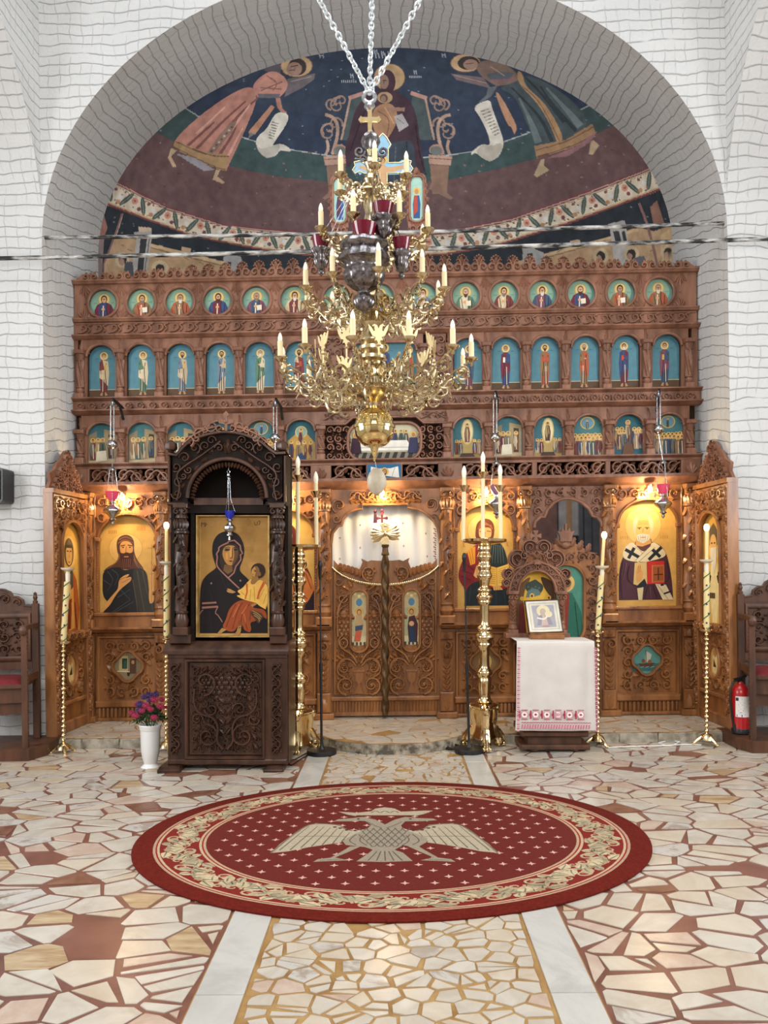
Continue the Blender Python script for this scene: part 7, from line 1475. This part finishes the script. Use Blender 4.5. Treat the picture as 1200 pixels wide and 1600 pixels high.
picture('nativity_icon', p, M['paint'], ki, T6, KD-8.5, .03)
# silver icon leaning on its little stand
fb = T6([(860, 1001, -34)])[0]; st_ = thing('icon_stand', 'small wooden easel block on the clothed table holding the silver icon', 'icon stand', fb)
b = MB(); b.bbox(833, 888, 995, 1001, -44, -26, 1); b.bbox(834, 887, 990, 996, -42, -34, 1); b.box(855, 865, 950, 996, -60, -54); b.prism([(849, 998), (861, 995.6), (872, 998)], -27, -25.6); obj('block', b, M['wood_lo'], st_, T6, 0)
A0 = T6([(832, 993.5, -36)])[0]; A1 = T6([(888.5, 991, -34)])[0]; A2 = T6([(827, 940, -52)])[0]; ux = A1-A0; uy = A2-A0; LW = np.linalg.norm(ux); LH = np.linalg.norm(uy); nz = np.cross(ux/LW, uy/LH); ux = ux/LW; uy = uy/LH
if nz[1] > 0: nz = -nz
FA = Affine(A0, ux, uy, nz/np.linalg.norm(nz)); fi = thing('silver_icon', 'small silver icon in a dark frame leaning on the clothed table', 'framed icon', A0)
b = MB(); b.box(.006, LW-.006, .006, LH-.006, -.018, .002); obj('backing', b, M['dark'], fi, FA, 0)
b = MB(); mould(b, [(.007, .007), (LW-.007, .007), (LW-.007, LH-.007), (.007, LH-.007)], .016, -.018, .012, True); obj('frame', b, M['dark'], fi, FA, 0)
p = Pic(); w_, h_ = LW, LH; p.rect(.012, w_-.012, .012, h_-.012, 'd8d2c4').rect(.03, w_-.03, .03, h_-.03, 'aaa69a').rect(.036, w_-.036, .036, h_-.036, 'd0cabc').rect(.055, w_-.055, .05, h_-.05, 'a2a0a4')
p.ell(w_*.5, h_*.66, .055, .05, 'd6cba8').poly([(w_*.28, h_*.24), (w_*.34, h_*.5), (w_*.5, h_*.6), (w_*.66, h_*.5), (w_*.72, h_*.24)], '8e8c98').poly([(w_*.4, h_*.24), (w_*.46, h_*.5), (w_*.56, h_*.5), (w_*.6, h_*.24)], 'c0a8a0').ell(w_*.49, h_*.62, .026, .034, 'b8a898').ell(w_*.64, h_*.56, .03, .028, 'd8cca8').line([(w_*.3, h_*.46), (w_*.5, h_*.4), (w_*.6, h_*.5)], .012, 'd8d2c4').line([(w_*.4, h_*.2), (w_*.62, h_*.2)], .01, 'b08a80')
picture('silver_relief', p, paint_mat('silver_foil_relief', .3, .1, 0, .55), fi, FA, .003, .0002)
# ================================================================== STALLS, EXTINGUISHER, LOUDSPEAKER
def stall(sx, lab, plab):
    X0_ = -2.97 if sx < 0 else 3.02; y0, y1 = 6.46, 6.95; f = Affine((X0_, 0, 0), (sx, 0, 0), (0, 1, 0), (0, 0, 1)); Z = .10; TM = M['throne']
    pb = MB(); pb.prism([(-.15, 6.985), (-.15, 6.60), (-.09, 6.42), (.78, 6.40), (.78, 6.985)], .006, .10); tag(obj('plinth', pb, TM, None, f, 0), plab, 'plinth', 'wooden plinths under the stalls')
    q_ = .2; c_ = math.sqrt(1-q_*q_); ax_, ay_ = np.array((sx*c_, -q_, 0)), np.array((sx*q_, c_, 0)); B0 = np.array((XC+sx*3.03-(.03 if sx > 0 else 0), 6.95, 0)); f = Affine(B0-ay_*6.95, ax_, ay_, (0, 0, 1))
    t = thing('choir_stall', lab, 'stall', f([(.33, 6.7, Z)])[0], 'carved stalls beside the screen'); o = lambda n, b, m=None, par=None, sm=35: obj(n, b, m or TM, par or t, f, sm)
    F2 = Affine(B0-ay_*.05, ax_, (0, 0, 1), -ay_); o2 = lambda n, b, m=None, par=None, sm=35: obj(n, b, m or TM, par or t, F2, sm)
    for x in (0, .60):
        b = MB(); b.bbox(x, x+.055, Z, 1.26, 0, .055, .004); o2('post', b, None, None, 0)
        b = MB(); b.lathe(x+.028, .028, [(.02, 1.26), (.022, 1.28), (.012, 1.29), (.02, 1.315), (.012, 1.335), (.016, 1.345), (.004, 1.36)], 12); o2('finial', b)
        b = MB(); b.box(x+.005, x+.05, y0, y0+.045, Z, 1.06); b.box(x+.002, x+.053, y0-.02, y1-.05, 1.06, 1.095); b.blob(x+.028, y0-.02, 1.055, .034, .03, .04, 10, 5, False); b.box(x+.012, x+.043, y0+.04, y1-.05, .62, .68)
        for k in range(30): b.blob(x+.005, y0+.022, Z+.04+k*.031, .006, .01, .012, 5, 3, False)
        o('arm', b, None, None, 30)
    b = MB(); b.box(.05, .61, .72, 1.20, .005, .03); mould(b, [(.075, .79), (.585, .79), (.585, 1.16), (.075, 1.16)], .05, .03, .05, True); b.box(.05, .61, .70, .76, .02, .05)
    rs = random.Random(2); fill(b, .11, .55, .82, 1.135, 4, 3, .03, .016, .02, rs); o2('backrest', b)
    b = MB(); q = [(.05, 1.20), (.05, 1.235), (.12, 1.245), (.13, 1.29), (.17, 1.32), (.21, 1.325), (.23, 1.36), (.28, 1.385), (.33, 1.39), (.38, 1.385), (.43, 1.36), (.45, 1.325), (.49, 1.32), (.53, 1.29), (.54, 1.245), (.61, 1.235), (.61, 1.20)]
    b.prism(q, .0, .03); mould(b, q[1:-1], .016, .0, .042); volute(b, .17, 1.27, .035, 0, 1, .03, .012, .014, 0, rs); volute(b, .49, 1.27, .035, PI, -1, .03, .012, .014, 0, rs); volute(b, .27, 1.30, .05, 0, 1, .03, .014, .016, 3, rs); volute(b, .39, 1.30, .05, PI, -1, .03, .014, .016, 3, rs); o2('crest', b)
    b = MB(); b.box(.04, .62, y0+.02, y1-.04, .585, .615); b.box(.05, .61, y0+.06, y0+.085, .46, .585); b.box(.05, .61, y0+.10, y0+.12, .36, .46); o('seat', b, None, None, 0)
    b = MB(); n, m = 14, 10
    b.add([(.055+.55*i/n, y0+.025+.42*j/m, .615+.05*(1-(2*i/n-1)**6)*(1-(2*j/m-1)**6)) for j in range(m+1) for i in range(n+1)], [(j*(n+1)+i, j*(n+1)+i+1, (j+1)*(n+1)+i+1, (j+1)*(n+1)+i) for j in range(m) for i in range(n)])
    tag(obj('seat_cushion', b, M['cushion'], None, f, 180), 'dark red cushion on the stall '+('at the left edge, by the left wing' if sx < 0 else 'behind the fire extinguisher'), 'cushion', 'stall cushions')
stall(-1, 'carved wooden stall with red cushion in the aisle arch left of the screen', 'low brown wooden plinth under the left stall'); stall(1, 'carved wooden stall with red cushion behind the fire extinguisher', 'low brown wooden plinth under the right stall and extinguisher')
E6 = Plane(6.72); c = E6([(1157, 1150, 0)])[0]; ve = HZ+(1.5-.101)*F_PX/6.72-557*.014
ex = thing('fire_extinguisher', 'red fire extinguisher with white label standing on the right stall plinth', 'fire extinguisher', (c[0], c[1], .1))
k_ = lambda n, b, m: obj(n, b, m, ex, E6)
b = MB(); b.lathe(1157, 0, [(13, ve), (13.4, ve-3), (13.4, ve-62), (12, ve-69), (8, ve-74), (4, ve-76), (3.4, ve-80)], 28); k_('cylinder', b, M['redpl'])
b = MB(); b.lathe(1157, 0, [(13.6, ve), (13.8, ve-7), (13.5, ve-7.5)], 28); b.box(1153, 1160, ve-86, ve-79, -3, 3); b.prism([(1146, ve-84), (1166, ve-90), (1166, ve-87), (1148, ve-81)], -2, 2); k_('valve', b, M['black'])
b = MB(); b.tube([(1153, ve-82, 0), (1146, ve-80, 1), (1141, ve-70, 2), (1140, ve-50, 3), (1142, ve-25, 4), (1145, ve-10, 5)], 1.8, 8); b.tube([(1145, ve-14, 5), (1146, ve-4, 6)], 3, 8); k_('hose', b, M['black'])
p = Pic(); p.rect(-10, 10, 0, 1, 'ece8e2')
b = MB(); n = 14; P = [(1157+13.7*sin(a), v, 13.7*cos(a)) for v in (ve-58, ve-26) for a in np.linspace(-.95, 1.1, n)]; b.add(P, [(i, i+1, n+i+1, n+i) for i in range(n-1)]); lab_ = k_('label', b, mat('white_label', (232, 228, 224), .5))
p = Pic()
for q in range(9): p.line([(1149+(q % 3), ve-54+q*3), (1154+(q*5) % 7, ve-54+q*3)], .8, '8a8a90' if q % 3 else 'a03030')
p.rect(1146, 1149, ve-56, ve-51, '30344a').rect(1147, 1154, ve-30, ve-26.5, '2c3c7c')
class Wrap:
    def __call__(s, A):
        A = np.array(A, float); a = np.clip((A[:, 0]-1157)/13.7, -.99, .99); A[:, 2] = A[:, 2]+13.8*np.sqrt(1-a*a); return E6(A)
picture('label_print', p, M['paint'], lab_, Wrap(), 0, .02)
c = at(2, 785, 6.8); ls = thing('loudspeaker', 'small black loudspeaker fixed to the white wall at the left edge', 'loudspeaker', c)
L6 = Plane(6.8); b = MB(); q = stad(-14, 758, 20, 27, 5, 5); b.prism(q, -34, 4); obj('cabinet', b, M['black'], ls, L6, 30)
b = MB(); b.prism(stad(-14, 758, 17, 24, 4, 5), 4, 5.5); obj('grille', b, mat('speaker_mesh', (32, 32, 34), .8, col2=(14, 14, 15), scale=200), ls, L6, 30)
b = MB(); b.box(-18, -10, 752, 764, -45, -33); obj('wall_bracket', b, M['black'], ls, L6, 0)
# ================================================================== IRON TIE RODS
for a, c, Y, r, lb in (((58, 371.5), (1146, 348.5), 7.06, .017, 'upper iron tie rod across the arch, flaking white over black'), ((-235, 408), (1452, 365), 6.86, .018, 'lower iron tie rod across the arch, flaking white over black')):
    A, Bp = at(*a, Y), at(*c, Y); b = MB(); n = 24; b.tube([tuple(A+(Bp-A)*i/n-np.array((0, 0, .02*4*(i/n)*(1-i/n)))) for i in range(n+1)], r, 10)
    tag(obj('tie_rod', b, M['iron']), lb, 'tie rod', 'iron tie rods across the arch')
# ================================================================== CHANDELIER
YC = 4.4; H4 = Plane(YC); UC = 584; kk = YC/F_PX
ax = H4([(UC, 400, 0)])[0]
ch = thing('chandelier', 'large tiered gilded brass chandelier with scroll arms and candle bulbs hanging before the screen', 'chandelier', (ax[0], ax[1], H4([(UC, 700, 0)])[0][2]))
CB = M['chand']; zv = lambda v: H4([(UC, v, 0)])[0][2]
def co(n, b, m=None, par=None, sm=35): return obj(n, b, m or CB, par or ch, H4, sm)
U0 = UC
def shp(v): return U0-6*(700-v)/500     # axis leans with the camera roll only
b = MB(); pr = [(2, 214), (5, 222), (9, 228), (6, 236), (4, 244), (8, 250), (10, 256), (6, 262), (5, 270), (9, 276), (11, 282), (7, 290), (18, 298), (20, 302), (8, 306), (11, 314), (12, 326), (9, 334), (11, 342), (14, 350), (10, 358), (8, 368), (20, 378), (22, 382), (10, 388), (10, 400), (14, 410), (16, 424), (12, 436), (10, 450), (26, 466), (28, 470), (12, 476), (11, 490), (14, 500), (18, 506), (13, 512), (17, 520), (21, 530), (21, 534), (17, 538), (22, 543), (22, 548), (17, 552), (21, 557), (21, 562), (15, 566), (18, 572), (15, 578), (12, 590), (16, 600), (40, 610), (44, 614), (36, 620), (18, 624), (8, 630), (6, 636)]
b.lathe(0, 0, [(r, v) for r, v in pr], 28); b.v = [(x+shp(v), v, d) for x, v, d in b.v]; co('shaft', b)
b = MB(); pr = [(6, 634)]+[(30.8*sin(t), 667-31.5*cos(t)) for t in np.linspace(.35, 1.48, 14)]; pr2 = [(32.5, 665), (33, 667), (32.5, 669.5)]; pr3 = [(30.8*cos(t), 670+31*sin(t)) for t in np.linspace(0, 1.06, 12)]+[(13, 697), (12, 697), (11, 694), (8, 695), (6, 702), (4, 706), (5, 709), (2, 714), (3, 717), (1, 721)]
b.lathe(585, 0, pr+pr2+pr3, 48); co('globe', b, mat('mirror_brass_globe', (232, 206, 142), .06, 1))
b = MB()
for s in (-1, 1):
    b.tube([(x, y, 2) for x, y in spiral(580+s*18, 238, 9, 1.4, PI if s > 0 else 0, -s, 18)], 2.2, 6)
    b.tube([(x, y, 2) for x, y in spiral(580+s*13, 250, 6, 1.2, PI if s > 0 else 0, s, 14)], 1.6, 6)
b.lathe(579, 0, [(3, 204), (6, 208), (12, 214), (14, 222), (11, 230), (6, 236)], 16, 1, 8, .1); co('crown', b, M['dsilver'])
b = MB(); x0, y0 = 578, 188
b.prism([(x0+x, y0+y) for x, y in ((-3, 20), (-3.4, 4), (-12, 4), (-14, 6), (-18, 1), (-14, -5), (-12, -3), (-3.4, -3), (-3.2, -14), (-5, -16), (0, -21), (5, -16), (3.2, -14), (3.4, -3), (12, -3), (14, -5), (18, 1), (14, 6), (12, 4), (3.4, 4), (3, 20))], 1, 4); co('cross', b, M['pale_brass'])
b = MB(); b.torus((577, 152, 0), (1, 0, 0), (0, 1, 0), 9, 3.4, 20, 8); b.lathe(577.5, 0, [(4, 161), (8, 164), (9, 168), (5, 172), (3, 176)], 14); co('suspension_ring', b, M['silver'])
for (x1, y1, d1) in ((380, -205, 30), (585, -215, -40), (773, -195, 30)):
    P0, P1 = H4([(577.5, 146, 0)])[0], H4([(x1, y1, d1)])[0]; d = (P1-P0)/np.linalg.norm(P1-P0); L = np.linalg.norm(P1-P0)*1.25; b = MB(); n = int(L/.030); s1 = np.cross(d, (0, 1, 0)); s1 /= np.linalg.norm(s1); s2 = np.cross(d, s1)
    for i in range(n): a = (i % 2)*PI/2+i*.12; e = s1*cos(a)+s2*sin(a); b.torus(P0+d*(i+.5)*.030, d, e, .0135, .0050, 10, 5, 1.5)
    stuff(obj('suspension_chain', b, M['chain'], ch))
# arms: built once per tier in local metres (x outwards, z up), then shared
def arm_mesh(R, rise, drop, seed):
    r = random.Random(seed); b = MB()
    def tb(P, rad, rad1=None, n=6): b.tube([(x*kk, 0, z*kk) for x, z in P], rad*kk, n, None if rad1 is None else rad1*kk)
    def sp_(x, z, rr, a, dr, t=1.3, rad=2.3): tb(spiral(x, z, rr, t, a, dr, 18, .2), rad, rad*.6)
    k = np.linspace(0, 1, 22); P = [(8+(R-8)*t, -drop*sin(PI*min(1, t*1.25))*1.0+rise*max(0, (t-.55)/.45)**1.6) for t in k]; tb(P, 2.2, 1.8)
    sp_(R*.30, -drop*.25, R*.13, PI*1.5, 1); sp_(R*.52, -drop*.35+R*.06, R*.15, PI*1.5, -1); sp_(R*.74, rise*.1-drop*.1, R*.13, PI*.5, 1); sp_(R*.90, rise*.25, R*.085, PI*.5, -1)
    sp_(R*.42, -drop-R*.03, R*.11, PI*.5, -1, 1.2, 2); sp_(R*.66, -drop*.8, R*.10, PI*.5, 1, 1.2, 2); sp_(R*.2, R*.08, R*.12, 0, 1, 1.2, 2)
    for t, an in ((.25, 2.2), (.55, -1.9), (.8, -1.0), (.7, 1.4)):
        x, z = R*t, -drop*sin(PI*min(1, t*1.25)); L = R*.11+4
        b.add([(x*kk, 0, z*kk), ((x+L*.4*cos(an-.35))*kk, 2.2*kk, (z+L*.4*sin(an-.35))*kk), ((x+L*cos(an))*kk, 0, (z+L*sin(an))*kk), ((x+L*.4*cos(an+.35))*kk, -2.2*kk, (z+L*.4*sin(an+.35))*kk), ((x+L*.45*cos(an))*kk, 1.6*kk, (z+L*.45*sin(an))*kk)], [(0, 1, 4), (1, 2, 4), (2, 3, 4), (3, 0, 4)])
    b.lathe(R*kk, 0, [(r_*kk, (rise+z)*kk) for r_, z in ((1.6, -10), (3, -8), (2, -5), (4, -3), (9, 0), (10.5, 2.5), (9.5, 2), (3.6, 1.2), (3.4, 5))], 16, 2)
    return b
def local(name, b, m):
    o = obj(name, b, m, None, None, 35, (0, 0, 0)); me = o.data; bpy.data.objects.remove(o); return me
b = MB(); b.tube([(0, 0, 3*kk), (0, 0, 27*kk)], 4.1*kk, 10); CAND = local('candle', b, M['wax'])
b = MB(); b.lathe(0, 0, [(r*kk, v*kk) for r, v in ((2.4, 26), (3.4, 29), (3.5, 32), (2.2, 37), (.4, 40))], 12, 2); BULB = local('flame_bulb', b, M['bulb'])
# two-headed eagle badge on a stalk
b = MB(); q = [(0, -13), (3, -8), (6, -9), (4, -4), (9, -2), (13, 6), (15, 15), (10, 10), (7, 4), (5, 6), (6, 12), (10, 12), (6, 15), (2, 13), (0, 8), (-2, 13), (-6, 15), (-10, 12), (-6, 12), (-5, 6), (-7, 4), (-10, 10), (-15, 15), (-13, 6), (-9, -2), (-4, -4), (-6, -9), (-3, -8)]
b.T = lambda p_: (p_[0]*kk, -p_[2]*kk, p_[1]*kk); b.prism(q, -.8, .8, True); b.T = None; b.tube([(0, 0, -30*kk), (0, 0, -12*kk)], 1.4*kk, 6); b.lathe(0, 0, [(1*kk, -18*kk), (4*kk, -16*kk), (1*kk, -14*kk)], 10, 2); EAG = local('eagle_badge', b, mat('matt_cast_brass', (226, 204, 156), .5, .85))
for R, n, ph0, vpan, vroot, drop in ((58, 6, .53, 290, 300, 8), (88, 8, .30, 374, 388, 10), (111, 10, .16, 464, 488, 16), (150, 12, .13, 572, 600, 26)):
    am = None; zr, zp = zv(vroot), zv(vpan); me = local('arm', arm_mesh(R, (zp-zr)/kk, drop, n), CB)
    for i in range(n):
        a = 2*PI*i/n+ph0*0+PI/n*1.0+.08; o = share('arm', me, ch, (ax[0]-.00, ax[1], zr), a)
        px = (ax[0]+R*kk*cos(a), ax[1]+R*kk*sin(a), zp)
        c_ = bpy.data.objects.new('candle', CAND); C.objects.link(c_); c_.parent = o; c_.location = (R*kk, 0, zp-zr); d_ = bpy.data.objects.new('flame_bulb', BULB); C.objects.link(d_); d_.parent = o; d_.location = (R*kk, 0, zp-zr)
    if n == 12:
        for i in range(12):
            a = 2*PI*i/12+.08; share('eagle_badge', EAG, ch, (ax[0]+R*.62*kk*cos(a), ax[1]+R*.62*kk*sin(a), zv(550)), a+PI/2)
            b = MB(); b.lathe(0, 0, [(9*kk, 0), (9*kk, 1.6*kk), (7*kk, 2.4*kk), (2*kk, 2*kk)], 16, 2)
            if i == 0: MD = local('roundel', b, M['brass'])
            a2 = a+PI/12; q_ = share('roundel', MD, ch, (ax[0]+33*kk*cos(a2), ax[1]+33*kk*sin(a2), zv(588)), 0); q_.rotation_euler = (PI/2, 0, a2+PI/2)
# silver votive lamps with ruby glasses on the chandelier
for u, vt, rc, big, d in ((503, 376, 15, 0, 12), (600, 352, 17, 0, 70), (572, 385, 19, 1, 78), (627, 399, 14, 0, 60)):
    pass_v = vt; b = MB()
    if big: pr = [(20, 406), (33, 412), (36, 418), (30, 424), (35, 432), (38, 440), (28, 446), (26, 452), (31, 458), (26, 470), (17, 478), (9, 482), (8, 486), (15, 492), (16, 500), (10, 508), (3, 512), (1, 516)]
    else: pr = [(rc-1, vt+18), (rc+1, vt+22), (rc-2, vt+26), (rc-5, vt+30), (rc-3, vt+35), (rc-5, vt+42), (5, vt+48), (3, vt+50), (5, vt+54), (1, vt+60)]
    b.lathe(u, d, pr, 40, 1, 10, .05); lp = co('votive_lamp', b, M['dsilver'], None, 62)
    b = MB(); b.lathe(u, d, [(rc*.62, vt+21), (rc*.82, vt+12), (rc*.98, vt+1), (rc, vt), (rc*.9, vt), (rc*.7, vt+14)], 24); co('ruby_cup', b, M['redglass'], lp)
    b = MB()
    for k in range(3): a = 2*PI*k/3+.4; b.tube([(u+(rc+1)*sin(a), vt+20, d+(rc+1)*cos(a)), (u+(580-u)*.5+4*sin(a), vt-60, d*.6+4*cos(a)), (580, vt-110 if not big else 300, d*.15)], .5, 4)
    co('lamp_chain', b, M['dsilver'], lp)
# ivory egg below the globe
eg = thing('hanging_egg', 'ivory ostrich egg hanging on a thin chain under the chandelier globe', 'egg', H4([(588, 773, 0)])[0])
b = MB(); b.lathe(588.5, 0, [(.5, 731), (6, 733), (11, 739), (14, 748), (14.2, 755), (12, 763), (7.5, 770), (3, 773.4), (.4, 774)], 24, 1, 2, -.06); obj('shell', b, M['egg'], eg, H4, 60)
b = MB(); b.tube([(586, 720, 0), (588, 731, 0)], .7, 6); obj('chain', b, M['dsilver'], eg, H4)
# ================================================================== HANGING OIL LAMPS BEFORE THE SCREEN
def oil_lamp(u, vt, vball, u2, vcup, glass, lb, Y=7.40):
    P_ = Plane(Y); k = 1.0; t = thing('hanging_oil_lamp', lb, 'oil lamp', P_([(u, vt, 0)])[0], 'hanging oil lamps before the screen'); S_ = M['silver']; o = lambda n, b, m=None: obj(n, b, m or S_, t, P_)
    b = MB(); dW = -(7.68-.1-Y)/P_.k; b.tube([(u+7, vt+22, dW), (u+6, vt+4, dW*.6), (u+1, vt-5, 0), (u, vt, 0)], 2.2, 6); b.tube([(u+7, vt+4, dW), (u+3, vt-3, dW*.4), (u, vt-3, 0)], 1.6, 6); o('bracket', b, M['black'])
    b = MB(); b.lathe(u, 0, [(.8, vt-3), (2, vt), (3, vt+4), (6.4, vt+7), (1, vt+7)], 14); o('canopy', b)
    b = MB(); b.tube([(u-2.6, vt+6, 0), (u-2.6, vball-5, 0)], .9, 6); b.tube([(u+2.6, vt+6, 0), (u+2.6, vball-5, 0)], .9, 6); o('rod', b)
    b = MB(); b.lathe(u, 0, [(2, vball-8), (5, vball-6), (8.4, vball-1.5), (8.8, vball), (8.4, vball+1.5), (5.5, vball+5), (2, vball+7)], 18); o('counterweight', b)
    b = MB(); b.tube([(u, vball+7, 0), (u2, vcup-36, 0)], .7, 5); b.lathe(u2, 0, [(.8, vcup-40), (6, vcup-36), (7, vcup-34), (1, vcup-34)], 12); vm_ = vcup-34
    for j in range(3): a = 2*PI*j/3+.3; b.tube([(u2+5*sin(a), vcup-34, 5*cos(a)), (u2+12*sin(a), vcup+20, 12*cos(a))], .5, 4)
    o('chains', b)
    b = MB(); b.lathe(u2, 0, [(4, vcup+14), (8, vcup+9), (10.4, vcup), (11, vcup-1), (10, vcup), (6, vcup+11)], 20); o('glass_cup', b, M[glass])
    b = MB(); b.lathe(u2, 0, [(3, vcup+12), (4, vcup+15), (3, vcup+19), (5, vcup+22), (13, vcup+27), (14, vcup+29), (11, vcup+33), (6, vcup+37), (4, vcup+41), (6, vcup+43), (2, vcup+46), (3, vcup+49), (.5, vcup+52)], 22, 1, 8, .05); o('lamp_body', b)
oil_lamp(175.5, 628, 695, 175.5, 769, 'pinkglass', 'silver oil lamp with bright pink cup before the forerunner icon')
oil_lamp(430, 628, 685, 430, 766, 'pinkglass', 'silver counterweight and oil lamp half hidden behind the dark shrine')
oil_lamp(773.5, 617, 684, 776, 759, 'purpleglass', 'silver oil lamp with lilac cup right of the open-book icon stand')
oil_lamp(1029, 614, 671, 1036, 758, 'pinkglass', 'silver oil lamp with pink cup before the bishop icon')
S7 = Plane(6.03); t = thing('shrine_oil_lamp', 'small silver oil lamp with cobalt blue cup hanging in the dark shrine arch', 'oil lamp', S7([(354, 735, -20)])[0])
DL = -14; o = lambda n, b, m=None: obj(n, b, m or M['silver'], t, S7)
b = MB(); b.torus((354.3, 735.5, DL), (1, 0, 0), (0, 1, 0), 2.4, .6, 12, 5); b.tube([(354.3, 733, DL), (354.3, 724, DL)], .7, 5); b.lathe(354.3, DL, [(1, 737.5), (2.6, 739), (3, 742), (5, 744), (1, 744)], 14); o('canopy', b)
b = MB()
for j in range(3): a = 2*PI*j/3; b.tube([(354.3+1.5*sin(a), 744, DL+1.5*cos(a)), (354.5+3*sin(a), 778, DL+3*cos(a)), (356+8.6*sin(a), 799, DL+8.6*cos(a))], .4, 4)
o('chains', b)
b = MB(); b.lathe(356, DL, [(3, 810), (6.4, 806), (7.6, 798), (8, 797), (7, 798), (4, 806)], 18); o('glass_cup', b, M['blueglass'])
b = MB(); b.lathe(356, DL, [(3, 809), (5.4, 812), (3, 815), (4, 818), (9, 822), (9.4, 825), (7, 829), (3, 832), (4.6, 834), (5, 836), (1.6, 838), (2, 843), (.5, 845)], 18, 1, 8, .05); o('lamp_body', b)
bpy.context.view_layer.update()
